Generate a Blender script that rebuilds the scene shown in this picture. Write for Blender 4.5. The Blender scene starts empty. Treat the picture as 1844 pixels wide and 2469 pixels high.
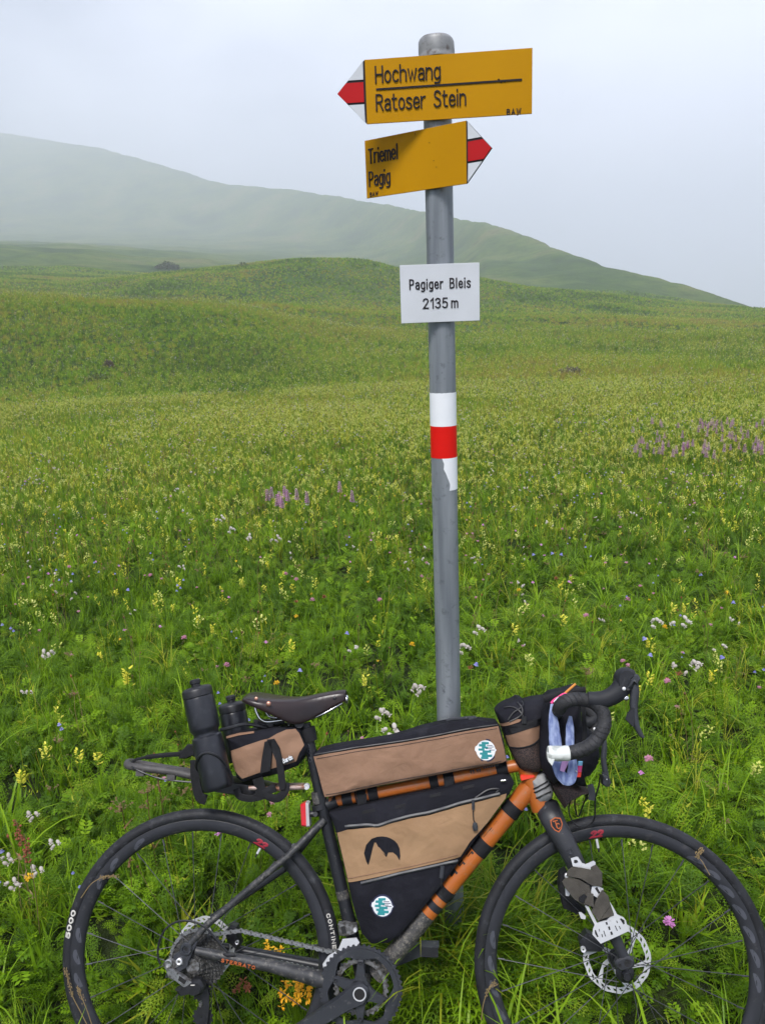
import bpy, math, random
import numpy as np
from mathutils import Vector, Matrix, noise as mnoise
R_ = math.radians
random.seed(7)
rng = np.random.default_rng(11)
scene = bpy.context.scene
COL = scene.collection

# ------------------------------------------------------------------ camera
EYE = 1.86
FPX, PCX, PCY = 1865.0, 922.0, 1234.5            # focal length and centre of an 1844 x 2469 picture
_d = Vector((262, 6864, 1671)).normalized()      # world down seen from the camera (x right, y down, z forward)
UPc = -_d
FWc = (Vector((0, 0, 1)) - UPc * UPc.z).normalized()
RTc = UPc.cross(FWc)
if RTc.x < 0: RTc = -RTc
def c2w(c):
    return Vector((c.dot(RTc), c.dot(FWc), c.dot(UPc)))
CAM = Vector((0, 0, EYE))
camd = bpy.data.cameras.new('camera'); cam = bpy.data.objects.new('camera', camd); COL.objects.link(cam)
cr, cd, cf = c2w(Vector((1, 0, 0))), c2w(Vector((0, 1, 0))), c2w(Vector((0, 0, 1)))
m3 = Matrix((cr, -cd, -cf)).transposed()
cam.matrix_world = Matrix.Translation(CAM) @ m3.to_4x4()
camd.sensor_fit = 'VERTICAL'; camd.sensor_height = 36.0; camd.sensor_width = 27.0
camd.lens = FPX / 2469 * 36.0
camd.clip_start = 0.05; camd.clip_end = 6000
scene.camera = cam

# ------------------------------------------------------------------ sky, sun, exposure
SUN_EL, SUN_AZ = R_(58), R_(200)                 # behind the photographer, a little to the left
world = bpy.data.worlds.new('World'); scene.world = world; world.use_nodes = True
wn = world.node_tree; wn.nodes.clear()
def N(nt, typ, **kw):
    n = nt.nodes.new(typ)
    for k, v in kw.items(): setattr(n, k, v)
    return n
sky = N(wn, 'ShaderNodeTexSky', sky_type='NISHITA', sun_disc=False)
sky.sun_elevation = SUN_EL; sky.sun_rotation = SUN_AZ
sky.air_density = 1.0; sky.dust_density = 4.0; sky.altitude = 2100
sm = N(wn, 'ShaderNodeVectorMath', operation='SCALE'); sm.inputs['Scale'].default_value = 0.05
wn.links.new(sky.outputs[0], sm.inputs[0])
tc = N(wn, 'ShaderNodeTexCoord')
mp = N(wn, 'ShaderNodeMapping'); mp.inputs['Scale'].default_value = (1.0, 1.0, 1.9)
wn.links.new(tc.outputs['Generated'], mp.inputs[0])
ns = N(wn, 'ShaderNodeTexNoise'); ns.inputs['Scale'].default_value = 2.1; ns.inputs['Detail'].default_value = 4; ns.inputs['Roughness'].default_value = 0.5
wn.links.new(mp.outputs[0], ns.inputs['Vector'])
rp = N(wn, 'ShaderNodeValToRGB')
rp.color_ramp.elements[0].position = 0.28; rp.color_ramp.elements[0].color = (0.150, 0.166, 0.212, 1)
rp.color_ramp.elements[1].position = 0.70; rp.color_ramp.elements[1].color = (0.440, 0.455, 0.525, 1)
dp = N(wn, 'ShaderNodeVectorMath', operation='DOT_PRODUCT'); dp.inputs[1].default_value = (.85, .45, -.15)   # brighter cloud to the right
wn.links.new(tc.outputs['Generated'], dp.inputs[0])
ma = N(wn, 'ShaderNodeMath', operation='MULTIPLY_ADD'); ma.inputs[1].default_value = .55; wn.links.new(dp.outputs['Value'], ma.inputs[0])
mo = N(wn, 'ShaderNodeMath', operation='SUBTRACT'); mo.inputs[1].default_value = .17; wn.links.new(ns.outputs['Fac'], mo.inputs[0])
wn.links.new(mo.outputs[0], ma.inputs[2]); wn.links.new(ma.outputs[0], rp.inputs[0])
mx = N(wn, 'ShaderNodeMix', data_type='RGBA'); mx.inputs[0].default_value = 0.9
wn.links.new(sm.outputs[0], mx.inputs[6]); wn.links.new(rp.outputs[0], mx.inputs[7])
bg = N(wn, 'ShaderNodeBackground'); bg.inputs['Strength'].default_value = 1.0
wo = N(wn, 'ShaderNodeOutputWorld')
wn.links.new(mx.outputs[2], bg.inputs[0]); wn.links.new(bg.outputs[0], wo.inputs[0])

sl = bpy.data.lights.new('sun', 'SUN'); sl.energy = 1.5; sl.angle = R_(18); sl.color = (1.0, 0.97, 0.93)
so = bpy.data.objects.new('sun', sl); COL.objects.link(so)
sd = Vector((math.sin(SUN_AZ) * math.cos(SUN_EL), math.cos(SUN_AZ) * math.cos(SUN_EL), math.sin(SUN_EL)))
so.rotation_euler = sd.to_track_quat('Z', 'Y').to_euler(); so.location = (0, -5, 12)

scene.view_settings.view_transform = 'Standard'; scene.view_settings.look = 'None'
scene.view_settings.gamma = 1; scene.view_settings.use_curve_mapping = False
scene.view_settings.exposure = 1.98
scene.render.engine = 'CYCLES'
cy = scene.cycles
cy.max_bounces = 5; cy.diffuse_bounces = 3; cy.glossy_bounces = 2; cy.transmission_bounces = 3
cy.volume_bounces = 2; cy.transparent_max_bounces = 8; cy.use_denoising = True
cy.caustics_reflective = False; cy.caustics_refractive = False

# ------------------------------------------------------------------ materials
MAT = {}
def srgb(r, g, b):
    f = lambda c: (c / 255 / 12.92) if c <= 10 else ((c / 255 + 0.055) / 1.055) ** 2.4
    return (f(r), f(g), f(b), 1)
def mat(name, col, rough=0.6, col2=None, nscale=20, lo=0.35, hi=0.65, bump=0.0, bscale=None, metal=0.0,
        stretch=(1, 1, 1), wrinkle=0.0, dirt=None, dscale=30, dlo=0.55, dhi=0.75, spec=0.5, detail=5):
    m = bpy.data.materials.new(name); m.use_nodes = True; nt = m.node_tree
    b = nt.nodes['Principled BSDF']
    b.inputs['Roughness'].default_value = rough; b.inputs['Metallic'].default_value = metal
    b.inputs['Specular IOR Level'].default_value = spec
    tcn = N(nt, 'ShaderNodeTexCoord'); mpn = N(nt, 'ShaderNodeMapping'); mpn.inputs['Scale'].default_value = stretch
    nt.links.new(tcn.outputs['Object'], mpn.inputs[0])
    cur = None
    c = tuple(col[:3]) + (1,)
    b.inputs['Base Color'].default_value = c
    if col2 is None: col2 = tuple(x * 0.8 for x in c[:3])
    no = N(nt, 'ShaderNodeTexNoise'); no.inputs['Scale'].default_value = nscale; no.inputs['Detail'].default_value = detail
    nt.links.new(mpn.outputs[0], no.inputs['Vector'])
    r = N(nt, 'ShaderNodeValToRGB'); r.color_ramp.elements[0].position = lo; r.color_ramp.elements[1].position = hi
    r.color_ramp.elements[0].color = c; r.color_ramp.elements[1].color = tuple(col2[:3]) + (1,)
    nt.links.new(no.outputs['Fac'], r.inputs[0]); cur = r.outputs[0]
    if dirt is not None:
        n2 = N(nt, 'ShaderNodeTexNoise'); n2.inputs['Scale'].default_value = dscale; n2.inputs['Detail'].default_value = 8; n2.inputs['Roughness'].default_value = 0.65
        nt.links.new(tcn.outputs['Object'], n2.inputs['Vector'])
        r2 = N(nt, 'ShaderNodeValToRGB'); r2.color_ramp.elements[0].position = dlo; r2.color_ramp.elements[1].position = dhi
        nt.links.new(n2.outputs['Fac'], r2.inputs[0])
        mxx = N(nt, 'ShaderNodeMix', data_type='RGBA')
        nt.links.new(r2.outputs[0], mxx.inputs[0]); nt.links.new(cur, mxx.inputs[6]); mxx.inputs[7].default_value = tuple(dirt[:3]) + (1,)
        cur = mxx.outputs[2]
    nt.links.new(cur, b.inputs['Base Color'])
    if bump:
        bn = N(nt, 'ShaderNodeTexNoise'); bn.inputs['Scale'].default_value = bscale or nscale * 3; bn.inputs['Detail'].default_value = 4
        nt.links.new(mpn.outputs[0], bn.inputs['Vector'])
        bb = N(nt, 'ShaderNodeBump'); bb.inputs['Strength'].default_value = bump; bb.inputs['Distance'].default_value = 0.004
        nt.links.new(bn.outputs['Fac'], bb.inputs['Height']); nt.links.new(bb.outputs[0], b.inputs['Normal'])
        if wrinkle:
            wn_ = N(nt, 'ShaderNodeTexNoise'); wn_.inputs['Scale'].default_value = 11; wn_.inputs['Detail'].default_value = 3; wn_.inputs['Roughness'].default_value = .5; wn_.inputs['Distortion'].default_value = .3
            nt.links.new(mpn.outputs[0], wn_.inputs['Vector'])
            b2 = N(nt, 'ShaderNodeBump'); b2.inputs['Strength'].default_value = wrinkle; b2.inputs['Distance'].default_value = 0.03
            nt.links.new(wn_.outputs['Fac'], b2.inputs['Height']); nt.links.new(bb.outputs[0], b2.inputs['Normal']); nt.links.new(b2.outputs[0], b.inputs['Normal'])
    MAT[name] = m
    return m
def leafmat(name, c1, c2, trans=0.35, rough=0.55):
    m = bpy.data.materials.new(name); m.use_nodes = True; nt = m.node_tree
    b = nt.nodes['Principled BSDF']; out = nt.nodes['Material Output']
    b.inputs['Roughness'].default_value = rough; b.inputs['Specular IOR Level'].default_value = 0.18
    oi = N(nt, 'ShaderNodeObjectInfo'); ge = N(nt, 'ShaderNodeNewGeometry')
    ad = N(nt, 'ShaderNodeMath', operation='MULTIPLY_ADD'); ad.inputs[1].default_value = 0.55
    nt.links.new(oi.outputs['Random'], ad.inputs[0])
    mu = N(nt, 'ShaderNodeMath', operation='MULTIPLY'); mu.inputs[1].default_value = 0.45
    nt.links.new(ge.outputs['Random Per Island'], mu.inputs[0]); nt.links.new(mu.outputs[0], ad.inputs[2])
    mxx = N(nt, 'ShaderNodeMix', data_type='RGBA')
    mxx.inputs[6].default_value = tuple(c1) + (1,); mxx.inputs[7].default_value = tuple(c2) + (1,)
    nt.links.new(ad.outputs[0], mxx.inputs[0]); nt.links.new(mxx.outputs[2], b.inputs['Base Color'])
    tr = N(nt, 'ShaderNodeBsdfTranslucent'); nt.links.new(mxx.outputs[2], tr.inputs[0])
    ms = N(nt, 'ShaderNodeMixShader'); ms.inputs[0].default_value = trans
    nt.links.new(b.outputs[0], ms.inputs[1]); nt.links.new(tr.outputs[0], ms.inputs[2])
    nt.links.new(ms.outputs[0], out.inputs[0])
    MAT[name] = m
    return m

# ------------------------------------------------------------------ mesh builder
class MB:
    def __init__(s): s.v = []; s.f = []; s.m = []; s.mi = 0
    def add(s, vs, fs):
        o = len(s.v); s.v.extend([tuple(p) for p in vs])
        for f in fs: s.f.append(tuple(i + o for i in f)); s.m.append(s.mi)
    def box(s, c, sx, sy, sz, ax=None):
        c = Vector(c); A = ax or (Vector((1, 0, 0)), Vector((0, 1, 0)), Vector((0, 0, 1)))
        vs = [c + A[0] * sx * i / 2 + A[1] * sy * j / 2 + A[2] * sz * k / 2 for i in (-1, 1) for j in (-1, 1) for k in (-1, 1)]
        s.add(vs, [(0, 1, 3, 2), (4, 6, 7, 5), (0, 4, 5, 1), (2, 3, 7, 6), (0, 2, 6, 4), (1, 5, 7, 3)])
    def tube(s, pts, r, seg=8, caps=True, closed=False, flat=None):
        """r: number or list; flat=(Vector normal, factor) squashes the section along a normal"""
        pts = [Vector(p) for p in pts]; n = len(pts)
        rs = r if isinstance(r, (list, tuple)) else [r] * n
        vs = []; up = None
        for i in range(n):
            if closed: t = pts[(i + 1) % n] - pts[i - 1]
            else: t = pts[min(i + 1, n - 1)] - pts[max(i - 1, 0)]
            if t.length < 1e-9: t = Vector((0, 0, 1))
            t.normalize()
            if flat: up = flat[0]
            elif up is None: up = Vector((0, 0, 1)) if abs(t.z) < 0.9 else Vector((1, 0, 0))
            a = t.cross(up)
            if a.length < 1e-6: a = t.orthogonal()
            a.normalize(); b = a.cross(t).normalized()
            if not flat: up = b
            k = flat[1] if flat else 1
            for j in range(seg):
                an = 2 * math.pi * (j + 0.5) / seg
                vs.append(pts[i] + a * math.cos(an) * rs[i] + b * math.sin(an) * rs[i] * k)
        fs = []
        m = n if closed else n - 1
        for i in range(m):
            for j in range(seg):
                k2 = (i + 1) % n
                fs.append((i * seg + j, i * seg + (j + 1) % seg, k2 * seg + (j + 1) % seg, k2 * seg + j))
        if caps and not closed:
            fs.append(tuple(range(seg))[::-1]); fs.append(tuple((n - 1) * seg + j for j in range(seg)))
        s.add(vs, fs)
    def lathe(s, prof, o, ax, x=None, seg=32, a0=0, a1=2 * math.pi, closedprof=False):
        """prof: (radius, height) list about axis ax through o"""
        o = Vector(o); ax = Vector(ax).normalized()
        x = Vector(x) if x is not None else ax.orthogonal(); x = (x - ax * x.dot(ax)).normalized(); y = ax.cross(x)
        full = abs(a1 - a0 - 2 * math.pi) < 1e-6; na = seg if full else seg + 1
        vs = []
        for i in range(na):
            a = a0 + (a1 - a0) * i / seg
            d = x * math.cos(a) + y * math.sin(a)
            for (r, h) in prof: vs.append(o + d * r + ax * h)
        k = len(prof); fs = []
        kk = k if closedprof else k - 1
        for i in range(seg):
            i2 = (i + 1) % na
            for j in range(kk):
                j2 = (j + 1) % k
                fs.append((i * k + j, i2 * k + j, i2 * k + j2, i * k + j2))
        s.add(vs, fs)
    def prism(s, poly, mapf, t0, t1, bev=0.0, holes=None):
        """poly: 2D list; mapf(x,y,h)->3D, side walls from t0 to t1, flat caps (n-gons)"""
        n = len(poly)
        if bev:
            cx = sum(p[0] for p in poly) / n; cyy = sum(p[1] for p in poly) / n
            ins = []
            for p in poly:
                d = Vector((cx - p[0], cyy - p[1])); d = d.normalized() * min(bev, d.length * .3); ins.append((p[0] + d.x, p[1] + d.y))
            vs = [mapf(*p, t0) for p in poly] + [mapf(*p, t1 - bev) for p in poly] + [mapf(*p, t1) for p in ins]
            fs = [tuple(range(n))[::-1], tuple(range(2 * n, 3 * n))]
            for l in (0, n):
                for i in range(n): fs.append((l + i, l + (i + 1) % n, l + n + (i + 1) % n, l + n + i))
        else:
            vs = [mapf(*p, t0) for p in poly] + [mapf(*p, t1) for p in poly]
            fs = [tuple(range(n))[::-1], tuple(range(n, 2 * n))]
            for i in range(n): fs.append((i, (i + 1) % n, n + (i + 1) % n, n + i))
        s.add(vs, fs)
    def ring(s, outer, inner, mapf, t0, t1):
        """flat ring between two loops of the same count"""
        n = len(outer)
        vs = [mapf(*p, t0) for p in outer] + [mapf(*p, t0) for p in inner] + [mapf(*p, t1) for p in outer] + [mapf(*p, t1) for p in inner]
        fs = []
        for i in range(n):
            j = (i + 1) % n
            fs += [(i, i + n, j + n, j), (2 * n + i, 2 * n + j, 3 * n + j, 3 * n + i), (i, j, 2 * n + j, 2 * n + i), (n + i, 3 * n + i, 3 * n + j, n + j)]
        s.add(vs, fs)
    def sphere(s, c, r, seg=10, rings=7, sc=(1, 1, 1), ax=None):
        c = Vector(c); A = ax or (Vector((1, 0, 0)), Vector((0, 1, 0)), Vector((0, 0, 1)))
        vs = []; fs = []
        for i in range(rings + 1):
            th = math.pi * i / rings
            for j in range(seg):
                ph = 2 * math.pi * j / seg
                vs.append(c + (A[0] * math.sin(th) * math.cos(ph) * sc[0] + A[1] * math.sin(th) * math.sin(ph) * sc[1] + A[2] * math.cos(th) * sc[2]) * r)
        for i in range(rings):
            for j in range(seg): fs.append((i * seg + j, (i + 1) * seg + j, (i + 1) * seg + (j + 1) % seg, i * seg + (j + 1) % seg))
        s.add(vs, fs)
    def mesh(s, name, mats, smooth=True):
        me = bpy.data.meshes.new(name); me.from_pydata(s.v, [], s.f)
        for m in (mats if isinstance(mats, (list, tuple)) else [mats]): me.materials.append(m)
        if len(set(s.m)) > 1: me.polygons.foreach_set('material_index', s.m)
        if smooth:
            me.polygons.foreach_set('use_smooth', [True] * len(me.polygons))
            me.set_sharp_from_angle(angle=R_(38))
        me.update()
        return me
    def build(s, name, mats, parent=None, smooth=True, label=None, local=True):
        if parent is not None and 'off' in OFF.get(parent.name, {}) and local:
            o = OFF[parent.name]['off']; s.v = [(p[0] - o[0], p[1] - o[1], p[2] - o[2]) for p in s.v]
        ob = bpy.data.objects.new(name, s.mesh(name, mats, smooth)); COL.objects.link(ob)
        if parent is not None:
            ob.parent = parent
            OFF[ob.name] = OFF.get(parent.name, {})
        if label: ob['label'] = label
        return ob
OFF = {}
def tag(o, label=None, cat=None, group=None, kind=None):
    if label: o['label'] = label
    if cat: o['category'] = cat
    if group: o['group'] = group
    if kind: o['kind'] = kind
    return o
def thing(name, label, cat, M, off, group=None):
    """empty at local point off of frame M; its parts' meshes are written in frame coordinates"""
    o = bpy.data.objects.new(name, None); COL.objects.link(o)
    o.matrix_world = M @ Matrix.Translation(Vector(off)); o.empty_display_size = 0.1
    tag(o, label, cat, group); OFF[o.name] = {'off': tuple(off)}
    return o

# ------------------------------------------------------------------ stroke lettering
def arc(cx, cy, rx, ry, a0, a1, n=10):
    return [(cx + rx * math.cos(R_(a0 + (a1 - a0) * i / n)), cy + ry * math.sin(R_(a0 + (a1 - a0) * i / n))) for i in range(n + 1)]
G = {
 'H': (.46, [[(0, 0), (0, 1)], [(.46, 0), (.46, 1)], [(0, .5), (.46, .5)]]),
 'o': (.38, [arc(.19, .35, .19, .35, 90, 450, 14)]),
 'c': (.34, [arc(.19, .35, .19, .35, 45, 315, 12)]),
 'h': (.38, [[(0, 0), (0, 1)], [(0, .42)] + arc(.19, .46, .19, .24, 150, 0, 7) + [(.38, 0)]]),
 'w': (.52, [[(0, .7), (.13, 0), (.26, .6), (.39, 0), (.52, .7)]]),
 'a': (.36, [[(.03, .6), (.1, .68), (.2, .7), (.3, .67), (.36, .55), (.36, 0)], [(.36, .4), (.17, .4), (.04, .33), (0, .2), (.04, .06), (.15, 0), (.27, .03), (.36, .14)]]),
 'n': (.38, [[(0, 0), (0, .7)], [(0, .42)] + arc(.19, .46, .19, .24, 150, 0, 7) + [(.38, 0)]]),
 'g': (.37, [[(.37, .56)] + arc(.185, .35, .185, .35, 50, 310, 12) + [(.37, .14)], [(.37, .7), (.37, -.1), (.32, -.22), (.2, -.27), (.04, -.24)]]),
 'R': (.44, [[(0, 0), (0, 1), (.24, 1), (.38, .94), (.42, .76), (.38, .58), (.24, .52), (0, .52)], [(.22, .52), (.44, 0)]]),
 't': (.3, [[(.1, .95), (.1, .14), (.16, .02), (.3, 0)], [(0, .7), (.28, .7)]]),
 's': (.34, [[(.33, .6), (.26, .68), (.16, .7), (.05, .66), (.01, .54), (.06, .43), (.28, .3), (.34, .18), (.29, .05), (.17, 0), (.07, .02), (0, .1)]]),
 'e': (.37, [[(0, .36), (.37, .36), (.36, .52), (.29, .66), (.185, .7), (.08, .66), (.01, .5), (0, .35), (.01, .2), (.08, .05), (.19, 0), (.3, .03), (.36, .12)]]),
 'r': (.26, [[(0, 0), (0, .7)], [(0, .45), (.06, .6), (.15, .69), (.26, .7)]]),
 'S': (.42, [[(.4, .84), (.33, .96), (.2, 1), (.07, .95), (.02, .8), (.06, .63), (.2, .54), (.36, .44), (.42, .27), (.37, .08), (.22, 0), (.08, .03), (0, .16)]]),
 'T': (.44, [[(0, 1), (.44, 1)], [(.22, 1), (.22, 0)]]),
 'i': (.04, [[(.02, 0), (.02, .66)], [(.02, .93), (.02, .99)]]),
 'm': (.6, [[(0, 0), (0, .7)], [(0, .45)] + arc(.15, .5, .15, .2, 150, 0, 6) + [(.3, 0)], [(.3, .45)] + arc(.45, .5, .15, .2, 150, 0, 6) + [(.6, 0)]]),
 'l': (.06, [[(.03, 0), (.03, 1)]]),
 'P': (.42, [[(0, 0), (0, 1), (.24, 1), (.37, .94), (.42, .73), (.37, .53), (.24, .46), (0, .46)]]),
 'B': (.44, [[(0, 0), (0, 1), (.24, 1), (.38, .93), (.4, .76), (.35, .59), (.24, .53), (0, .53)], [(.24, .53), (.4, .46), (.44, .27), (.4, .08), (.24, 0), (0, 0)]]),
 'A': (.5, [[(0, 0), (.25, 1), (.5, 0)], [(.09, .33), (.41, .33)]]),
 'W': (.66, [[(0, 1), (.16, 0), (.33, .85), (.5, 0), (.66, 1)]]),
 '1': (.2, [[(0, .76), (.2, 1), (.2, 0)]]),
 '2': (.42, [[(.01, .78), (.06, .93), (.2, 1), (.36, .94), (.41, .76), (.36, .58), (0, 0), (.42, 0)]]),
 '3': (.4, [[(.01, .85), (.08, .96), (.2, 1), (.34, .94), (.38, .77), (.33, .6), (.17, .54), (.34, .47), (.4, .27), (.34, .07), (.2, 0), (.07, .04), (0, .15)]]),
 '5': (.4, [[(.36, 1), (.05, 1), (.02, .53), (.12, .61), (.24, .62), (.36, .53), (.4, .32), (.35, .08), (.2, 0), (.07, .03), (0, .12)]]),
 '0': (.42, [arc(.21, .5, .21, .5, 90, 450, 16)]),
 'C': (.42, [[(.42, .8), (.35, .95), (.22, 1), (.08, .93), (0, .7), (0, .3), (.08, .07), (.22, 0), (.35, .05), (.42, .2)]]),
 'O': (.46, [arc(.23, .5, .23, .5, 90, 450, 16)]),
 'N': (.46, [[(0, 0), (0, 1), (.46, 0), (.46, 1)]]),
 'I': (.04, [[(.02, 0), (.02, 1)]]),
 'E': (.4, [[(.4, 1), (0, 1), (0, 0), (.4, 0)], [(0, .52), (.33, .52)]]),
 'L': (.36, [[(0, 1), (0, 0), (.36, 0)]]),
 'X': (.44, [[(0, 0), (.44, 1)], [(0, 1), (.44, 0)]]),
 'G': (.44, [[(.42, .8), (.35, .95), (.22, 1), (.08, .93), (0, .7), (0, .3), (.08, .07), (.22, 0), (.4, .08), (.44, .45), (.25, .45)]]),
 'd': (.38, [[(.38, 1), (.38, 0)], [(.38, .56)] + arc(.185, .35, .185, .35, 50, 310, 12) + [(.38, .14)]]),
 ' ': (.34, []),
}
def text_width(s, gap=.16):
    return sum(G[c][0] + gap for c in s) - gap
def stroke_text(mb, s, mapf, x0, y0, h, hw, thick, xs=1.0, gap=.16, slant=0.0):
    """strokes as raised ridges; mapf(x, y, n) -> 3D"""
    x = x0; k = 0
    for ch in s:
        w, sts = G[ch]
        for st in sts:
            pts = [(x + (p[0] + slant * p[1]) * h * xs, y0 + p[1] * h) for p in st]
            n = len(pts); L = []; Rr = []
            cl = math.hypot(pts[0][0] - pts[-1][0], pts[0][1] - pts[-1][1]) < 1e-6
            for i in range(n):
                a = pts[i - 1] if i > 0 else (pts[-2] if cl else pts[0]); b = pts[i + 1] if i < n - 1 else (pts[1] if cl else pts[-1])
                d1 = Vector((pts[i][0] - a[0], pts[i][1] - a[1])); d2 = Vector((b[0] - pts[i][0], b[1] - pts[i][1]))
                if d1.length < 1e-9: d1 = d2
                if d2.length < 1e-9: d2 = d1
                d1.normalize(); d2.normalize(); t = (d1 + d2)
                if t.length < 1e-3: t = d1
                t.normalize(); nn = Vector((-t.y, t.x)); kk = hw / max(.45, nn.dot(Vector((-d1.y, d1.x))))
                e = 0
                if not cl and i == 0: e = -hw * .9
                if not cl and i == n - 1: e = hw * .9
                p = Vector(pts[i]) + t * e
                L.append(p + nn * kk); Rr.append(p - nn * kk)
            top = thick * (1 + .06 * (k % 3)); k += 1
            vs = []
            for i in range(n):
                c = (L[i] + Rr[i]) / 2
                l2 = c + (L[i] - c) * .8; r2 = c + (Rr[i] - c) * .8
                vs += [mapf(L[i].x, L[i].y, 0), mapf(l2.x, l2.y, top), mapf(r2.x, r2.y, top), mapf(Rr[i].x, Rr[i].y, 0)]
            fs = []
            for i in range(n - 1):
                for j in range(3): fs.append((i * 4 + j, i * 4 + j + 1, i * 4 + j + 5, i * 4 + j + 4))
            fs += [(0, 3, 2, 1), ((n - 1) * 4, (n - 1) * 4 + 1, (n - 1) * 4 + 2, (n - 1) * 4 + 3)]
            mb.add(vs, fs)
        x += (w + gap) * h * xs
    return x
# ------------------------------------------------------------------ terrain (heights from bearings and slopes of each crest)
def az_te(x, y):                                   # x, y in a 1652 x 2212 picture
    c = c2w(Vector(((x * 1.1162 - PCX) / FPX, (y * 1.1162 - PCY) / FPX, 1)))
    h = math.hypot(c.x, c.y); return math.atan2(c.x, c.y), c.z / h
def curve(pts):
    A = []; T = []; Rr = []
    for x, y, r in pts:
        a, t = az_te(x, y); A.append(a); T.append(t); Rr.append(r)
    o = np.argsort(A); return np.array(A)[o], np.array(T)[o], np.array(Rr)[o]
CB = curve([(-300, 650, 46), (0, 637, 45), (108, 645, 45), (217, 651, 46), (434, 653, 48), (569, 659, 50), (705, 672, 54), (900, 684, 55), (1200, 694, 55), (1652, 712, 55)])
CBd = curve([(-300, 668, 58), (0, 658, 58), (217, 664, 58), (434, 666, 60), (569, 664, 62), (705, 662, 66), (900, 662, 70), (1200, 672, 72), (1652, 693, 72)])
CC = curve([(-300, 600, 85), (0, 612, 85), (150, 622, 85), (233, 610, 86), (325, 595, 88), (434, 582, 90), (542, 571, 92), (620, 559, 92), (690, 556, 92), (750, 558, 92), (800, 564, 92), (841, 574, 92), (895, 584, 92), (1049, 606, 95), (1136, 623, 98), (1244, 633, 100), (1353, 642, 105), (1515, 658, 110), (1652, 669, 110), (1900, 690, 110)])
CD = curve([(-300, 585, 120), (0, 592, 120), (200, 598, 120), (325, 600, 118), (434, 592, 120), (651, 580, 125), (895, 606, 125), (1136, 640, 125), (1353, 652, 125), (1652, 684, 130), (1900, 710, 130)])
CE = curve([(-300, 540, 150), (0, 560, 150), (200, 566, 152), (434, 562, 200), (651, 556, 350), (780, 568, 330), (895, 578, 260), (1049, 602, 160), (1244, 631, 132), (1353, 641, 128), (1652, 673, 128), (1900, 710, 130)])
CF_ = curve([(-300, 480, 620), (0, 500, 600), (434, 505, 560), (700, 500, 470), (895, 520, 350), (1049, 545, 215), (1244, 592, 160), (1353, 614, 148), (1652, 670.5, 133), (1900, 720, 134)])
CG = curve([(-600, 290, 1100), (0, 304, 1100), (108, 316, 1030), (217, 331, 940), (298, 350, 860), (380, 376, 790), (450, 395, 730), (542, 405, 670), (640, 415, 610), (727, 425, 540), (868, 452, 430), (984, 475, 330), (1081, 495, 265), (1190, 530, 215), (1298, 571, 185), (1380, 594, 168), (1461, 609, 156), (1542, 631, 147), (1635, 667, 139), (1800, 716, 138), (2000, 760, 138)])
NA = 900
azs = np.concatenate([np.linspace(-math.pi, -0.75, 60)[:-1], np.linspace(-0.75, 0.75, NA), np.linspace(0.75, math.pi, 60)[1:]])
rs = np.concatenate([[0.0], np.geomspace(0.6, 34, 90), np.geomspace(34, 1500, 300)[1:]])
def pchip(xk, yk, x):
    h = np.diff(xk); d = np.diff(yk) / h; m = np.zeros_like(yk)
    for i in range(1, len(xk) - 1):
        if d[i - 1] * d[i] > 0:
            w1 = 2 * h[i] + h[i - 1]; w2 = h[i] + 2 * h[i - 1]
            m[i] = (w1 + w2) / (w1 / d[i - 1] + w2 / d[i])
    m[0] = d[0]; m[-1] = d[-1]
    i = np.clip(np.searchsorted(xk, x) - 1, 0, len(xk) - 2); t = (x - xk[i]) / h[i]
    return (yk[i] * (2 * t**3 - 3 * t**2 + 1) + m[i] * h[i] * (t**3 - 2 * t**2 + t) + yk[i + 1] * (-2 * t**3 + 3 * t**2) + m[i + 1] * h[i] * (t**3 - t**2))
HZ = np.zeros((len(azs), len(rs)))
for ia, a in enumerate(azs):
    rk = [0, 12, 26]; zk = [0, 0.0, 0.12]
    for c in (CB, CBd, CC, CD, CE, CF_, CG):
        r = np.interp(a, c[0], c[2]); t = np.interp(a, c[0], c[1])
        rk.append(r); zk.append(EYE + r * t)
    tg = (zk[-1] - EYE) / rk[-1]
    rk.append(rk[-1] * 1.35); zk.append(EYE + rk[-1] * (tg - .09))
    rk.append(1600); zk.append(min(zk[-1], -5) - 5)
    rk = np.array(rk, float); zk = np.array(zk, float)
    for i in range(1, len(rk)): rk[i] = max(rk[i], rk[i - 1] + 2)
    z = pchip(rk, zk, rs)
    k = max(0.0, min(1.0, (abs(a) - 1.0) / 1.2))        # beside and behind the photographer the slope runs gently down
    k = k * k * (3 - 2 * k)
    HZ[ia] = z * (1 - k) + k * (-0.03 * np.maximum(rs - 5, 0) * 0.8)
XX = np.sin(azs)[:, None] * rs[None, :]; YY = np.cos(azs)[:, None] * rs[None, :]
def vnoise(x, y, s, seed):
    """smooth value noise, vectorised"""
    x = x / s + seed * 17.3; y = y / s + seed * 9.1
    xi = np.floor(x).astype(int); yi = np.floor(y).astype(int); fx = x - xi; fy = y - yi
    fx = fx * fx * (3 - 2 * fx); fy = fy * fy * (3 - 2 * fy)
    def hsh(i, j):
        n = (i * 374761393 + j * 668265263 + seed * 1442695) & 0x7fffffff
        n = ((n ^ (n >> 13)) * 1274126177) & 0x7fffffff
        return ((n ^ (n >> 16)) & 0xffff) / 65535.0
    return (hsh(xi, yi) * (1 - fx) + hsh(xi + 1, yi) * fx) * (1 - fy) + (hsh(xi, yi + 1) * (1 - fx) + hsh(xi + 1, yi + 1) * fx) * fy
RR = np.hypot(XX, YY)
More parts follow.
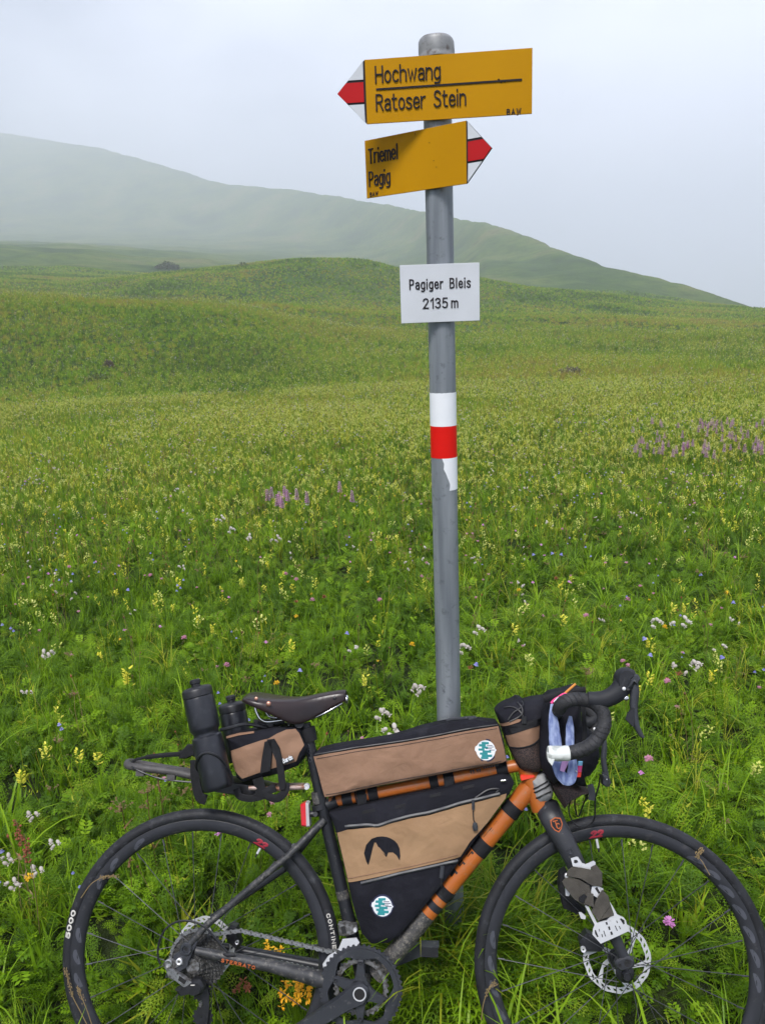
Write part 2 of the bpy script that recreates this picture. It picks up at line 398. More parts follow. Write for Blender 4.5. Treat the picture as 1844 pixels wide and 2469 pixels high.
def relief(x, y):
    r = np.hypot(x, y)
    z = .055 * np.clip(1 - (r - 3) / 20, 0, 1)
    t = np.clip((y - 1.56) / .36, 0, 1); z = z + .14 * t * t * (3 - 2 * t) * np.clip(1 - (r - 3) / 20, 0, 1)
    z = z + (vnoise(x, y, .8, 3) - .5) * .05 * np.clip(1 - r / 30, 0, 1) * np.clip((r - 2.2) / 2, 0, 1)
    z = z + (vnoise(x, y, 6, 4) - .5) * .5 * np.clip((r - 14) / 30, 0, 1)
    z = z + (vnoise(x, y, 2.2, 5) - .5) * .25 * np.clip((r - 14) / 30, 0, 1)
    k = np.clip((r - 110) / 60, 0, 1)
    z = z + (vnoise(x, y, 22, 6) - .5) * 1.3 * k + (vnoise(x, y, 9, 8) - .5) * .9 * k + (vnoise(x, y, 60, 9) - .5) * 4 * np.clip((r - 450) / 200, 0, 1)
    return z
HZ = HZ + relief(XX, YY)
def ground(x, y):
    x = np.asarray(x, float); y = np.asarray(y, float)
    a = np.arctan2(x, y); r = np.hypot(x, y)
    ja = np.interp(a, azs, np.arange(len(azs))); jr = np.interp(r, rs, np.arange(len(rs)))
    i = np.clip(ja.astype(int), 0, len(azs) - 2); j = np.clip(jr.astype(int), 0, len(rs) - 2); u = ja - i; v = jr - j
    return (HZ[i, j] * (1 - u) * (1 - v) + HZ[i + 1, j] * u * (1 - v) + HZ[i, j + 1] * (1 - u) * v + HZ[i + 1, j + 1] * u * v)
nA, nR = HZ.shape
V = np.stack([XX, YY, HZ], -1).reshape(-1, 3)
I, J = np.meshgrid(np.arange(nA - 1), np.arange(nR - 1), indexing='ij')
q = np.stack([I * nR + J, I * nR + J + 1, (I + 1) * nR + J + 1, (I + 1) * nR + J], -1).reshape(-1, 4)
me = bpy.data.meshes.new('ground')
me.vertices.add(len(V)); me.vertices.foreach_set('co', V.astype(np.float32).ravel())
me.loops.add(q.size); me.loops.foreach_set('vertex_index', q.ravel().astype(np.int32))
me.polygons.add(len(q)); me.polygons.foreach_set('loop_start', np.arange(0, q.size, 4, dtype=np.int32))
me.update(calc_edges=True); me.validate()
me.polygons.foreach_set('use_smooth', [True] * len(me.polygons))

def ground_mat():
    m = bpy.data.materials.new('alpine_turf'); m.use_nodes = True; nt = m.node_tree; b = nt.nodes['Principled BSDF']
    b.inputs['Roughness'].default_value = .9; b.inputs['Specular IOR Level'].default_value = .1
    geo = N(nt, 'ShaderNodeNewGeometry')
    def nz(scale, det=4, rough=.6, mapping=None):
        n = N(nt, 'ShaderNodeTexNoise'); n.inputs['Scale'].default_value = scale; n.inputs['Detail'].default_value = det; n.inputs['Roughness'].default_value = rough
        if mapping:
            mm = N(nt, 'ShaderNodeMapping'); mm.inputs['Scale'].default_value = mapping
            nt.links.new(geo.outputs['Position'], mm.inputs[0]); nt.links.new(mm.outputs[0], n.inputs['Vector'])
        else: nt.links.new(geo.outputs['Position'], n.inputs['Vector'])
        return n
    def ramp(src, stops):
        r = N(nt, 'ShaderNodeValToRGB'); els = r.color_ramp.elements
        while len(els) < len(stops): els.new(.5)
        for e, (p, c) in zip(els, stops): e.position = p; e.color = tuple(c) + (1,)
        nt.links.new(src, r.inputs[0]); return r
    def mix(f, a, bb, mode='MIX'):
        x = N(nt, 'ShaderNodeMix', data_type='RGBA', blend_type=mode)
        if isinstance(f, float): x.inputs[0].default_value = f
        else: nt.links.new(f, x.inputs[0])
        nt.links.new(a, x.inputs[6]); nt.links.new(bb, x.inputs[7]); return x.outputs[2]
    big = ramp(nz(.035, 6, .65).outputs['Fac'], [(.34, (.022, .050, .009)), (.45, (.042, .084, .013)), (.55, (.074, .114, .020)), (.66, (.115, .122, .042))])
    mid = ramp(nz(.35, 6, .7).outputs['Fac'], [(.3, (.50, .55, .45)), (.5, (1, 1, 1)), (.7, (1.35, 1.30, 1.1))])
    fine = ramp(nz(5.0, 6, .8).outputs['Fac'], [(.32, (.45, .5, .42)), (.5, (1, 1, 1)), (.68, (1.6, 1.5, 1.25))])
    c = mix(1.0, big.outputs[0], mid.outputs[0], 'MULTIPLY'); c = mix(1.0, c, fine.outputs[0], 'MULTIPLY')
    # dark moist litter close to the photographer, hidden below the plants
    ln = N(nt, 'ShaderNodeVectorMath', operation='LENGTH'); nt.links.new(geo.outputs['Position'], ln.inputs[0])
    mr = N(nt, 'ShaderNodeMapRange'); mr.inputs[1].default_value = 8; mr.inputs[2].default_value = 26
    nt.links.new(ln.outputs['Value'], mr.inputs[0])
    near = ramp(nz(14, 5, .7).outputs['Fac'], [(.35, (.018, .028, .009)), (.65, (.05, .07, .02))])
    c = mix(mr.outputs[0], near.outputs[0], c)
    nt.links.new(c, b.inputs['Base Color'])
    bn = nz(2.2, 8, .75); bp_ = N(nt, 'ShaderNodeBump'); bp_.inputs['Strength'].default_value = .9; bp_.inputs['Distance'].default_value = .35
    nt.links.new(bn.outputs['Fac'], bp_.inputs['Height']); nt.links.new(bp_.outputs[0], b.inputs['Normal'])
    return m
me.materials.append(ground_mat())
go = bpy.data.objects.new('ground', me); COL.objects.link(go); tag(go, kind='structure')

# ------------------------------------------------------------------ haze
hb = MB(); hb.box((0, 0, 130), 3400, 3400, 300)
zlow = float(HZ.min()); ztop = max(float(HZ.max()), 4) + 6
hb.v = [(x, y, (zlow - 1.2) if z < 130 else ztop) for x, y, z in hb.v]
hm = bpy.data.materials.new('mountain_haze'); hm.use_nodes = True; hn = hm.node_tree; hn.nodes.clear()
pv = N(hn, 'ShaderNodeVolumePrincipled'); pv.inputs['Color'].default_value = (.80, .835, .905, 1)
HAZE_D = 0.0019
pv.inputs['Density'].default_value = HAZE_D; pv.inputs['Anisotropy'].default_value = 0.1
ho = N(hn, 'ShaderNodeOutputMaterial'); hn.links.new(pv.outputs[0], ho.inputs['Volume'])
hz = hb.build('haze', hm, smooth=False); tag(hz, kind='stuff')

# ------------------------------------------------------------------ plant materials
leafmat('leaf_bright', (0.138, 0.275, 0.006), (0.264, 0.415, 0.011))
leafmat('leaf_mid', (0.079, 0.177, 0.005), (0.165, 0.287, 0.008))
leafmat('leaf_dark', (0.042, 0.104, 0.005), (0.092, 0.177, 0.007))
leafmat('leaf_blue', (0.079, 0.171, 0.013), (0.145, 0.256, 0.018))
leafmat('grass_green', (0.132, 0.262, 0.007), (0.277, 0.427, 0.017), rough=.4)
leafmat('grass_yellow', (0.250, 0.305, 0.015), (0.435, 0.439, 0.036), rough=.45)
leafmat('leaf_lime', (.200, .330, .012), (.300, .400, .030))
leafmat('turf_brown', (0.264, 0.226, 0.036), (0.395, 0.317, 0.066))
leafmat('dry_stalk', (.180, .120, .055), (.300, .220, .110), trans=.2)
leafmat('seed_brown', (.090, .050, .025), (.180, .100, .045), trans=.15)
leafmat('petal_yellow', (.70, .64, .03), (.84, .80, .14), trans=.3)
leafmat('petal_pale', (.56, .60, .10), (.78, .78, .28), trans=.3)
leafmat('petal_gold', (.72, .42, .02), (.80, .55, .03), trans=.2)
leafmat('petal_white', (.50, .44, .40), (.70, .66, .62), trans=.3)
leafmat('petal_pink', (.50, .20, .30), (.62, .32, .42), trans=.3)
leafmat('petal_purple', (.60, .22, .52), (.82, .44, .76), trans=.3)
leafmat('petal_blue', (.20, .20, .55), (.34, .34, .68), trans=.3)
leafmat('petal_orange', (.80, .34, .01), (.85, .52, .03), trans=.2)
leafmat('petal_rust', (.20, .06, .03), (.34, .12, .06), trans=.2)

SRC = bpy.data.collections.new('plant_sources')          # not linked to the scene: only instanced
def rv(a=1.0): return Vector((random.uniform(-a, a), random.uniform(-a, a), random.uniform(-a, a)))
def blade(mb, base, az, L, w, lean, segs=4, curl=1.0):
    d = Vector((math.cos(az), math.sin(az), 0)); s = Vector((-d.y, d.x, 0)); vs = []; fs = []
    p = Vector(base); th = R_(90) - lean
    for i in range(segs + 1):
        t = i / segs; ww = w * (1 - t ** 1.8) * .5 + (.0004 if i < segs else 0)
        if i == segs: vs.append(p.copy())
        else: vs += [p - s * ww, p + s * ww]
        p = p + (d * math.cos(th) + Vector((0, 0, 1)) * math.sin(th)) * (L / segs)
        th -= curl * (.25 + .5 * t)
    for i in range(segs - 1): fs.append((2 * i, 2 * i + 1, 2 * i + 3, 2 * i + 2))
    fs.append((2 * segs - 2, 2 * segs - 1, 2 * segs)); mb.add(vs, fs)
def fern(mb, base, az, L, lean, nodes=8, lobes=3, wid=.42, droop=1.1, start=.18):
    """finely divided leaf: a curved rib with pairs of lobed leaflets"""
    d = Vector((math.cos(az), math.sin(az), 0)); s = Vector((-d.y, d.x, 0)); Z = Vector((0, 0, 1))
    p = Vector(base); th = R_(90) - lean; P = []; T = []
    n = nodes + 3
    for i in range(n + 1):
        P.append(p.copy()); t = d * math.cos(th) + Z * math.sin(th); T.append(t.copy())
        p = p + t * (L / n); th -= droop / n
    hw = max(.0007, L * .007); vs = []; fs = []
    for i in range(0, n + 1, 2): vs += [P[i] - s * hw, P[i] + s * hw]
    for i in range(len(vs) // 2 - 1): fs.append((2 * i, 2 * i + 1, 2 * i + 3, 2 * i + 2))
    mb.add(vs, fs)
    for i in range(1, n + 1):
        t = i / n
        if t < start: continue
        ll = L * wid * (math.sin(math.pi * min(1, (t - start) / (1 - start) * .86 + .1)) ** .7) * .62
        nrm = s.cross(T[i]).normalized()
        for sg in (-1, 1):
            ax = (s * sg * .86 + T[i] * .5 + nrm * random.uniform(-.1, .3)).normalized()
            b0 = P[i]; w = ll * .16
            sd = nrm.cross(ax).normalized()
            if lobes <= 1:
                mb.add([b0, b0 + ax * ll * .55 + sd * w * 1.5, b0 + ax * ll, b0 + ax * ll * .55 - sd * w * 1.5], [(0, 1, 2, 3)]); continue
            mb.add([b0 + sd * w * .35, b0 + ax * ll, b0 - sd * w * .35], [(0, 1, 2)])
            for k in range(lobes):
                f = .25 + .5 * k / max(1, lobes - 1); q0 = b0 + ax * ll * f; l2 = ll * (.52 - .32 * f)
                for s2 in (-1, 1):
                    dd = (ax * .72 + sd * s2 * .8).normalized()
                    mb.add([q0 - ax * w * .5, q0 + dd * l2 + nrm * l2 * .15, q0 + ax * w * .6], [(0, 1, 2)])
def stalk(mb, base, top, r=.0011, bend=.1):
    base = Vector(base); top = Vector(top); L = (top - base).length; o = rv(bend * L); o.z = 0
    P = [base, base.lerp(top, .35) + o * .6, base.lerp(top, .7) + o * .7, top]
    s = Vector((1, 0, 0)); s2 = Vector((0, 1, 0)); vs = []
    for p in P: vs += [p + s * r, p - s * r * .5 + s2 * r * .87, p - s * r * .5 - s2 * r * .87]
    fs = []
    for i in range(3):
        for j in range(3): fs.append((i * 3 + j, i * 3 + (j + 1) % 3, i * 3 + 3 + (j + 1) % 3, i * 3 + 3 + j))
    mb.add(vs, fs); return top
def blob(mb, c, r, sc=(1, 1, 1)):                       # small octahedral bud with jitter
    c = Vector(c); j = lambda: random.uniform(.75, 1.2)
    vs = [c + Vector((r * sc[0] * j(), 0, 0)), c + Vector((0, r * sc[1] * j(), 0)), c - Vector((r * sc[0] * j(), 0, 0)), c - Vector((0, r * sc[1] * j(), 0)), c + Vector((0, 0, r * sc[2] * j())), c - Vector((0, 0, r * sc[2] * j()))]
    mb.add(vs, [(0, 1, 4), (1, 2, 4), (2, 3, 4), (3, 0, 4), (1, 0, 5), (2, 1, 5), (3, 2, 5), (0, 3, 5)])
def petal(mb, c, d, L, w):
    d = Vector(d).normalized(); s = d.cross(Vector((0, 0, 1)))
    if s.length < .1: s = Vector((1, 0, 0))
    s.normalize(); c = Vector(c)
    mb.add([c, c + d * L * .6 + s * w / 2, c + d * L, c + d * L * .6 - s * w / 2], [(0, 1, 2, 3)])
def head_rattle(mb, top, n=8, r=.006, L=.06):           # pale yellow spike
    for i in range(n):
        t = i / n; a = random.uniform(0, 6.28); p = Vector(top) - Vector((0, 0, L * (1 - t))) + Vector((math.cos(a), math.sin(a), 0)) * r * .9
        petal(mb, p, (math.cos(a), math.sin(a), .7), r * 2.4, r * 1.5); petal(mb, p, (math.cos(a + .8), math.sin(a + .8), .2), r * 1.9, r * 1.3)
def head_ball(mb, c, r, n=22):                          # clover or scabious head
    for i in range(n):
        d = rv(1); d.z = abs(d.z) * .9 - .15; d.normalize(); petal(mb, Vector(c) + d * r * .35, d, r * .8, r * .45)
    blob(mb, c, r * .55)
def head_bell(mb, c, r, d=(0, 0, -1)):
    c = Vector(c); d = Vector(d).normalized(); x = d.orthogonal().normalized(); y = d.cross(x); vs = [c]
    for k, (rr, h) in enumerate(((.55, .35), (.75, 1.0), (1.15, 1.5))):
        for j in range(6):
            a = j * math.pi / 3; vs.append(c + (x * math.cos(a) + y * math.sin(a)) * r * rr + d * r * h * (1 if k < 2 or j % 2 else .86))
    fs = [(0, 1 + j, 1 + (j + 1) % 6) for j in range(6)]
    for k in range(2):
        for j in range(6): fs.append((1 + k * 6 + j, 1 + k * 6 + (j + 1) % 6, 7 + k * 6 + (j + 1) % 6, 7 + k * 6 + j))
    mb.add(vs, fs)
def head_campion(mb, top, r=.009):                      # inflated calyx with white petals
    d = Vector((random.uniform(-.8, .8), random.uniform(-.8, .4), -.3)).normalized(); c = Vector(top)
    x = d.orthogonal().normalized(); y = d.cross(x)
    mb.sphere(c + d * r, r, 8, 5, (.8, .8, 1.15), (x, y, d))
    for j in range(5):
        a = j * 1.257; petal(mb, c + d * r * 2.1, d * .5 + (x * math.cos(a) + y * math.sin(a)), r * 1.1, r * .8)
def head_orchid(mb, top, L=.07, r=.011):
    for i in range(44):
        t = i / 44; a = i * 2.4; p = Vector(top) - Vector((0, 0, L * (1 - t))); rr = r * 1.15 * (1 - .5 * t)
        petal(mb, p, (math.cos(a), math.sin(a), .25), rr * 1.5, rr * 1.1)
def head_umbel(mb, top, r=.03, n=9):                    # flat seed umbel
    for i in range(n):
        a = random.uniform(0, 6.28); q = r * math.sqrt(random.random()); p = Vector(top) + Vector((math.cos(a) * q, math.sin(a) * q, random.uniform(-.003, .004)))
        stalk(mb, Vector(top) - Vector((0, 0, r * .7)), p, .0006, 0)
        for k in range(3): blob(mb, p + rv(.004), .0032)
def head_grass(mb, base, az, L):                        # nodding grass panicle
    d = Vector((math.cos(az), math.sin(az), 0)); p = Vector(base)
    for i in range(12):
        t = i / 12; p = p + (d * (.3 + .7 * t) + Vector((0, 0, .8 - 1.3 * t))).normalized() * L / 12
        petal(mb, p + rv(.002), d * .6 + rv(.5), .009, .003)
CATS = {}
def source(kind, mb, mats):
    me_ = mb.mesh(kind, [MAT[x] for x in mats], smooth=False)
    o = bpy.data.objects.new(kind + '_%02d' % len(CATS.setdefault(kind, [])), me_)
    CATS[kind].append(o)
def U_(a, b): return random.uniform(a, b)
# ferny herb clumps (near)
for i in range(7):
    mb = MB(); 
    for k in range(9):
        a = U_(0, 6.28); fern(mb, (math.cos(a) * U_(0, .035), math.sin(a) * U_(0, .035), 0), a, U_(.09, .18), U_(.1, .85), nodes=8, lobes=2, wid=.34, droop=U_(.5, 1.4), start=.35)
    source('fern', mb, [('leaf_bright', 'leaf_mid', 'leaf_bright', 'leaf_dark', 'leaf_mid', 'leaf_lime', 'leaf_blue')[i]])
# broad-lobed herbs
for i in range(4):
    mb = MB()
    for k in range(16):
        a = U_(0, 6.28); fern(mb, (math.cos(a) * U_(0, .05), math.sin(a) * U_(0, .05), U_(0, .07)), a, U_(.05, .10), U_(.1, 1.1), nodes=4, lobes=1, wid=.5, droop=U_(.6, 1.4), start=.35)
    source('herb', mb, [('leaf_bright', 'leaf_mid', 'leaf_dark', 'leaf_mid')[i]])
# feathery tuft
for i in range(3):
    mb = MB()
    for k in range(46):
        a = U_(0, 6.28); blade(mb, (U_(-.03, .03), U_(-.03, .03), 0), a, U_(.12, .24), .0022, U_(.05, .75), 3, U_(.1, .5))
    source('feather', mb, [('leaf_blue', 'leaf_mid', 'leaf_bright')[i]])
for i in range(5):                                      # grass tufts
    mb = MB()
    for k in range(20):
        a = U_(0, 6.28); blade(mb, (U_(-.035, .035), U_(-.035, .035), 0), a, U_(.16, .36), U_(.0028, .0052), U_(.05, .6), 5, U_(.3, 1.1))
    source('grass', mb, [('grass_green', 'grass_green', 'grass_yellow', 'leaf_mid', 'grass_green')[i]])
for i in range(2):                                      # broad glossy blades
    mb = MB()
    for k in range(12):
        a = U_(0, 6.28); blade(mb, (U_(-.03, .03), U_(-.03, .03), 0), a, U_(.22, .4), U_(.005, .008), U_(.1, .6), 6, U_(.5, 1.2))
    source('broad', mb, ['grass_green'])
# far cheap clumps: short leafy tuft
for i in range(6):
    mb = MB()
    for k in range(26):
        a = U_(0, 6.28); rr = U_(0, .07)
        blade(mb, (math.cos(a) * rr, math.sin(a) * rr, 0), U_(0, 6.28), U_(.07, .2), U_(.008, .016), U_(.1, 1.1), 2, U_(.3, 1))
    source('tuft', mb, [('leaf_dark', 'leaf_mid', 'leaf_bright', 'grass_green', 'grass_yellow', 'turf_brown')[i]])
def flower(kind, hm, nh, fn, sm='leaf_mid', leaf=True, h=(.2, .34), spread=.03):
    mb = MB()
    for k in range(nh):
        b = (U_(-spread, spread), U_(-spread, spread), 0); t = (b[0] + U_(-.03, .03), b[1] + U_(-.03, .03), U_(*h))
        mb.mi = 0; stalk(mb, b, t)
        if leaf:
            for q_ in range(4):
                zz = U_(.2, .8); blade(mb, Vector(b).lerp(Vector(t), zz), U_(0, 6.28), U_(.02, .05), .006, U_(.5, 1.2), 2, .4)
        mb.mi = 1; fn(mb, t)
    source(kind, mb, [sm, hm])
for i in range(4): flower('rattle', 'petal_pale' if i % 2 else 'petal_yellow', 2, lambda m, t: head_rattle(m, t, 9, .0065, U_(.03, .07)))
for i in range(2): flower('campion', 'petal_white', 3, lambda m, t: head_campion(m, t))
for i in range(2): flower('clover', 'petal_pink', 1, lambda m, t: head_ball(m, t, .0125))
flower('scabious', 'petal_purple', 1, lambda m, t: head_ball(m, t, .013))
flower('gold', 'petal_gold', 1, lambda m, t: head_ball(m, t, .011, 16))
for i in range(2): flower('bell', 'petal_blue', 2, lambda m, t: head_bell(m, t, .008), h=(.18, .3))
for i in range(2): flower('seed', 'seed_brown' if i else 'petal_rust', 2, lambda m, t: blob(m, t, .006, (1, 1, 1.4)), sm='dry_stalk', leaf=False, h=(.2, .36))
for i in range(2): flower('umbel', 'dry_stalk' if i else 'grass_yellow', 1, lambda m, t: head_umbel(m, t), h=(.25, .36))
for i in range(2): flower('panicle', 'dry_stalk', 3, lambda m, t: head_grass(m, t, U_(0, 6.28), .06), sm='grass_yellow', h=(.25, .38))
flower('orchid', 'petal_purple', 1, lambda m, t: head_orchid(m, t), h=(.24, .34))

def gn_scatter(name, kinds, pts, idx, scl, rot, label=None):
    """one object: a cloud of points on which the plants of the kinds are instanced"""
    c = bpy.data.collections.new(name + '_sources'); objs = []
    for k in kinds:
        for o in CATS[k]: objs.append(o)
    # collection children are sorted by name: index through the same order
    objs = sorted(objs, key=lambda o: o.name)
    for o in objs: c.objects.link(o)
    order = {o.name: i for i, o in enumerate(objs)}
    ii = np.array([order[n] for n in idx], np.int32)
    me_ = bpy.data.meshes.new(name); me_.vertices.add(len(pts)); me_.vertices.foreach_set('co', np.asarray(pts, np.float32).ravel())
    a = me_.attributes.new('pick', 'INT', 'POINT'); a.data.foreach_set('value', ii)
    a = me_.attributes.new('scl', 'FLOAT', 'POINT'); a.data.foreach_set('value', np.asarray(scl, np.float32))
    a = me_.attributes.new('rot', 'FLOAT_VECTOR', 'POINT'); a.data.foreach_set('vector', np.asarray(rot, np.float32).ravel())
    o = bpy.data.objects.new(name, me_); COL.objects.link(o)
    nt = bpy.data.node_groups.new(name, 'GeometryNodeTree')
    nt.interface.new_socket('Geometry', in_out='INPUT', socket_type='NodeSocketGeometry'); nt.interface.new_socket('Geometry', in_out='OUTPUT', socket_type='NodeSocketGeometry')
    gi = nt.nodes.new('NodeGroupInput'); gout = nt.nodes.new('NodeGroupOutput')
    ci = nt.nodes.new('GeometryNodeCollectionInfo'); ci.inputs['Collection'].default_value = c; ci.inputs['Separate Children'].default_value = True; ci.inputs['Reset Children'].default_value = True
    ip = nt.nodes.new('GeometryNodeInstanceOnPoints'); ip.inputs['Pick Instance'].default_value = True
    def at_(nm, ty):
        n = nt.nodes.new('GeometryNodeInputNamedAttribute'); n.data_type = ty; n.inputs['Name'].default_value = nm; return n.outputs['Attribute']
    nt.links.new(gi.outputs[0], ip.inputs['Points']); nt.links.new(ci.outputs[0], ip.inputs['Instance'])
    nt.links.new(at_('pick', 'INT'), ip.inputs['Instance Index']); nt.links.new(at_('rot', 'FLOAT_VECTOR'), ip.inputs['Rotation']); nt.links.new(at_('scl', 'FLOAT'), ip.inputs['Scale'])
    nt.links.new(ip.outputs[0], gout.inputs[0])
    md = o.modifiers.new('scatter', 'NODES'); md.node_group = nt
    tag(o, label=label, cat=None, kind='stuff')
    return o
POLE = (0.149, 1.795)
def wheel_gap(x, y, lim=.0):
    """thin out what would grow through the leaning bicycle"""
    a = c2w(Vector((-.4412, 1.0753, 1.876))); b = c2w(Vector((.5582, 1.063, 1.8086)))
    s = a.y - .124 + (b.y - a.y) * (x - a.x) / (b.x - a.x)   # ground line of the wheels
    return (np.abs(y - s) < .055) & (x > -.86) & (x < .9)
def sample(r0, r1, dens, half=0.62):
    area = half * (r1 * r1 - r0 * r0); n = int(area * dens)
    r = np.sqrt(rng.random(n) * (r1 * r1 - r0 * r0) + r0 * r0); a = (rng.random(n) * 2 - 1) * half
    return r * np.sin(a), r * np.cos(a)
def scatter(name, kinds, bands, prob, sc=(.8, 1.25), tilt=.15, far_scale=None, sink=0.0, patch_=None):
    X = []; Y = []
    for r0, r1, d in bands:
        x, y = sample(r0, r1, d, 1.05 if r0 < 5 else .82); X.append(x); Y.append(y)
    x = np.concatenate(X); y = np.concatenate(Y)
    p = prob(x, y) if prob else np.ones_like(x)
    keep = (rng.random(len(x)) < p) & (np.hypot(x - POLE[0], y - POLE[1]) > .05) & ~wheel_gap(x, y)
    x = x[keep]; y = y[keep]; z = ground(x, y) - sink; n = len(x); r = np.hypot(x, y)
    names = [o.name for k in kinds for o in CATS[k]]
    if patch_:
        q = vnoise(x, y, patch_, 61) * .6 + vnoise(x, y, patch_ * .3, 62) * .4
        q = np.clip((q - .5) * 1.25 + .52 + rng.normal(0, .22, n), 0, .9999)
        idx = [names[int(v * len(names))] for v in q]
    else: idx = [names[i] for i in rng.integers(0, len(names), n)]
    s = sc[0] + (sc[1] - sc[0]) * rng.random(n)
    if far_scale: s = s * np.interp(r, *far_scale)
    low = np.clip((y - 1.25) / .55, 0, 1); hh = np.where((x > -.95) & (x < .95), .45 + .55 * low, 1.0)   # trodden by the bicycle
    s = s * hh
    rot = np.stack([(rng.random(n) - .5) * 2 * tilt, (rng.random(n) - .5) * 2 * tilt, rng.random(n) * 6.283], 1)
    return gn_scatter(name, kinds, np.stack([x, y, z], 1), idx, s, rot)
PA = lambda x, y: vnoise(x, y, .55, 21)                 # small patches
PB = lambda x, y: vnoise(x, y, 2.3, 22)
scatter('meadow_herbs', ['fern', 'herb'], [(1.1, 4.5, 330), (4.5, 9, 170)], lambda x, y: .30 + .70 * (PA(x, y) > .35), (.42, .98), .35)
scatter('feathery_plants', ['feather'], [(1.1, 9, 30)], lambda x, y: (PB(x, y) > .55) * .9, (.7, 1.1), .2)
scatter('meadow_grass', ['grass', 'broad'], [(1.1, 4.5, 34), (4.5, 9, 18)], lambda x, y: .2 + .8 * (PB(x, y) < .45), (.55, .95), .2)
scatter('low_turf', ['tuft'], [(1.1, 9, 70), (9, 20, 70), (20, 45, 34), (45, 135, 10)], None, (.7, 1.1), .3, ([0, 9, 20, 45, 130], [.8, .9, 1.0, 1.25, 1.7]), patch_=9.0)
scatter('distant_grass', ['grass'], [(9, 20, 10), (20, 48, 4)], None, (.55, .95), .2, ([0, 20, 48], [1, 1.0, 1.6]))
yl = lambda x, y: np.clip(np.interp(np.hypot(x, y), [0, 4, 6, 8, 13, 22, 40, 90], [.12, .20, .35, .7, .9, .6, .4, .25]) * np.clip(-.35 + 2.6 * (vnoise(x, y, 2.6, 31) * .65 + vnoise(x, y, .7, 32) * .35), .06, 1.2), 0, 1)
scatter('yellow_flowers', ['rattle'], [(1.7, 6, 38), (6, 9, 110), (9, 22, 210), (22, 45, 50), (45, 90, 9)], yl, (.7, 1.1), .15, ([0, 6, 9, 22, 45, 90], [.95, .82, .72, .72, 1.1, 1.5]))
scatter('mixed_flowers', ['campion', 'clover', 'scabious', 'gold', 'bell', 'seed', 'umbel', 'panicle'], [(2.0, 9, 26), (9, 22, 26), (22, 45, 9)], lambda x, y: .35 + .65 * (vnoise(x, y, 1.1, 41) > .4), (.55, .95), .15, ([0, 22, 45], [1, 1.1, 1.7]))
scatter('dry_stalks', ['panicle', 'seed', 'umbel'], [(1.9, 9, 14)], lambda x, y: .15 + .85 * (vnoise(x, y, .9, 71) > .45), (.6, 1.05), .3)
scatter('seed_heads', ['seed', 'panicle'], [(5, 20, 14), (20, 50, 7)], lambda x, y: vnoise(x, y, 3.1, 51) > .45, (.7, 1.0), .15, ([0, 20, 50], [1, 1.1, 1.8]))

n_ = 15
gx = -.85 + 1.75 * rng.random(n_); gy = 1.30 + .16 * rng.random(n_)
nm_ = [o.name for o in CATS['broad']]
gn_scatter('tall_grass_before_wheels', ['broad'], np.stack([gx, gy, ground(gx, gy)], 1), [nm_[i] for i in rng.integers(0, len(nm_), n_)], .95 + .35 * rng.random(n_), np.stack([np.zeros(n_), np.zeros(n_), rng.random(n_) * 6.283], 1))
n_ = 150
gx = POLE[0] - .16 + .42 * rng.random(n_); gy = 1.68 + .18 * rng.random(n_)
ok_ = np.hypot(gx - POLE[0], gy - POLE[1]) > .04; gx, gy = gx[ok_], gy[ok_]; n_ = len(gx)
nm_ = [o.name for k in ('grass', 'fern', 'fern', 'fern') for o in CATS[k]]
gn_scatter('grass_at_pole_foot', ['grass', 'fern'], np.stack([gx, gy, ground(gx, gy)], 1), [nm_[i] for i in rng.integers(0, len(nm_), n_)], np.interp(gx, [0, .08, .24, .3], [.85, 1.35, 1.35, .85]) * (.85 + .4 * rng.random(n_)), np.stack([np.zeros(n_), np.zeros(n_), rng.random(n_) * 6.283], 1))
# ------------------------------------------------------------------ materials of the made things
mat('galvanised', (.175, .195, .222), .52, (.31, .335, .365), 42, .38, .68, metal=.3, stretch=(1.0, 1.0, .06), dirt=(.115, .125, .142), dscale=48, dlo=.56, dhi=.74, spec=.4, detail=7)
mat('cap_metal', (.20, .205, .21), .55, (.34, .34, .35), 30, .3, .7, metal=.35, dirt=(.12, .10, .09), dscale=55, dlo=.55, dhi=.68)
mat('sign_yellow', (.52, .250, .0), .5, (.48, .228, .0), 6, .3, .7, spec=.12, dirt=(.36, .15, .0), dscale=60, dlo=.7, dhi=.8)
mat('sign_white', (.58, .60, .64), .45, (.66, .68, .73), 6, spec=.15)
mat('sign_red', (.52, .015, .018), .4, (.46, .012, .015), 6, spec=.15)
mat('sign_black', (.018, .016, .02), .5, (.03, .025, .03), 40, spec=.15)
mat('band_white', (.86, .88, .92), .4, (.80, .82, .86), 12, spec=.15)
mat('band_red', (.72, .012, .008), .38, (.66, .01, .008), 12, spec=.15)
mat('sign_edge', (.30, .29, .28), .5)
# ------------------------------------------------------------------ the signpost
px0, py0 = POLE
pz0 = float(ground(px0, py0))
PM = Matrix.Translation((px0, py0, 0))
post = bpy.data.objects.new('hiking_signpost', None); COL.objects.link(post); post.location = (px0, py0, pz0); OFF[post.name] = {'off': (px0, py0, pz0)}
tag(post, 'tall grey steel hiking signpost with two yellow arrow boards and a white board', 'signpost')
PR = 0.0302
def pole_pt(ypix):                                    # height on the pole axis seen at a row of the picture
    x = 1052 + (ypix - 85) * .0169
    c = c2w(Vector(((x - PCX) / FPX, (ypix - PCY) / FPX, 1))); return EYE + c.z * (py0 - .03) / c.y
ztop_ = pole_pt(130)
mb = MB(); mb.lathe([(PR, -.35), (PR, ztop_ - pz0)], (px0, py0, pz0), (0, 0, 1), seg=40)
pole = mb.build('pole', MAT['galvanised'], post)
mb = MB(); zc0, zc1 = pole_pt(133), pole_pt(80)
hc = zc1 - zc0
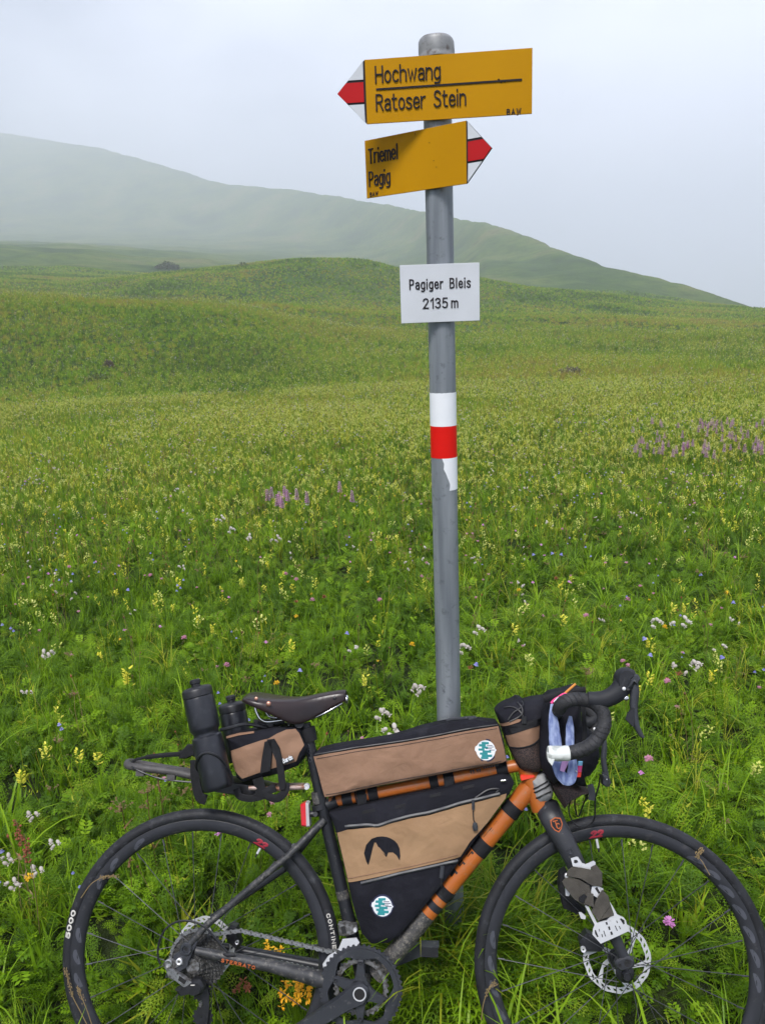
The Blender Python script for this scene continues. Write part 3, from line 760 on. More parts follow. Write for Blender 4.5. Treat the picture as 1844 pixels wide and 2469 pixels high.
mb.lathe([(PR + .001, 0), (.0375, 0), (.0378, hc * .12), (.0365, hc * .2), (.0372, hc * .3), (.0372, hc * .8), (.035, hc * .92), (.0315, hc), (.0, hc + .002)], (px0, py0, zc0), (0, 0, 1), seg=36)
for i, v in enumerate(mb.v):
    nn = mnoise.noise(Vector(v) * 45) * .0016; d = Vector((v[0] - px0, v[1] - py0, 0)); d = d.normalized() if d.length > 1e-4 else d
    mb.v[i] = (v[0] + d.x * nn, v[1] + d.y * nn, v[2] + nn)
mb.build('pole_cap', MAT['cap_metal'], pole)
def band(y0, y1, m, name, label=None, torn=None):
    za, zb = pole_pt(y1), pole_pt(y0); mb = MB(); r = PR + .0006
    if torn is None:
        nseg = 40; rows = 6; vs = []; fs = []
        for i in range(rows + 1):
            for j in range(nseg):
                a = 6.2832 * j / nseg; dz = 0
                if i == rows: dz = -.0016 * max(0, mnoise.noise(Vector((math.cos(a) * 4, math.sin(a) * 4, y0))))
                vs.append((px0 + r * math.cos(a), py0 + r * math.sin(a), za + (zb - za) * i / rows + dz))
        for i in range(rows):
            for j in range(nseg): fs.append((i * nseg + j, i * nseg + (j + 1) % nseg, (i + 1) * nseg + (j + 1) % nseg, (i + 1) * nseg + j))
        mb.add(vs, fs)
    else:
        vs = []; fs = []; nseg = 16; rows = len(torn) - 1
        for i, (t, s) in enumerate(torn):            # s: position of the torn edge across the pole, -1 left .. 1 right
            a0 = -math.pi / 2 + math.asin(max(-1, min(1, s))); a1 = .9
            for j in range(nseg + 1):
                a = a0 + (a1 - a0) * j / nseg
                vs.append((px0 + r * math.cos(a), py0 + r * math.sin(a), zb + (za - zb) * t))
        for i in range(rows):
            for j in range(nseg): fs.append((i * (nseg + 1) + j, (i + 1) * (nseg + 1) + j, (i + 1) * (nseg + 1) + j + 1, i * (nseg + 1) + j + 1))
        mb.add(vs, fs)
    o = mb.build(name, MAT[m], pole, label=label); return o
band(948, 1029, 'band_white', 'marking_band', 'white band painted round the pole')
band(1029, 1106, 'band_red', 'marking_band', 'red band painted round the pole')
band(1106, 1184, 'band_white', 'marking_band', 'torn lower white band with its left half peeled away',
     [(0, -.22), (.08, -.16), (.16, -.08), (.25, -.1), (.33, -.12), (.42, 0), (.5, .08), (.6, .16), (.7, .26), (.8, .34), (.9, .33), (1.0, .28)])
def signplane(cor, psi, y0):
    """frame of a board: corners of the picture meet a vertical plane turned by psi in front of the pole"""
    a = R_(psi); n = Vector((math.sin(a), -math.cos(a), 0)); t = Vector((math.cos(a), math.sin(a), 0))
    P0 = Vector((px0, py0, EYE)) + n * y0
    def hit(x, y):
        c = c2w(Vector(((x - PCX) / FPX, (y - PCY) / FPX, 1)))
        p = CAM + c * ((P0 - CAM).dot(n) / c.dot(n)); d = p - P0; return d.dot(t), d.z
    def mp_(x, y, h): return P0 + t * x + Vector((0, 0, 1)) * y + n * h
    return hit, mp_, [hit(*c) for c in cor]
def S1(x, y): return 780 + .32688 * x, 50 + .3268 * y
def build_board(name, label, cor, psi, tip, matb):
    hit, mp_, P = signplane(cor, psi, PR + .007)
    x0 = (P[0][0] + P[3][0]) / 2; x1 = (P[1][0] + P[2][0]) / 2; z1 = (P[0][1] + P[1][1]) / 2; z0 = (P[2][1] + P[3][1]) / 2
    mb = MB(); e = .0012
    mb.prism([(x0, z0), (x1, z0), (x1, z1), (x0, z1)], mp_, -.004, 0, .0007)
    bd = mb.build(name, MAT[matb], post, smooth=False, label=label)
    mb = MB(); mb.box(mp_((0), (z0 + z1) / 2, -.0095), .05, .012, (z1 - z0) * .5, (mp_(1, 0, 0) - mp_(0, 0, 0), (mp_(0, 0, 1) - mp_(0, 0, 0)), Vector((0, 0, 1))))
    mb.build('bracket', MAT['galvanised'], bd, smooth=False)
    return bd, hit, mp_, (x0, x1, z0, z1)
k_ = 1.1162
# upper board
bd, hit, mp_, (x0, x1, z0, z1) = build_board('direction_board', 'upper yellow board pointing left towards Hochwang and Ratoser Stein',
    [(789 * k_, 129 * k_), (1149 * k_, 103 * k_), (1149 * k_, 247 * k_), (791 * k_, 266 * k_)], -5.75, None, 'sign_yellow')
H_ = z1 - z0
def tip_parts(bd, hit, mp_, xb, z0, z1, xt, ta, tb, sgn):
    """arrow head: black backing, white, red, white fields"""
    zm = (z0 + z1) / 2; bl = .0042; mb = MB()
    out = [(xb, z0), (xb, z1), (xt, zm)] if sgn < 0 else [(xb, z0), (xt, zm), (xb, z1)]
    out = out if sgn > 0 else [(xb, z1), (xt, zm), (xb, z0)]
    mb.prism(out, mp_, -.004, .0, 0); mb.build('arrow_head', MAT['sign_black'], bd, smooth=False)
    def xe(z): return xb + (xt - xb) * (1 - abs(z - zm) / ((z1 - z0) / 2))
    def field(m, zs, nm):
        mb = MB(); poly = [(xb + sgn * bl, zs[0])] + [(xe(z) - sgn * (.0009 if 0 else 0), z) for z in zs] + [(xb + sgn * bl, zs[-1])]
        poly = [p for i, p in enumerate(poly) if i == 0 or (abs(p[0] - poly[i - 1][0]) + abs(p[1] - poly[i - 1][1])) > 1e-5]
        if sgn < 0: poly = poly[::-1]
        mb.prism(poly, mp_, 0.0002, .0014, 0); mb.build(nm, MAT[m], bd, smooth=False)
    hh = z1 - z0
    field('sign_red', [zm - hh * tb, zm, zm + hh * ta], 'red_field')
    field('sign_white', [zm + hh * (ta + .04), z1 - hh * .025], 'white_field')
    field('sign_white', [z0 + hh * .025, zm - hh * (tb + .035)], 'white_field')
xt, zt = hit(*S1(103, 540))
tip_parts(bd, hit, mp_, x0, z0, z1, xt, .155, .155, -1)
def text_on(bd, hit, mp_, s, pL, pR, hgt, hw, thick, gap=.16, name='lettering', m='sign_black', base=None):
    a = hit(*pL); b = hit(*pR); w = b[0] - a[0]
    xs = w / (text_width(s, gap) * hgt); mb = MB(); y = a[1] if base is None else base
    stroke_text(mb, s, lambda x, yy, n: mp_(x, yy, n + .0001), a[0], y, hgt, hw, thick, xs, gap)
    return mb.build(name, MAT[m], bd, smooth=False)
def zof(hit, x, y): return hit(*S1(x, y))[1]
hc_ = zof(hit, 400, 338) - zof(hit, 400, 455)
text_on(bd, hit, mp_, 'Hochwang', S1(386, 457), S1(858, 430), hc_, .0016, .0022, base=zof(hit, 392, 457))
text_on(bd, hit, mp_, 'Ratoser Stein', S1(392, 663), S1(1046, 620), hc_, .0016, .0022, base=zof(hit, 395, 663))
mb = MB(); a = hit(*S1(387, 502)); b = hit(*S1(1462, 440)); zz = (a[1] + b[1]) / 2
mb.prism([(a[0], zz - .0018), (b[0], zz - .0018), (b[0], zz + .0018), (a[0], zz + .0018)], mp_, .0001, .0016, .0003); mb.build('dividing_line', MAT['sign_black'], bd, smooth=False)
text_on(bd, hit, mp_, 'BAW', S1(1352, 694), S1(1452, 686), zof(hit, 1352, 655) - zof(hit, 1352, 694), .0011, .001, gap=.36)
for q in ((1310, 455), (1335, 452), (1290, 432), (1428, 697)):
    mb = MB(); h = hit(*S1(*q)); mb.sphere(mp_(h[0], h[1], .0005), .0018, 6, 4, (1.3, 1, .5)); mb.build('paint_chip', MAT['sign_black'], bd)
# lower board
bd, hit, mp_, (x0, x1, z0, z1) = build_board('direction_board', 'lower yellow board pointing right towards Triemel and Pagig',
    [(787 * k_, 304 * k_), (1006 * k_, 260.5 * k_), (1008 * k_, 398 * k_), (792 * k_, 427 * k_)], -34.75, None, 'sign_yellow')
xt, zt = hit(*S1(1238, 940))
tip_parts(bd, hit, mp_, x1, z0, z1, xt, .16, .15, 1)
hc2 = zof(hit, 345, 945) - zof(hit, 345, 1048)
text_on(bd, hit, mp_, 'Triemel', S1(338, 1050), S1(546, 1016), hc2, .0017, .0018, base=zof(hit, 352, 1050), gap=.2)
text_on(bd, hit, mp_, 'Pagig', S1(341, 1218), S1(490, 1200), hc2, .0017, .0018, base=zof(hit, 347, 1219), gap=.2)
text_on(bd, hit, mp_, 'BAW', S1(345, 1297), S1(402, 1290), zof(hit, 345, 1270) - zof(hit, 345, 1298), .0008, .001, gap=.36)
for q in ((675, 830), (677, 842), (780, 900), (832, 1080), (812, 1032)):
    mb = MB(); h = hit(*S1(*q)); mb.sphere(mp_(h[0], h[1], .0003), .0014, 6, 4, (1, 1, .5)); mb.build('paint_chip', MAT['sign_black'], bd)
# white place board
def S2(x, y): return 900 + .31657 * x, 600 + .31646 * y
bd, hit, mp_, (x0, x1, z0, z1) = build_board('place_board', 'small white board with the place name and altitude', [(863 * k_, 573 * k_), (1035 * k_, 567 * k_), (1036 * k_, 692 * k_), (867 * k_, 699 * k_)], 2.5, None, 'sign_white')
z2 = lambda x, y: hit(*S2(x, y))[1]
h3 = z2(282, 237) - z2(282, 308)
text_on(bd, hit, mp_, 'Pagiger Bleis', S2(279, 309), S2(736, 292), h3, .0015, .0011, base=z2(285, 308), gap=.27)
text_on(bd, hit, mp_, '2135', S2(382, 453), S2(563, 446), z2(385, 381) - z2(385, 453), .0015, .0011, gap=.24)
text_on(bd, hit, mp_, 'm', S2(596, 446), S2(641, 445), h3, .0015, .0011)
# ------------------------------------------------------------------ the bicycle's frame of reference
mat('frame_dusty', (.018, .019, .022), .5, (.040, .040, .044), 40, .35, .65, dirt=(.13, .12, .11), dscale=90, dlo=.52, dhi=.68)
mat('frame_orange', (.42, .115, .018), .36, (.36, .095, .014), 8, dirt=(.26, .15, .085), dscale=46, dlo=.54, dhi=.76)
mat('frame_black', (.012, .013, .016), .36, (.018, .019, .024), 12, dirt=(.10, .09, .085), dscale=85, dlo=.60, dhi=.78, spec=.35)
mat('frame_mud', (.022, .022, .025), .6, (.065, .062, .06), 70, .35, .6, dirt=(.16, .145, .125), dscale=160, dlo=.50, dhi=.64)
mat('rubber', (.010, .010, .013), .6, (.018, .019, .024), 22, dirt=(.06, .062, .07), dscale=60, dlo=.56, dhi=.78, spec=.35, bump=.2, bscale=260)
mat('carbon_rim', (.020, .021, .026), .42, (.028, .029, .036), 14, spec=.35, dirt=(.07, .065, .065), dscale=45, dlo=.60, dhi=.78)
mat('decal_grey', (.050, .053, .068), .5, (.065, .068, .085), 30)
mat('decal_red', (.34, .02, .04), .5)
mat('decal_white', (.62, .60, .56), .5, (.45, .43, .40), 60)
mat('decal_orange', (.55, .13, .03), .5)
mat('decal_black', (.012, .011, .012), .5)
mat('steel', (.42, .42, .43), .35, (.25, .25, .26), 60, .4, .7, metal=.8, dirt=(.10, .09, .08), dscale=120, dlo=.5, dhi=.65)
mat('cog_steel', (.028, .027, .026), .5, (.10, .097, .092), 260, .5, .62)
mat('fork_black', (.016, .017, .022), .45, (.024, .025, .031), 25, dirt=(.12, .11, .10), dscale=130, dlo=.64, dhi=.72)
mat('spoke_grey', (.09, .09, .10), .4, metal=.5)
mat('steel_dirty', (.20, .20, .205), .5, (.07, .065, .06), 120, .4, .6, metal=.5)
mat('alloy_bright', (.74, .74, .76), .33, (.62, .62, .65), 20, metal=.45, dirt=(.35, .33, .30), dscale=60, dlo=.62, dhi=.8)
mat('chrome', (.75, .75, .76), .15, (.6, .6, .6), 20, metal=1.0)
mat('crank_grey', (.022, .024, .030), .45, (.030, .032, .040), 20, dirt=(.14, .135, .13), dscale=80, dlo=.60, dhi=.78)
mat('plastic_black', (.008, .008, .010), .42, (.013, .013, .017), 18, dirt=(.06, .06, .06), dscale=70, dlo=.62, dhi=.85)
mat('bottle_black', (.010, .011, .015), .33, (.016, .017, .024), 7, dirt=(.045, .048, .056), dscale=35, dlo=.55, dhi=.85)
mat('tan_fabric', (.270, .160, .105), .85, (.225, .130, .085), 9, .35, .7, bump=.35, bscale=650, wrinkle=.45, spec=.15, dirt=(.20, .115, .075), dscale=8, dlo=.52, dhi=.8)
mat('tan_fabric_light', (.330, .205, .115), .85, (.285, .172, .095), 9, .35, .7, bump=.35, bscale=650, wrinkle=.45, spec=.15, dirt=(.24, .15, .09), dscale=7, dlo=.55, dhi=.85)
mat('black_fabric', (.008, .008, .012), .8, (.013, .013, .019), 14, bump=.3, bscale=600, wrinkle=.45, spec=.15, dirt=(.040, .040, .048), dscale=12, dlo=.6, dhi=.9)
mat('black_webbing', (.007, .007, .009), .7, (.012, .012, .015), 40, spec=.25, bump=.3, bscale=500)
mat('grey_webbing', (.080, .072, .062), .85, (.055, .050, .044), 40, spec=.2, bump=.3, bscale=500)
mat('leather', (.022, .010, .010), .33, (.014, .009, .011), 14, .35, .7, bump=.15, bscale=90)
mat('copper', (.60, .30, .22), .35, metal=.8)
mat('denim', (.14, .18, .36), .9, (.30, .36, .56), 120, .4, .62, bump=.3, bscale=300, wrinkle=.9, spec=.1, stretch=(1, .35, 1))
mat('bar_tape', (.009, .009, .011), .7, (.028, .028, .032), 30, bump=.4, bscale=350)
mat('hood_rubber', (.013, .014, .018), .6, (.019, .020, .025), 30, spec=.3)
mat('white_tape', (.60, .62, .60), .6, (.38, .40, .38), 60, .5, .62, bump=.3, bscale=90, wrinkle=.6)
mat('grey_cloth', (.24, .24, .245), .85, (.32, .32, .32), 40, bump=.3, bscale=200)
mat('light_red', (.60, .02, .03), .3); mat('light_grey', (.42, .40, .42), .5)
mat('patch_white', (.78, .80, .84), .6); mat('patch_teal', (.02, .26, .28), .6); mat('patch_navy', (.012, .014, .05), .6)
mat('tag_pink', (.85, .06, .25), .5); mat('tag_blue', (.25, .60, .85), .5); mat('tag_lilac', (.70, .38, .72), .6)
mat('stick_orange', (.70, .28, .05), .5); mat('neon_red', (.85, .05, .02), .5)
mat('mesh_brown', (.075, .046, .040), .8, (.016, .013, .015), 420, .45, .55, bump=.3, bscale=300)
mat('rack_grey', (.075, .070, .070), .6, (.06, .055, .055), 60, .42, .55, metal=.2)
mat('rust_alloy', (.40, .30, .27), .5, (.22, .10, .06), 60, .45, .6, metal=.3)

LEAN = R_(21.3); WR = 0.342
Hr = c2w(Vector((-.4412, 1.0753, 1.876))) + CAM; Hf = c2w(Vector((.5582, 1.063, 1.8086))) + CAM
bu = (Hf - Hr); WB = bu.length; bu.normalize()
bv = Vector((0, math.sin(LEAN), math.cos(LEAN))); bv = (bv - bu * bv.dot(bu)).normalized(); bw = bu.cross(bv).normalized()
BO = Hr - bv * WR
BM = Matrix.Translation(BO) @ Matrix((bu, bv, bw)).transposed().to_4x4()
def bp(x, y, w=0.0):
    """point of the bicycle's plane (u along, v up, w towards the drive side) at a place of the picture"""
    c = c2w(Vector(((x - PCX) / FPX, (y - PCY) / FPX, 1)))
    P = BO + bw * w; t = (P - CAM).dot(bw) / c.dot(bw); d = CAM + c * t - BO
    return Vector((d.dot(bu), d.dot(bv), w))
c3 = lambda x, y, w=0: bp(280 + x * .3632, 1600 + y * .3632, w)
c4 = lambda x, y, w=0: bp(740 + x * .3269, 1700 + y * .3268, w)
c5 = lambda x, y, w=0: bp(1160 + x * .26634, 1580 + y * .26634, w)
c6 = lambda x, y, w=0: bp(1100 + x * .4504, 1900 + y * .4505, w)
c7 = lambda x, y, w=0: bp(340 + x * .3995, 2050 + y * .3994, w)
cB = lambda x, y, w=0: bp(480 + x * .2481, 1920 + y * .2482, w)
cC = lambda x, y, w=0: bp(1120 + x * .2481, 1920 + y * .2482, w)
Wd = Vector((0, 0, 1)); HR = Vector((0, WR, 0)); HF = Vector((WB, WR, 0))
bike = thing('touring_bicycle', 'dirty orange and black drop-bar bicycle with brown leather saddle leaning on the signpost', 'bicycle', BM, (0.5, 0, 0))
flatmap = lambda x, y, h: Vector((x, y, h))
def P2(*pts): return [(p[0], p[1]) for p in pts]
def poly(mb, pts, w0, w1, bev=.0):
    q = P2(*pts); ar = sum(q[i - 1][0] * q[i][1] - q[i][0] * q[i - 1][1] for i in range(len(q)))
    if ar < 0: q = q[::-1]
    mb.prism(q, flatmap, w0, w1, bev)
def onto(p, w):
    """carry a point along its line of sight to the layer w"""
    cl = BM.inverted() @ CAM; p = Vector(p); d = p - cl
    return cl + d * ((w - cl.z) / d.z)
def polyp(mb, pts, w0, w1, bev=.0): poly(mb, [onto(p, w1) for p in pts], w0, w1, bev)
def smoothpts(pts, n=6, closed=False):
    """Catmull-Rom through the points"""
    pts = [Vector(p) for p in pts]; out = []; m = len(pts)
    rng_ = range(m) if closed else range(m - 1)
    for i in rng_:
        p0 = pts[(i - 1) % m] if (closed or i > 0) else pts[0] * 2 - pts[1]
        p1 = pts[i]; p2 = pts[(i + 1) % m]; p3 = pts[(i + 2) % m] if (closed or i < m - 2) else pts[-1] * 2 - pts[-2]
        for k in range(n):
            t = k / n
            out.append(.5 * ((2 * p1) + (p2 - p0) * t + (2 * p0 - 5 * p1 + 4 * p2 - p3) * t * t + (3 * p1 - p0 - 3 * p2 + p3) * t ** 3))
    if not closed: out.append(pts[-1])
    return out
def lerpr(a, b, n): return [a + (b - a) * i / (n - 1) for i in range(n)]

# ------------------------------------------------------------------ wheels
def spoke_mesh(flip):
    mb = MB(); return mb
def wheel(H, name, label, phase, decals):
    wr = bpy.data.objects.new(name, None); COL.objects.link(wr); wr.parent = bike; OFF[wr.name] = OFF[bike.name]
    # tyre: round section, 30 mm
    rc, rt = WR - .0145, .0145
    prof = [(rc + rt * math.cos(a) * 1.0, rt * math.sin(a)) for a in [2 * math.pi * i / 16 for i in range(16)]]
    mb = MB(); mb.lathe(prof, H, Wd, (1, 0, 0), 128, closedprof=True); ty = mb.build('tyre', MAT['rubber'], wr)
    # moulded bead line
    mb = MB(); mb.tube([H + Vector((math.cos(a) * (.3178), math.sin(a) * (.3178), .0108)) for a in [2 * math.pi * i / 96 for i in range(96)]], .0011, 5, closed=True); mb.build('bead_line', MAT['plastic_black'], ty)
    # deep rim
    pr = [(.3175, .0120), (.310, .0130), (.301, .0120), (.2935, .0085), (.2898, .004), (.289, 0), (.2898, -.004), (.2935, -.0085), (.301, -.0120), (.310, -.0130), (.3175, -.0120)]
    mb = MB(); mb.lathe(pr, H, Wd, (1, 0, 0), 128, closedprof=True); rim = mb.build('rim', MAT['carbon_rim'], wr)
    # hub
    mb = MB(); mb.lathe([(.0, -.055), (.010, -.055), (.010, -.04), (.021, -.034), (.021, -.030), (.014, -.022), (.012, 0), (.014, .022), (.021, .030), (.021, .034), (.010, .04), (.008, .055), (0, .055)], H, Wd, (1, 0, 0), 28)
    mb.build('hub', MAT['plastic_black'], wr)
    ns_ = 24; proto = {}
    for k in range(ns_):
        side = 1 if k % 2 else -1; pair = (k // 2) % 2
        a = 2 * math.pi * k / ns_ + phase; ah = a + (.95 if pair else -.95)
        if (k % 2, pair) not in proto:
            mb = MB(); a0 = .95 if pair else -.95
            mb.tube([Vector((math.cos(a0) * .025, math.sin(a0) * .025, side * .032)), Vector((.2865, 0, side * .003))], .0010, 5)
            mb.tube([Vector((.271, 0, side * .0045)), Vector((.2865, 0, side * .003))], .0019, 5)
            proto[(k % 2, pair)] = mb.mesh('spoke', MAT['spoke_grey'])
        o = bpy.data.objects.new('spoke', proto[(k % 2, pair)]); COL.objects.link(o); o.parent = wr
        off = Vector(OFF[wr.name]['off'])
        o.location = H - off; o.rotation_euler = (0, 0, a)
    return wr, rim, ty
rw, rrim, rty = wheel(HR, 'rear_wheel', None, .1, 0)
fw, frim, fty = wheel(HF, 'front_wheel', None, .22, 0)
def polar(H, w): return lambda ang, r, n: H + Vector((math.cos(ang) * r, math.sin(ang) * r, w + n))
def ang_of(H, p): return math.atan2(p.y - H.y, p.x - H.x)
def rimw(r): return float(np.interp(r, [.2898, .2935, .301, .310, .3175], [.004, .0085, .0120, .0130, .0120]))
def tyw(r): return math.sqrt(max(0, .0145 ** 2 - (r - (WR - .0145)) ** 2))
def rim_blob(H, rim, a0, a1, kind):
    """grey blade-shaped decal on the flank of the rim"""
    mb = MB(); n = 10; vs = []; fs = []
    for i in range(n + 1):
        t = i / n; a = a0 + (a1 - a0) * t
        ri = .294 + .010 * t ** 1.4; ro = ri + (.011 * math.sin(math.pi * min(1, t * .9 + .06)) ** .6 + .0015)
        ro = min(ro, .3125)
        for r in (ri, (ri + ro) / 2, ro): vs.append(H + Vector((math.cos(a) * r, math.sin(a) * r, rimw(r) + .0004)))
    for i in range(n):
        for j in range(2): fs.append((i * 3 + j, i * 3 + j + 1, i * 3 + 4 + j, i * 3 + 3 + j))
    mb.add(vs, fs); mb.build('rim_decal', MAT['decal_grey'], rim)
def arc_text(mb, s, H, r0, a_start, hgt, hw, wfun, xs=1.0, gap=.16, flip=1, slant=0):
    """lettering that runs along the wheel; flip=1: read clockwise with tops outward"""
    f = lambda x, y, n: H + Vector((math.cos(a_start - flip * x / r0) * (r0 + flip * y), math.sin(a_start - flip * x / r0) * (r0 + flip * y), wfun(r0 + flip * y) + .0004 + n * .3))
    stroke_text(mb, s, f, 0, 0, hgt, hw, .0008, xs, gap, slant)
# decals of the rims
for a in (188, 178, 168.5, 143, 133, 118): rim_blob(HR, rrim, R_(a + 6.5), R_(a), 0)
for a in (196, 186, 176, 165.5, 50, 41, 32, 22, 12, 2, -8): rim_blob(HF, frim, R_(a + 7.5), R_(a), 0)
for H, rim, px in ((HR, rrim, cB(625, 425, .013)), (HF, frim, cC(1280, 352, .013))):
    mb = MB(); a = ang_of(H, px); arc_text(mb, '22', H, .2965, a + .052, .013, .0026, rimw, 1.9, .2, 1, .2)
    mb.build('rim_decal', MAT['decal_red'], rim)
mb = MB(); arc_text(mb, 'CONTINENTAL', HR, .3265, ang_of(HR, cB(1215, 1155, .013)), .0072, .0011, tyw, 2.5, .28); mb.build('lettering', MAT['decal_white'], rty)
mb = MB(); arc_text(mb, '5000', HR, .3245, ang_of(HR, bp(130 + 150 / 4.03, 1920 + 1372 / 4.029, .013)), .0095, .0019, tyw, 2.9, .2); mb.build('lettering', MAT['decal_white'], rty)
# tyre valves
for H, wo_, p0, p1 in ((HR, rw, cB(615, 470, 0), cB(548, 590, 0)), (HF, fw, cC(1275, 400, 0), cC(1303, 540, 0))):
    mb = MB(); q = p0.lerp(p1, .72); mb.tube([p0, q], .0032, 8); v = mb.build('valve', MAT['alloy_bright'], wo_)
    mb = MB(); mb.tube([q, p1], .0022, 8); mb.build('valve_tip', MAT['plastic_black'], v)
# front rotor with six slanted arms
def rotor(H, w, wr, r_out, arms=6, ph=0):
    mb = MB(); n = 72
    def lp(r, wav=0): return [(H.x + (r + (wav if (i % 6) < 3 else 0)) * math.cos(2 * math.pi * i / n), H.y + (r + (wav if (i % 6) < 3 else 0)) * math.sin(2 * math.pi * i / n)) for i in range(n)]
    mb.ring(lp(r_out - .001, .0012), lp(r_out - .0048), flatmap, w - .0009, w + .0009)
    mb.ring(lp(r_out - .0105), lp(r_out - .0145, .0012), flatmap, w - .0009, w + .0009)
    for i in range(30):
        a = 2 * math.pi * i / 30; a2 = a + .09
        q = lambda r, aa: (H.x + r * math.cos(aa), H.y + r * math.sin(aa))
        mb.prism([q(r_out - .0112, a), q(r_out - .0112, a + .115), q(r_out - .0042, a2 + .115), q(r_out - .0042, a2)], flatmap, w - .0008, w + .0008)
    rt_ = mb.build('brake_rotor', MAT['alloy_bright'], wr, smooth=False)
    for i in range(arms):
        a = 2 * math.pi * i / arms + ph; mb = MB(); q = lambda r, aa: (H.x + r * math.cos(aa), H.y + r * math.sin(aa))
        mb.prism([q(.022, a - .18), q(.036, a + .05), q(r_out - .014, a + .48), q(r_out - .014, a + .68), q(.040, a + .32), q(.022, a + .30)][::1], flatmap, w - .0010, w + .0006)
        mb.build('rotor_arm', MAT['alloy_bright'], rt_, smooth=False)
    mb = MB(); mb.lathe([(0, .004), (.018, .004), (.022, .001), (.022, -.002)], H + Wd * w, Wd, (1, 0, 0), 24); mb.build('rotor_carrier', MAT['plastic_black'], rt_)
rotor(HF, -.047, fw, .080, 6, .3)
rotor(HR, -.047, rw, .073, 6, 0)

# ------------------------------------------------------------------ frame
fr = MB()
def tube_part(name, pts, rad, m, parent=bike, seg=14, label=None, flat=None):
    mb = MB(); mb.tube(pts, rad, seg, flat=flat); return mb.build(name, MAT[m], parent, label=label)
BBp = c7(1326, 832, .045); BB = Vector((BBp.x, BBp.y, 0))
st_top = c4(120, 770, 0)
seat_tube = tube_part('seat_tube', [BB, st_top], [.0165, .0148], 'frame_black')
tube_part('dried_mud', [BB.lerp(st_top, .13), BB.lerp(st_top, .52)], .0157, 'frame_mud', seat_tube)
HT0 = c5(545, 1375, 0); HT1 = c5(400, 985, 0)
head = tube_part('head_tube', [HT0 + (HT0 - HT1) * .03, HT0.lerp(HT1, .5), HT1], [.0260, .0235, .0235], 'frame_orange', seg=20)
tt0 = c4(170, 716, 0); tt1 = c4(1560, 442, 0)
top_tube = tube_part('top_tube', [tt0, tt0.lerp(tt1, .25), tt1], [.0138, .0142, .0150], 'frame_orange')
tube_part('black_section', [st_top.lerp(tt0, .6), c4(225, 706, 0)], .0153, 'frame_black', top_tube)
for a, b in ((262, 335), (372, 440)):
    A = c4(a, 0, 0); t0 = (c4(a, 700, 0).x - tt0.x) / (tt1.x - tt0.x); t1 = (c4(b, 690, 0).x - tt0.x) / (tt1.x - tt0.x)
    tube_part('black_stripe', [tt0.lerp(tt1, t0), tt0.lerp(tt1, t1)], .0146, 'frame_black', top_tube)
DT1 = c5(400, 1215, 0); DT1 = c4(1640, 605, 0)
DT0 = c7(1440, 735, 0)
down_tube = tube_part('down_tube', [DT0, DT0.lerp(DT1, .5), DT1], [.0215, .0213, .0225], 'frame_orange', seg=20)
def on_dt(x, y):                                        # share of the down tube at a place of crop 4
    p = c4(x, y, .02); d = DT1 - DT0; return (Vector((p.x, p.y, 0)) - DT0).dot(d) / d.length_squared
def dt_piece(t0, t1, r, m, name, label=None, parent=None):
    return tube_part(name, [DT0.lerp(DT1, t0), DT0.lerp(DT1, t1)], r, m, parent or down_tube, 20, label)
tA = on_dt(830, 1600); tB = on_dt(985, 1440)
dt_piece(-.02, on_dt(865, 1540), .0222, 'frame_mud', 'lower_section', 'mud-spattered black lower end of the down tube')
dt_piece(on_dt(905, 1500), on_dt(945, 1462), .0220, 'frame_black', 'black_stripe')
dt_piece(on_dt(985, 1430), on_dt(1030, 1378), .0221, 'frame_black', 'black_stripe')
# lettering cut off by the frame bag on the tube
mb = MB(); dd = (DT1 - DT0).normalized(); dn = Vector((-dd.y, dd.x, 0))
for (x, y), L in (((1385, 870), .014), ((1325, 935), .030), ((1200, 1100), .017), ((1138, 1175), .015), ((1078, 1245), .018)):
    t = on_dt(x, y); c = DT0.lerp(DT1, t); r = .0216
    for s0, s1, q0, q1 in ((-L * .5, L * .5, .60, .88), (L * .2, L * .5, .38, .62)):
        vs = []
        for s_, q_ in ((s0, q0), (s1, q0), (s1, q1), (s0, q1)):
            vs.append(c + dd * s_ + dn * r * 1.012 * q_ + Wd * r * 1.012 * math.sqrt(1 - q_ * q_))
        mb.add(vs, [(0, 1, 2, 3)])
tag(mb.build('lettering', MAT['decal_black'], down_tube, smooth=False), kind='stuff')
# stays
dr = c7(300, 590, .06); rdrop = Vector((HR.x, HR.y, .066))
cs1 = c7(1105, 785, .034)
chainstay = tube_part('chainstay', [c7(330, 605, .066), c7(470, 635, .062), c7(800, 700, .052), cs1], [.0090, .0110, .0145, .0190], 'frame_dusty', seg=16)
tube_part('chainstay', [Vector((0.0, WR, -.066)), Vector((BB.x - .05, BB.y + .0, -.04))], [.009, .016], 'frame_black')
ss0 = c7(300, 560, .066); ss1 = c3(1385, 1035, .016)
tube_part('seatstay', [ss0, c7(400, 450, .064), c7(900, 22, .035), ss1], [.0085, .0080, .0078, .0095], 'frame_dusty')
tube_part('seatstay', [Vector((ss0.x, ss0.y, -.062)), c7(870, 110, -.035), Vector((ss1.x, ss1.y, -.016))], [.0085, .0080, .009], 'frame_black')
tube_part('bridge', [c3(1180, 1210, .03), c3(1215, 1215, -.03)], .006, 'frame_black')
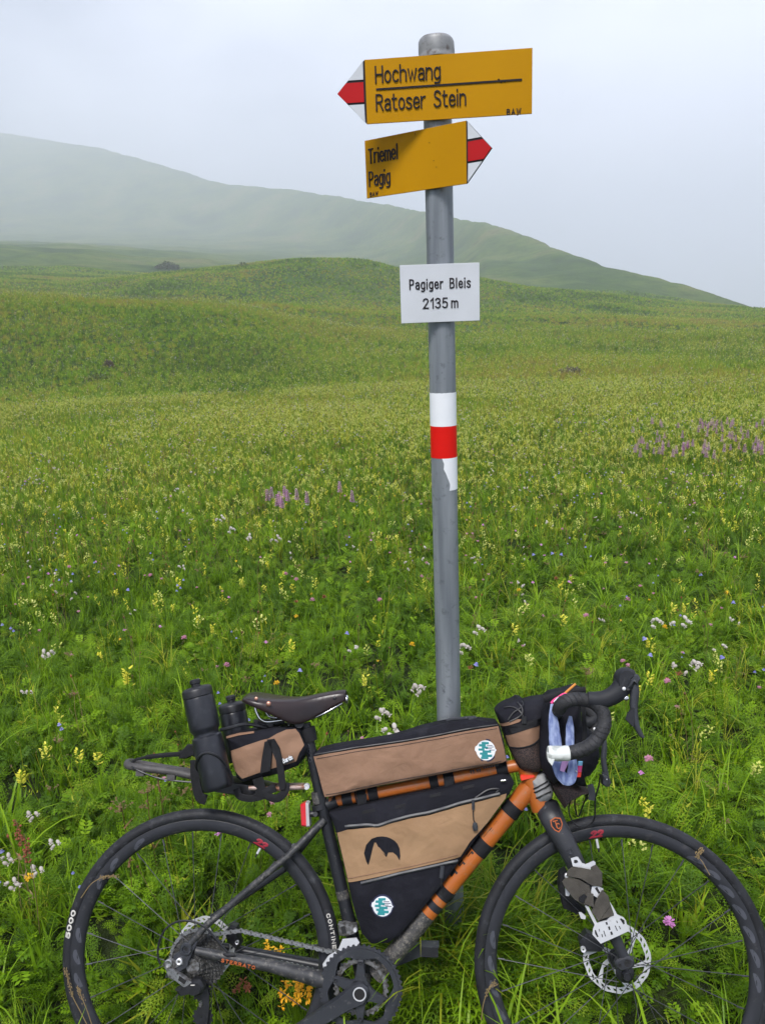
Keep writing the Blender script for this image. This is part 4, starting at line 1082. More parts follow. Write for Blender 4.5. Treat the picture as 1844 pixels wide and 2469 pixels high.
# chainstay lettering
f = c7(495, 672, 0); a_ = c7(490, 655, .0745); b_ = c7(690, 700, .0725); xd = (b_ - a_).normalized(); yd = Vector((-xd.y, xd.x, 0)).normalized()
mb = MB(); wd_ = (b_ - a_).length; stroke_text(mb, 'STERRATO', lambda x, y, n: a_ + xd * x + yd * (y - .006) + Wd * (n + .0008 + .001), 0, 0, .0066, .0008, .0006, wd_ / (text_width('STERRATO', .3) * .0066), .3)
mb.build('lettering', MAT['decal_orange'], chainstay, smooth=False)
# dropout with axle
mb = MB(); q = [c7(255, 560), c7(330, 510), c7(400, 470), c7(345, 590), c7(335, 625), c7(300, 650), c7(235, 690), c7(205, 690), c7(215, 660), c7(255, 640)]
poly(mb, q, .062, .070, .001); dro = mb.build('dropout', MAT['crank_grey'], bike, smooth=False)
ax_ = c7(270, 600, .076)
mb = MB(); mb.lathe([(.004, .0725), (.0065, .0725), (.0085, .0765), (.0125, .0765), (.0145, .074), (.0145, .069)], Vector((ax_.x, ax_.y, 0)), Wd, (1, 0, 0), 24); mb.build('thru_axle', MAT['crank_grey'], dro)
mb = MB(); mb.lathe([(0, .071), (.0055, .0712)], Vector((ax_.x, ax_.y, 0)), Wd, (1, 0, 0), 16); mb.build('axle_socket', MAT['decal_black'], dro)
p = c7(232, 672, .074)
mb = MB(); mb.lathe([(.003, .0765), (.0055, .0778), (.0075, .0765), (.0075, .069)], Vector((p.x, p.y, 0)), Wd, (1, 0, 0), 20); mb.build('hanger_bolt', MAT['alloy_bright'], dro)
# seat cluster, seat post, clamp
sp_top = c3(1255, 395, 0); sp_bot = st_top
seatpost = tube_part('seatpost', [sp_bot, c3(1290, 560, 0), sp_top], .0138, 'frame_black')
tube_part('seat_clamp', [c3(1352, 965, 0), c3(1342, 930, 0)], .0185, 'plastic_black', seatpost)
tube_part('dried_mud', [c3(1345, 925, 0), c3(1330, 850, 0)], .0142, 'frame_mud', seatpost)
mb = MB()
for k, yy in enumerate((548, 580, 610, 640)):
    c = c3(1273 + k * 5, yy, .0142); mb.tube([c + Vector((math.cos(a) * .0035, math.sin(a) * .005, 0)) for a in [6.283 * i / 12 for i in range(12)]], .0009, 5, closed=True)
tag(mb.build('lettering', MAT['decal_grey'], seatpost), kind='stuff')

# ------------------------------------------------------------------ drivetrain
CRW = .048
CH = Vector((BB.x, BB.y, 0))
crank = bpy.data.objects.new('crankset', None); COL.objects.link(crank); crank.parent = bike; OFF[crank.name] = OFF[bike.name]
def toothed(r, nt, w0, w1, rin, H):
    n = nt * 4; out = []; inn = []
    for i in range(n):
        a = 2 * math.pi * i / n; k = i % 4; rr = r + (.0042 if k in (1, 2) else 0.0) - (.0004 if k == 2 else 0)
        out.append((H.x + rr * math.cos(a), H.y + rr * math.sin(a))); inn.append((H.x + rin * math.cos(a), H.y + rin * math.sin(a)))
    mb = MB(); mb.ring(out, inn, flatmap, w0, w1); return mb
toothed(.0935, 48, CRW - .002, CRW + .0015, .0770, CH).build('outer_chainring', MAT['crank_grey'], crank, smooth=False)
toothed(.0610, 32, CRW - .0105, CRW - .0075, .0520, CH).build('inner_chainring', MAT['steel_dirty'], crank, smooth=False)
# broad outer ring carrier with four arms
angs = [R_(89), R_(159), R_(-21), R_(-90)]
mb = MB(); n = 96; outl = []; inl = []
for i in range(n):
    a = 2 * math.pi * i / n; d = min(abs((a - b + math.pi) % (2 * math.pi) - math.pi) for b in angs)
    ri = .0640 + .013 * min(1, d / .45) ** 1.5
    outl.append((CH.x + .0885 * math.cos(a), CH.y + .0885 * math.sin(a))); inl.append((CH.x + ri * math.cos(a), CH.y + ri * math.sin(a)))
mb.ring(outl, inl, flatmap, CRW + .0015, CRW + .0055); mb.build('ring_guard', MAT['crank_grey'], crank, smooth=False)
for a in angs:
    d = Vector((math.cos(a), math.sin(a), 0)); s_ = Vector((-d.y, d.x, 0)); mb = MB()
    pts = [CH + d * .012 + s_ * .021, CH + d * .030 + s_ * .012, CH + d * .056 + s_ * .0085, CH + d * .066 + s_ * .006, CH + d * .0675, CH + d * .066 - s_ * .006, CH + d * .056 - s_ * .0085, CH + d * .030 - s_ * .012, CH + d * .012 - s_ * .021]
    poly(mb, pts, CRW + .0045, CRW + .0135, .0025); sa = mb.build('spider_arm', MAT['crank_grey'], crank)
    mb = MB(); c = CH + d * .0605 + Wd * (CRW + .0135); mb.lathe([(.0015, -.001), (.0024, .001), (.0044, .0013), (.0044, -.001)], c, Wd, (1, 0, 0), 14); mb.build('chainring_bolt', MAT['plastic_black'], sa)
ca = c7(1000, 1070, .07); dirc = (Vector((ca.x, ca.y, 0)) - CH).normalized(); ds = Vector((-dirc.y, dirc.x, 0)); mb = MB()
E0 = CH + dirc * .172
pts = [CH - dirc * .022, CH - dirc * .016 + ds * .016, CH + ds * .0235, CH + dirc * .045 + ds * .019, CH + dirc * .11 + ds * .0165, E0 + ds * .0155, E0 + dirc * .014, E0 - ds * .0155, CH + dirc * .11 - ds * .0165, CH + dirc * .045 - ds * .019, CH - ds * .0235, CH - dirc * .016 - ds * .016]
poly(mb, pts, CRW + .010, CRW + .026, .005); arm = mb.build('crank_arm', MAT['crank_grey'], crank)
mb = MB(); mb.lathe([(.0125, .0), (.0125, .002), (.0152, .002), (.0152, .0)], CH + Wd * (CRW + .026), Wd, (1, 0, 0), 32); mb.build('axle_ring', MAT['alloy_bright'], arm)
mb = MB(); mb.lathe([(0, .0005), (.0126, .0008)], CH + Wd * (CRW + .026), Wd, (1, 0, 0), 24); mb.build('axle_hole', MAT['decal_black'], arm)
mb = MB(); mb.tube([CH, CH + Wd * (CRW + .01)], .02, 20); mb.build('bottom_bracket', MAT['frame_mud'], crank)
# cassette
cas = bpy.data.objects.new('cassette', None); COL.objects.link(cas); cas.parent = rw; OFF[cas.name] = OFF[bike.name]
for k, nt in enumerate((34, 30, 27, 24, 21, 19, 17, 15, 13, 12, 11)):
    r = nt * .0127 / 6.283 * 1.0; mb = toothed(r - .0022, nt, .017 + k * .0036, .0186 + k * .0036, max(.012, r - .012), HR); mb.build('cog', MAT['cog_steel'], cas, smooth=False)
mb = MB(); mb.lathe([(0, .060), (.016, .060), (.016, .015)], HR, Wd, (1, 0, 0), 24); mb.build('lock_ring', MAT['steel_dirty'], cas)
# chain: links share two meshes
def link_mesh(outer):
    mb = MB(); L = .0127; r = .0044; n = []
    for cx_, s0 in ((0, 90), (L, -90)):
        for i in range(7):
            a = R_(s0 + 180 * i / 6); n.append((cx_ + r * math.cos(a), r * math.sin(a)))
    wa = .0034 if outer else .0022
    pts = n[:7] + [(L / 2, -r * .62)] + n[7:] + [(L / 2, r * .62)]
    for s_ in (-1, 1): mb.prism(pts, flatmap, s_ * wa - .0006, s_ * wa + .0006)
    for cx_ in (0, L): mb.lathe([(0, -.004), (.0019, -.004), (.0019, .0042), (0, .0042)], (cx_, 0, 0), Wd, (1, 0, 0), 8)
    return mb.mesh('chain_link', MAT['steel'], smooth=False)
LM = (link_mesh(False), link_mesh(True))
chain = bpy.data.objects.new('chain', None); COL.objects.link(chain); chain.parent = bike; OFF[chain.name] = OFF[bike.name]
def lay_chain(pts, k0=0):
    pts = [Vector(p) for p in pts]; cum = [0]
    for i in range(1, len(pts)): cum.append(cum[-1] + (pts[i] - pts[i - 1]).length)
    off = Vector(OFF[bike.name]['off'])
    def at_(s):
        for i in range(1, len(pts)):
            if s <= cum[i] or i == len(pts) - 1: return pts[i - 1].lerp(pts[i], (s - cum[i - 1]) / max(1e-9, cum[i] - cum[i - 1]))
    n = int(cum[-1] / .0127)
    for k in range(n):
        a = at_(k * .0127); b = at_((k + 1) * .0127); x = (b - a).normalized(); z = (Wd - x * x.dot(Wd)).normalized(); y = z.cross(x)
        o = bpy.data.objects.new('chain_link', LM[k % 2]); COL.objects.link(o); o.parent = chain
        o.matrix_local = Matrix.Translation(a - off) @ Matrix((x, y, z)).transposed().to_4x4()
cr_ = .0655; wch = .020
wrap = [HR + Vector((math.cos(R_(a)) * cr_, math.sin(R_(a)) * cr_, wch)) for a in range(196, 55, -6)]
top_run = [HR + Vector((math.cos(R_(58)) * cr_, math.sin(R_(58)) * cr_, wch)), c7(600, 485, .026), c7(1140, 612, .040), CH + Vector((math.cos(R_(120)) * .094, math.sin(R_(120)) * .094, CRW))]
lay_chain(wrap + top_run[1:])
lay_chain([c7(350, 1060, .03), c7(365, 900, .03)])
lay_chain([c7(600, 640, .02), c7(900, 690, .03), c7(1090, 740, .038)])
# rear derailleur
der = bpy.data.objects.new('rear_derailleur', None); COL.objects.link(der); der.parent = bike; OFF[der.name] = OFF[bike.name]
mb = MB(); polyp(mb, [c7(130, 690), c7(160, 655), c7(215, 670), c7(250, 665), c7(255, 690), c7(215, 712), c7(185, 730), c7(150, 728)], .066, .074, .002); mb.build('hanger_link', MAT['steel_dirty'], der)
mb = MB(); p = c7(163, 690, .08); mb.lathe([(0, .077), (.004, .077), (.0075, .0785), (.0095, .0765), (.0095, .066)], Vector((p.x, p.y, 0)), Wd, (1, 0, 0), 20); mb.build('pivot_bolt', MAT['steel'], der)
mb = MB(); polyp(mb, [c7(140, 700), c7(185, 712), c7(225, 742), c7(300, 795), c7(330, 800), c7(300, 860), c7(255, 830), c7(195, 785), c7(165, 775)], .068, .078, .003); mb.build('parallel_link', MAT['steel'], der)
mb = MB(); polyp(mb, [c7(232, 760), c7(275, 790), c7(262, 812), c7(225, 785)], .0782, .0795, .0005); mb.build('link_recess', MAT['decal_black'], der, smooth=False)
mb = MB(); polyp(mb, [c7(275, 815), c7(310, 785), c7(355, 790), c7(378, 830), c7(370, 870), c7(330, 895), c7(285, 880), c7(230, 890), c7(200, 850), c7(230, 835)], .058, .080, .007); mb.build('body', MAT['plastic_black'], der)
mb = MB(); polyp(mb, [c7(300, 812), c7(325, 812), c7(325, 818), c7(300, 818)], .080, .0806); mb.build('mark', MAT['decal_white'], der, smooth=False)
for w0, nm in ((.050, 'cage_plate'), (.036, 'cage_plate')):
    mb = MB(); polyp(mb, [c7(350, 790), c7(390, 800), c7(412, 870), c7(412, 960), c7(400, 1060), c7(370, 1100), c7(355, 1060), c7(375, 960), c7(370, 890)], w0, w0 + .002); mb.build(nm, MAT['plastic_black'], der, smooth=False)
for p_ in (c7(360, 850, .045), c7(372, 1010, .045)): 
    toothed(.021, 13, .041, .0435, .004, p_).build('jockey_wheel', MAT['plastic_black'], der, smooth=False)
cable = smoothpts([c7(120, 690, .07), c7(103, 640, .07), c7(110, 560, .07), c7(150, 475, .072), c7(225, 430, .074), c7(310, 430, .076), c7(380, 460, .078), c7(440, 520, .076), c7(500, 590, .072), c7(540, 630, .070)], 6)
tube_part('gear_cable', cable, .0024, 'plastic_black', bike, 8)
tube_part('cable_stop', [c7(500, 625, .071), c7(520, 632, .073), c7(570, 632, .071)], [.003, .0045, .003], 'plastic_black', bike, 8)
# rear caliper
mb = MB(); polyp(mb, [c7(500, 500), c7(540, 455), c7(575, 470), c7(585, 520), c7(600, 580), c7(575, 610), c7(520, 560)], -.052, -.022, .006); rc_ = mb.build('rear_brake_caliper', MAT['plastic_black'], bike)
mb = MB(); p = c7(580, 556, -.02); mb.lathe([(.002, .001), (.0045, .002), (.0045, -.004)], p, Wd, (1, 0, 0), 14); mb.build('bolt', MAT['alloy_bright'], rc_)
# front derailleur
mb = MB(); polyp(mb, [c7(1185, 455), c7(1230, 445), c7(1300, 462), c7(1310, 490), c7(1290, 510), c7(1240, 525), c7(1195, 520)], .012, .036, .004); fd = mb.build('front_derailleur', MAT['steel_dirty'], bike)
mb = MB(); polyp(mb, [c7(1095, 690), c7(1130, 640), c7(1190, 600), c7(1215, 540), c7(1300, 532), c7(1318, 560), c7(1300, 580), c7(1240, 590), c7(1180, 640), c7(1120, 712), c7(1100, 715)], .042, .0475, .001); mb.build('cage', MAT['alloy_bright'], fd, smooth=False)
mb = MB(); polyp(mb, [c7(1205, 462), c7(1230, 458), c7(1240, 500), c7(1215, 505)], .036, .037); mb.build('cage_gap', MAT['decal_black'], fd, smooth=False)
mb = MB(); p = c7(1292, 482, .038); mb.lathe([(.0, .003), (.004, .003), (.005, 0), (.005, -.004)], p, Wd, (1, 0, 0), 12); mb.build('bolt', MAT['alloy_bright'], fd)
# frame bolt on the seat stay, small mount near the down tube
mb = MB(); p = c3(1322, 1090, .026); mb.lathe([(.0015, 0), (.003, .001), (.0042, .001), (.0042, -.004)], p, Wd, (1, 0, 0), 12); mb.build('bolt', MAT['plastic_black'], bike)
mb = MB(); p = bp(1036, 2290, -.03); mb.box(p, .040, .022, .03); ml = mb.build('far_pedal', MAT['plastic_black'], bike, smooth=False)
mb = MB(); mb.box(p + Vector((0, .013, 0)), .044, .003, .034); mb.build('pedal_plate', MAT['crank_grey'], ml, smooth=False)
mb = MB(); poly(mb, [CH + Vector((.01, -.02, 0)), CH + Vector((-.01, .02, 0)), Vector((p.x - .01, p.y + .01, 0)), Vector((p.x + .01, p.y - .012, 0))], -.062, -.05, .003); mb.build('far_crank_arm', MAT['crank_grey'], bike)

# ------------------------------------------------------------------ fork
cw = c5(560, 1400, 0)
FT = HT0 + (HT0 - HT1) * .02
crown_l = cC(775, 150, .02)
leg0 = cC(790, 130, .03); leg1 = cC(935, 420, .05); leg2 = cC(1085, 700, .054); leg3 = cC(1440, 1330, .056); leg4 = cC(1545, 1600, .056)
def leg_loft(name, w_s):
    mb = MB(); P = smoothpts([cC(800, 110, .012 * w_s), cC(860, 240, .034 * w_s), cC(1010, 520, .049 * w_s), cC(1180, 850, .054 * w_s), cC(1460, 1380, .056 * w_s), cC(1555, 1590, .056 * w_s)], 5)
    n = len(P); W_ = [float(np.interp(i / (n - 1), [0, .15, .4, .6, .85, 1], [.0275, .0285, .0235, .0185, .0125, .0120])) for i in range(n)]
    mb.tube(P, W_, 18, flat=(Wd, .62)); return mb.build(name, MAT['fork_black'], bike), P
fork, FP = leg_loft('fork_leg', 1)
fork2, _ = leg_loft('fork_leg', -1)
mb = MB(); mb.tube([HT0.lerp(HT1, -.02), cC(815, 130, 0), cC(870, 240, 0)], [.028, .030, .026], 20, flat=(Wd, 1.15)); mb.build('fork_crown', MAT['fork_black'], bike)
ax2 = cC(1575, 1615, .062)
mb = MB(); pts = [ax2 + Vector((math.cos(a) * .017, math.sin(a) * .014, 0)) + Vector((-.010 if math.cos(a) < 0 else 0, -.004 if math.cos(a) < 0 else 0, 0)) for a in [6.283 * i / 16 for i in range(16)]]
poly(mb, pts, .048, .066, .004); fe = mb.build('fork_end', MAT['fork_black'], bike)
for q_, r_ in ((ax2, .0055), (cC(1507, 1645, .066), .0028)):
    mb = MB(); mb.lathe([(0, .0005), (r_, .0008), (r_ * 1.35, .0009), (r_ * 1.45, -.001)], Vector((q_.x, q_.y, .0662)), Wd, (1, 0, 0), 18); mb.build('axle_socket', MAT['decal_black'], fe)
for q_ in (cC(1024, 535, .064), cC(1185, 770, .0)):
    mb = MB(); mb.lathe([(0, .0002), (.0035, .0003), (.0042, .002), (.0060, .0022), (.0066, -.003)], Vector((q_.x, q_.y, .0645)), Wd, (1, 0, 0), 16); mb.build('mount_bolt', MAT['crank_grey'], fork)
    break
# shield emblem on the fork
em = cC(893, 272, .056); em.z = 0; mb = MB(); sh = [(-.0125, .012), (0, .0165), (.0125, .012), (.0135, -.001), (.008, -.012), (0, -.0185), (-.008, -.012), (-.0135, -.001)]
rot = R_(14)
def emb(sc, z): return [em + Vector(((x * math.cos(rot) - y * math.sin(rot)) * sc, (x * math.sin(rot) + y * math.cos(rot)) * sc, z)) for x, y in sh]
W0 = .0560
poly(mb, emb(1.0, 0), W0, W0 + .0008); e1 = mb.build('emblem', MAT['decal_orange'], fork, smooth=False)
mb = MB(); poly(mb, emb(.84, 0), W0 + .0008, W0 + .0012); mb.build('emblem_field', MAT['frame_black'], fork, smooth=False)
mb = MB(); cR = lambda x, y, n: em + Vector((x * math.cos(rot) - y * math.sin(rot), x * math.sin(rot) + y * math.cos(rot), W0 + .0013 + n))
stroke_text(mb, 'T', cR, -.0065, -.006, .0145, .0011, .0005, 1.5); mb.build('emblem_letter', MAT['decal_orange'], fork, smooth=False); mb = MB(); stroke_text(mb, 'C', cR, -.001, -.010, .012, .0010, .0007, 1.2)
mb.build('emblem_letter', MAT['decal_orange'], fork, smooth=False)
# front caliper
mb = MB(); polyp(mb, [cC(1120, 1420), cC(1190, 1330), cC(1320, 1400), cC(1365, 1470), cC(1330, 1520), cC(1200, 1520), cC(1135, 1500)], -.058, -.024, .006); fc = mb.build('front_brake_caliper', MAT['plastic_black'], bike)
mb = MB(); p = cC(1150, 1487, -.02); mb.lathe([(.002, .002), (.006, .003), (.0065, -.004)], p, Wd, (1, 0, 0), 16); mb.build('bolt', MAT['alloy_bright'], fc)

# ------------------------------------------------------------------ cargo cage and straps on the fork
cage = bpy.data.objects.new('cargo_cage', None); COL.objects.link(cage); cage.parent = bike; OFF[cage.name] = OFF[bike.name]
CW_ = .080
def cpoly(pts, w0=CW_, t=.0025, nm='cage_plate', m='alloy_bright', par=None, bev=.0):
    mb = MB(); polyp(mb, [cC(x, y, w0) for x, y in pts], w0, w0 + t, bev); return mb.build(nm, MAT[m], par or cage, smooth=False)
cpoly([(1030, 605), (1085, 588), (1100, 590), (1140, 650), (1175, 660), (1250, 628), (1268, 640), (1270, 665), (1225, 700), (1215, 725), (1180, 715), (1100, 690), (1050, 680)])
cpoly([(1062, 618), (1090, 618), (1102, 640), (1075, 652), (1060, 645)], CW_ + .0026, .0004, 'slot', 'decal_black')
cpoly([(1222, 690), (1250, 672), (1240, 700), (1228, 708)], CW_ + .0026, .0004, 'slot', 'decal_black')
mb = MB()
for P_ in (((1165, 1060), (1195, 1060), (1290, 1240), (1262, 1250)), ((1405, 1020), (1440, 1075), (1480, 1150), (1455, 1165))):
    polyp(mb, [cC(x, y, CW_) for x, y in P_], CW_, CW_ + .0025)
tag(mb.build('cage_rail', MAT['alloy_bright'], cage, smooth=False), kind='stuff')
cpoly([(1235, 880), (1290, 870), (1345, 900), (1340, 930), (1300, 995), (1270, 975), (1225, 950), (1225, 935)])
cpoly([(1262, 895), (1285, 880), (1315, 935), (1300, 950)], CW_ + .0026, .0004, 'slot', 'decal_black')
low = cpoly([(1262, 1250), (1300, 1225), (1380, 1205), (1430, 1155), (1480, 1150), (1545, 1180), (1565, 1210), (1590, 1310), (1500, 1352), (1320, 1432), (1240, 1345), (1245, 1290)], CW_, .003)
for s_ in ([(1262, 1300), (1272, 1300), (1298, 1365), (1285, 1368), (1265, 1335)], [(1300, 1288), (1307, 1288), (1312, 1312), (1305, 1314)], [(1326, 1340), (1334, 1338), (1342, 1368), (1334, 1370)], [(1345, 1308), (1353, 1306), (1370, 1360), (1362, 1362)],
           [(1366, 1224), (1382, 1220), (1390, 1245), (1374, 1250)], [(1390, 1268), (1406, 1262), (1416, 1295), (1400, 1300)], [(1412, 1318), (1428, 1312), (1440, 1342), (1420, 1348)],
           [(1470, 1210), (1478, 1208), (1486, 1230), (1478, 1232)], [(1455, 1258), (1463, 1256), (1485, 1305), (1477, 1307)], [(1495, 1262), (1503, 1260), (1516, 1290), (1508, 1292)], [(1505, 1190), (1520, 1186), (1550, 1205), (1552, 1240), (1540, 1245)]):
    cpoly(s_, CW_ + .0031, .0004, 'slot', 'decal_black')
# stub ends showing behind
cpoly([(975, 890), (995, 905), (1025, 940), (1010, 970), (980, 965)], .060, .002, 'cage_foot')
cpoly([(1105, 1130), (1130, 1125), (1175, 1165), (1170, 1195), (1130, 1190)], .05, .002, 'cage_foot')
mb = MB(); p = cC(987, 772, .083); mb.sphere(p, .0055, 10, 6, (.8, 1.2, .6)); mb.build('strap_stud', MAT['alloy_bright'], cage)
def strap(par, pts, w, th=.0022, m='grey_webbing', nm='strap', lift=0.0):
    """a band through 2D picture points given as quads of crop C"""
    mb = MB(); polyp(mb, [cC(x, y, w) for x, y in pts], w, w + th, .0008); return mb.build(nm, MAT[m], par)
strap(cage, [(1000, 720), (1040, 690), (1130, 695), (1335, 740), (1335, 880), (1240, 870), (1120, 800), (985, 775)], CW_ + .007)
strap(cage, [(945, 830), (975, 795), (1020, 785), (1180, 935), (1245, 960), (1200, 1070), (1130, 1045), (1060, 1000), (965, 875)], CW_ + .0045)
strap(cage, [(1180, 935), (1250, 950), (1255, 1080), (1170, 1050), (1160, 1020)], CW_ + .0085)
strap(cage, [(1335, 910), (1395, 970), (1415, 1060), (1300, 1220), (1230, 1120), (1280, 1000)], CW_ + .0062)
strap(cage, [(1225, 690), (1275, 665), (1335, 740), (1250, 745)], CW_ + .0035)
strap(cage, [(1400, 1030), (1450, 1160), (1350, 1190), (1290, 1215), (1240, 1130), (1330, 1120)], CW_ + .0030)
strap(cage, [(1110, 985), (1160, 950), (1190, 975), (1150, 1040), (1110, 1020)], CW_ + .010, m='black_webbing', nm='buckle')
strap(cage, [(1020, 790), (1110, 810), (1210, 870), (1230, 950), (1180, 940)], CW_ + .0025, m='grey_webbing')
# roll tied behind on the far side
strap(cage, [(930, 760), (990, 720), (1000, 800), (960, 900), (1000, 960), (1170, 1090), (1180, 1140), (1100, 1150), (960, 1090), (940, 1000), (915, 880)], -.06, .035, 'black_webbing', 'far_bundle')

# ------------------------------------------------------------------ saddle
sad = bpy.data.objects.new('saddle', None); COL.objects.link(sad); sad.parent = bike; OFF[sad.name] = OFF[bike.name]
# cross sections from tail to nose: (picture x of the top line, y of the top line, half width, skirt depth)
SEC = [(872, 226, .050, .004), (900, 215, .066, .009), (960, 226, .073, .015), (1040, 238, .070, .024), (1120, 246, .060, .038), (1200, 250, .047, .054), (1280, 240, .032, .052), (1360, 222, .024, .040), (1440, 208, .0195, .028), (1500, 199, .0175, .020), (1528, 200, .0150, .016)]
vs = []; fs = []; M_ = 20
for k, (x, y, hw, dp) in enumerate(SEC):
    c = c3(x, y, 0)
    for j in range(M_ + 1):
        t = -1 + 2 * j / M_; at = abs(t)
        # flat top that rolls over into a hanging skirt
        if at < .62: ww = hw * (at / .62) * .93; dv = -.006 * (at / .62) ** 2
        else:
            q = (at - .62) / .38; ww = hw * (.93 + .07 * math.sin(min(1, q * 1.6) * math.pi / 2)) - hw * .10 * max(0, q - .6); dv = -.006 - dp * q ** 1.15
        vs.append(c + Vector((0, dv + .006, math.copysign(ww, t))))
n0 = M_ + 1
for k in range(len(SEC) - 1):
    for j in range(M_): fs.append((k * n0 + j, (k + 1) * n0 + j, (k + 1) * n0 + j + 1, k * n0 + j + 1))
mb = MB(); mb.add(vs, fs)
off_i = len(mb.v)
lt = mb.build('leather_top', MAT['leather'], sad)
sol = lt.modifiers.new('thickness', 'SOLIDIFY'); sol.thickness = .004; sol.offset = -1
sb = lt.modifiers.new('smooth', 'SUBSURF'); sb.levels = 1; sb.render_levels = 1
mb = MB(); mb.sphere(c3(1529, 238, .004), .0085, 14, 10, (.75, 1.35, 1.2)); mb.build('nose_rivet', MAT['chrome'], sad)
for (x, y), w_, m_, r_ in (((930, 233), .079, 'copper', .0048), ((1012, 267), .081, 'copper', .0062), ((1450, 230), .0225, 'plastic_black', .0045)):
    mb = MB(); p = c3(x, y, w_); mb.sphere(p, r_, 12, 8, (1, 1, .45)); mb.build('rivet', MAT[m_], sad)
rail = smoothpts([c3(918, 265, .045), c3(935, 330, .045), c3(962, 372, .042), c3(1010, 386, .035), c3(1130, 372, .026), c3(1250, 375, .022), c3(1380, 330, .018), c3(1500, 262, .010)], 6)
for s_ in (1, -1):
    tube_part('rail', [Vector((p.x, p.y, p.z * s_)) for p in rail], .0036, 'chrome', sad, 10)
mb = MB(); mb.tube([c3(1215, 395, -.03), c3(1215, 395, .03)], .012, 14); mb.build('rail_clamp', MAT['plastic_black'], sad)
mb = MB(); mb.tube([c3(1320, 560, 0), c3(1265, 470, 0)] if False else [c3(1283, 515, 0), c3(1265, 425, 0)], .0205, 20); mb.build('neoprene_wrap', MAT['black_webbing'], seatpost)

# ------------------------------------------------------------------ handlebar
bar = bpy.data.objects.new('handlebar', None); COL.objects.link(bar); bar.parent = bike; OFF[bar.name] = OFF[bike.name]
BWn = .20
drop = smoothpts([c5(700, 490, BWn - .02), c5(735, 432, BWn - .005), c5(800, 405, BWn), c5(900, 400, BWn), c5(1010, 425, BWn + .003), c5(1090, 500, BWn + .006), c5(1113, 600, BWn + .01), c5(1090, 690, BWn + .014), c5(1030, 775, BWn + .017), c5(950, 835, BWn + .02), c5(860, 870, BWn + .022), c5(780, 888, BWn + .024)], 6)
db = tube_part('bar_tape', drop, .0150, 'bar_tape', bar, 16)
tube_part('bar_end_wrap', smoothpts([c5(792, 886, BWn + .024), c5(700, 890, BWn + .025), c5(600, 884, BWn + .026)], 4), [.0158, .0164, .0160, .0158, .0163, .0160, .0158, .0160, .0146], 'white_tape', bar, 14)
mb = MB(); polyp(mb, [c5(590, 880), c5(640, 890), (c5(665, 945)), c5(640, 1003), c5(605, 960)], BWn + .035, BWn + .038, .0008); mb.build('tape_flap', MAT['white_tape'], bar)
# tape windings
for k in range(5, len(drop) - 3, 3):
    p = drop[k]; t = (drop[k + 1] - drop[k - 1]).normalized(); a = (t.cross(Wd)).normalized()
    mb = MB(); ring_ = []
    for i in range(14):
        an = 6.283 * i / 14; ring_.append(p + (a * math.cos(an) + Wd * math.sin(an)) * .0151 + t * .006 * math.sin(an + .6))
    mb.tube(ring_, .0009, 5, closed=True); mb.build('tape_seam', MAT['plastic_black'], db)
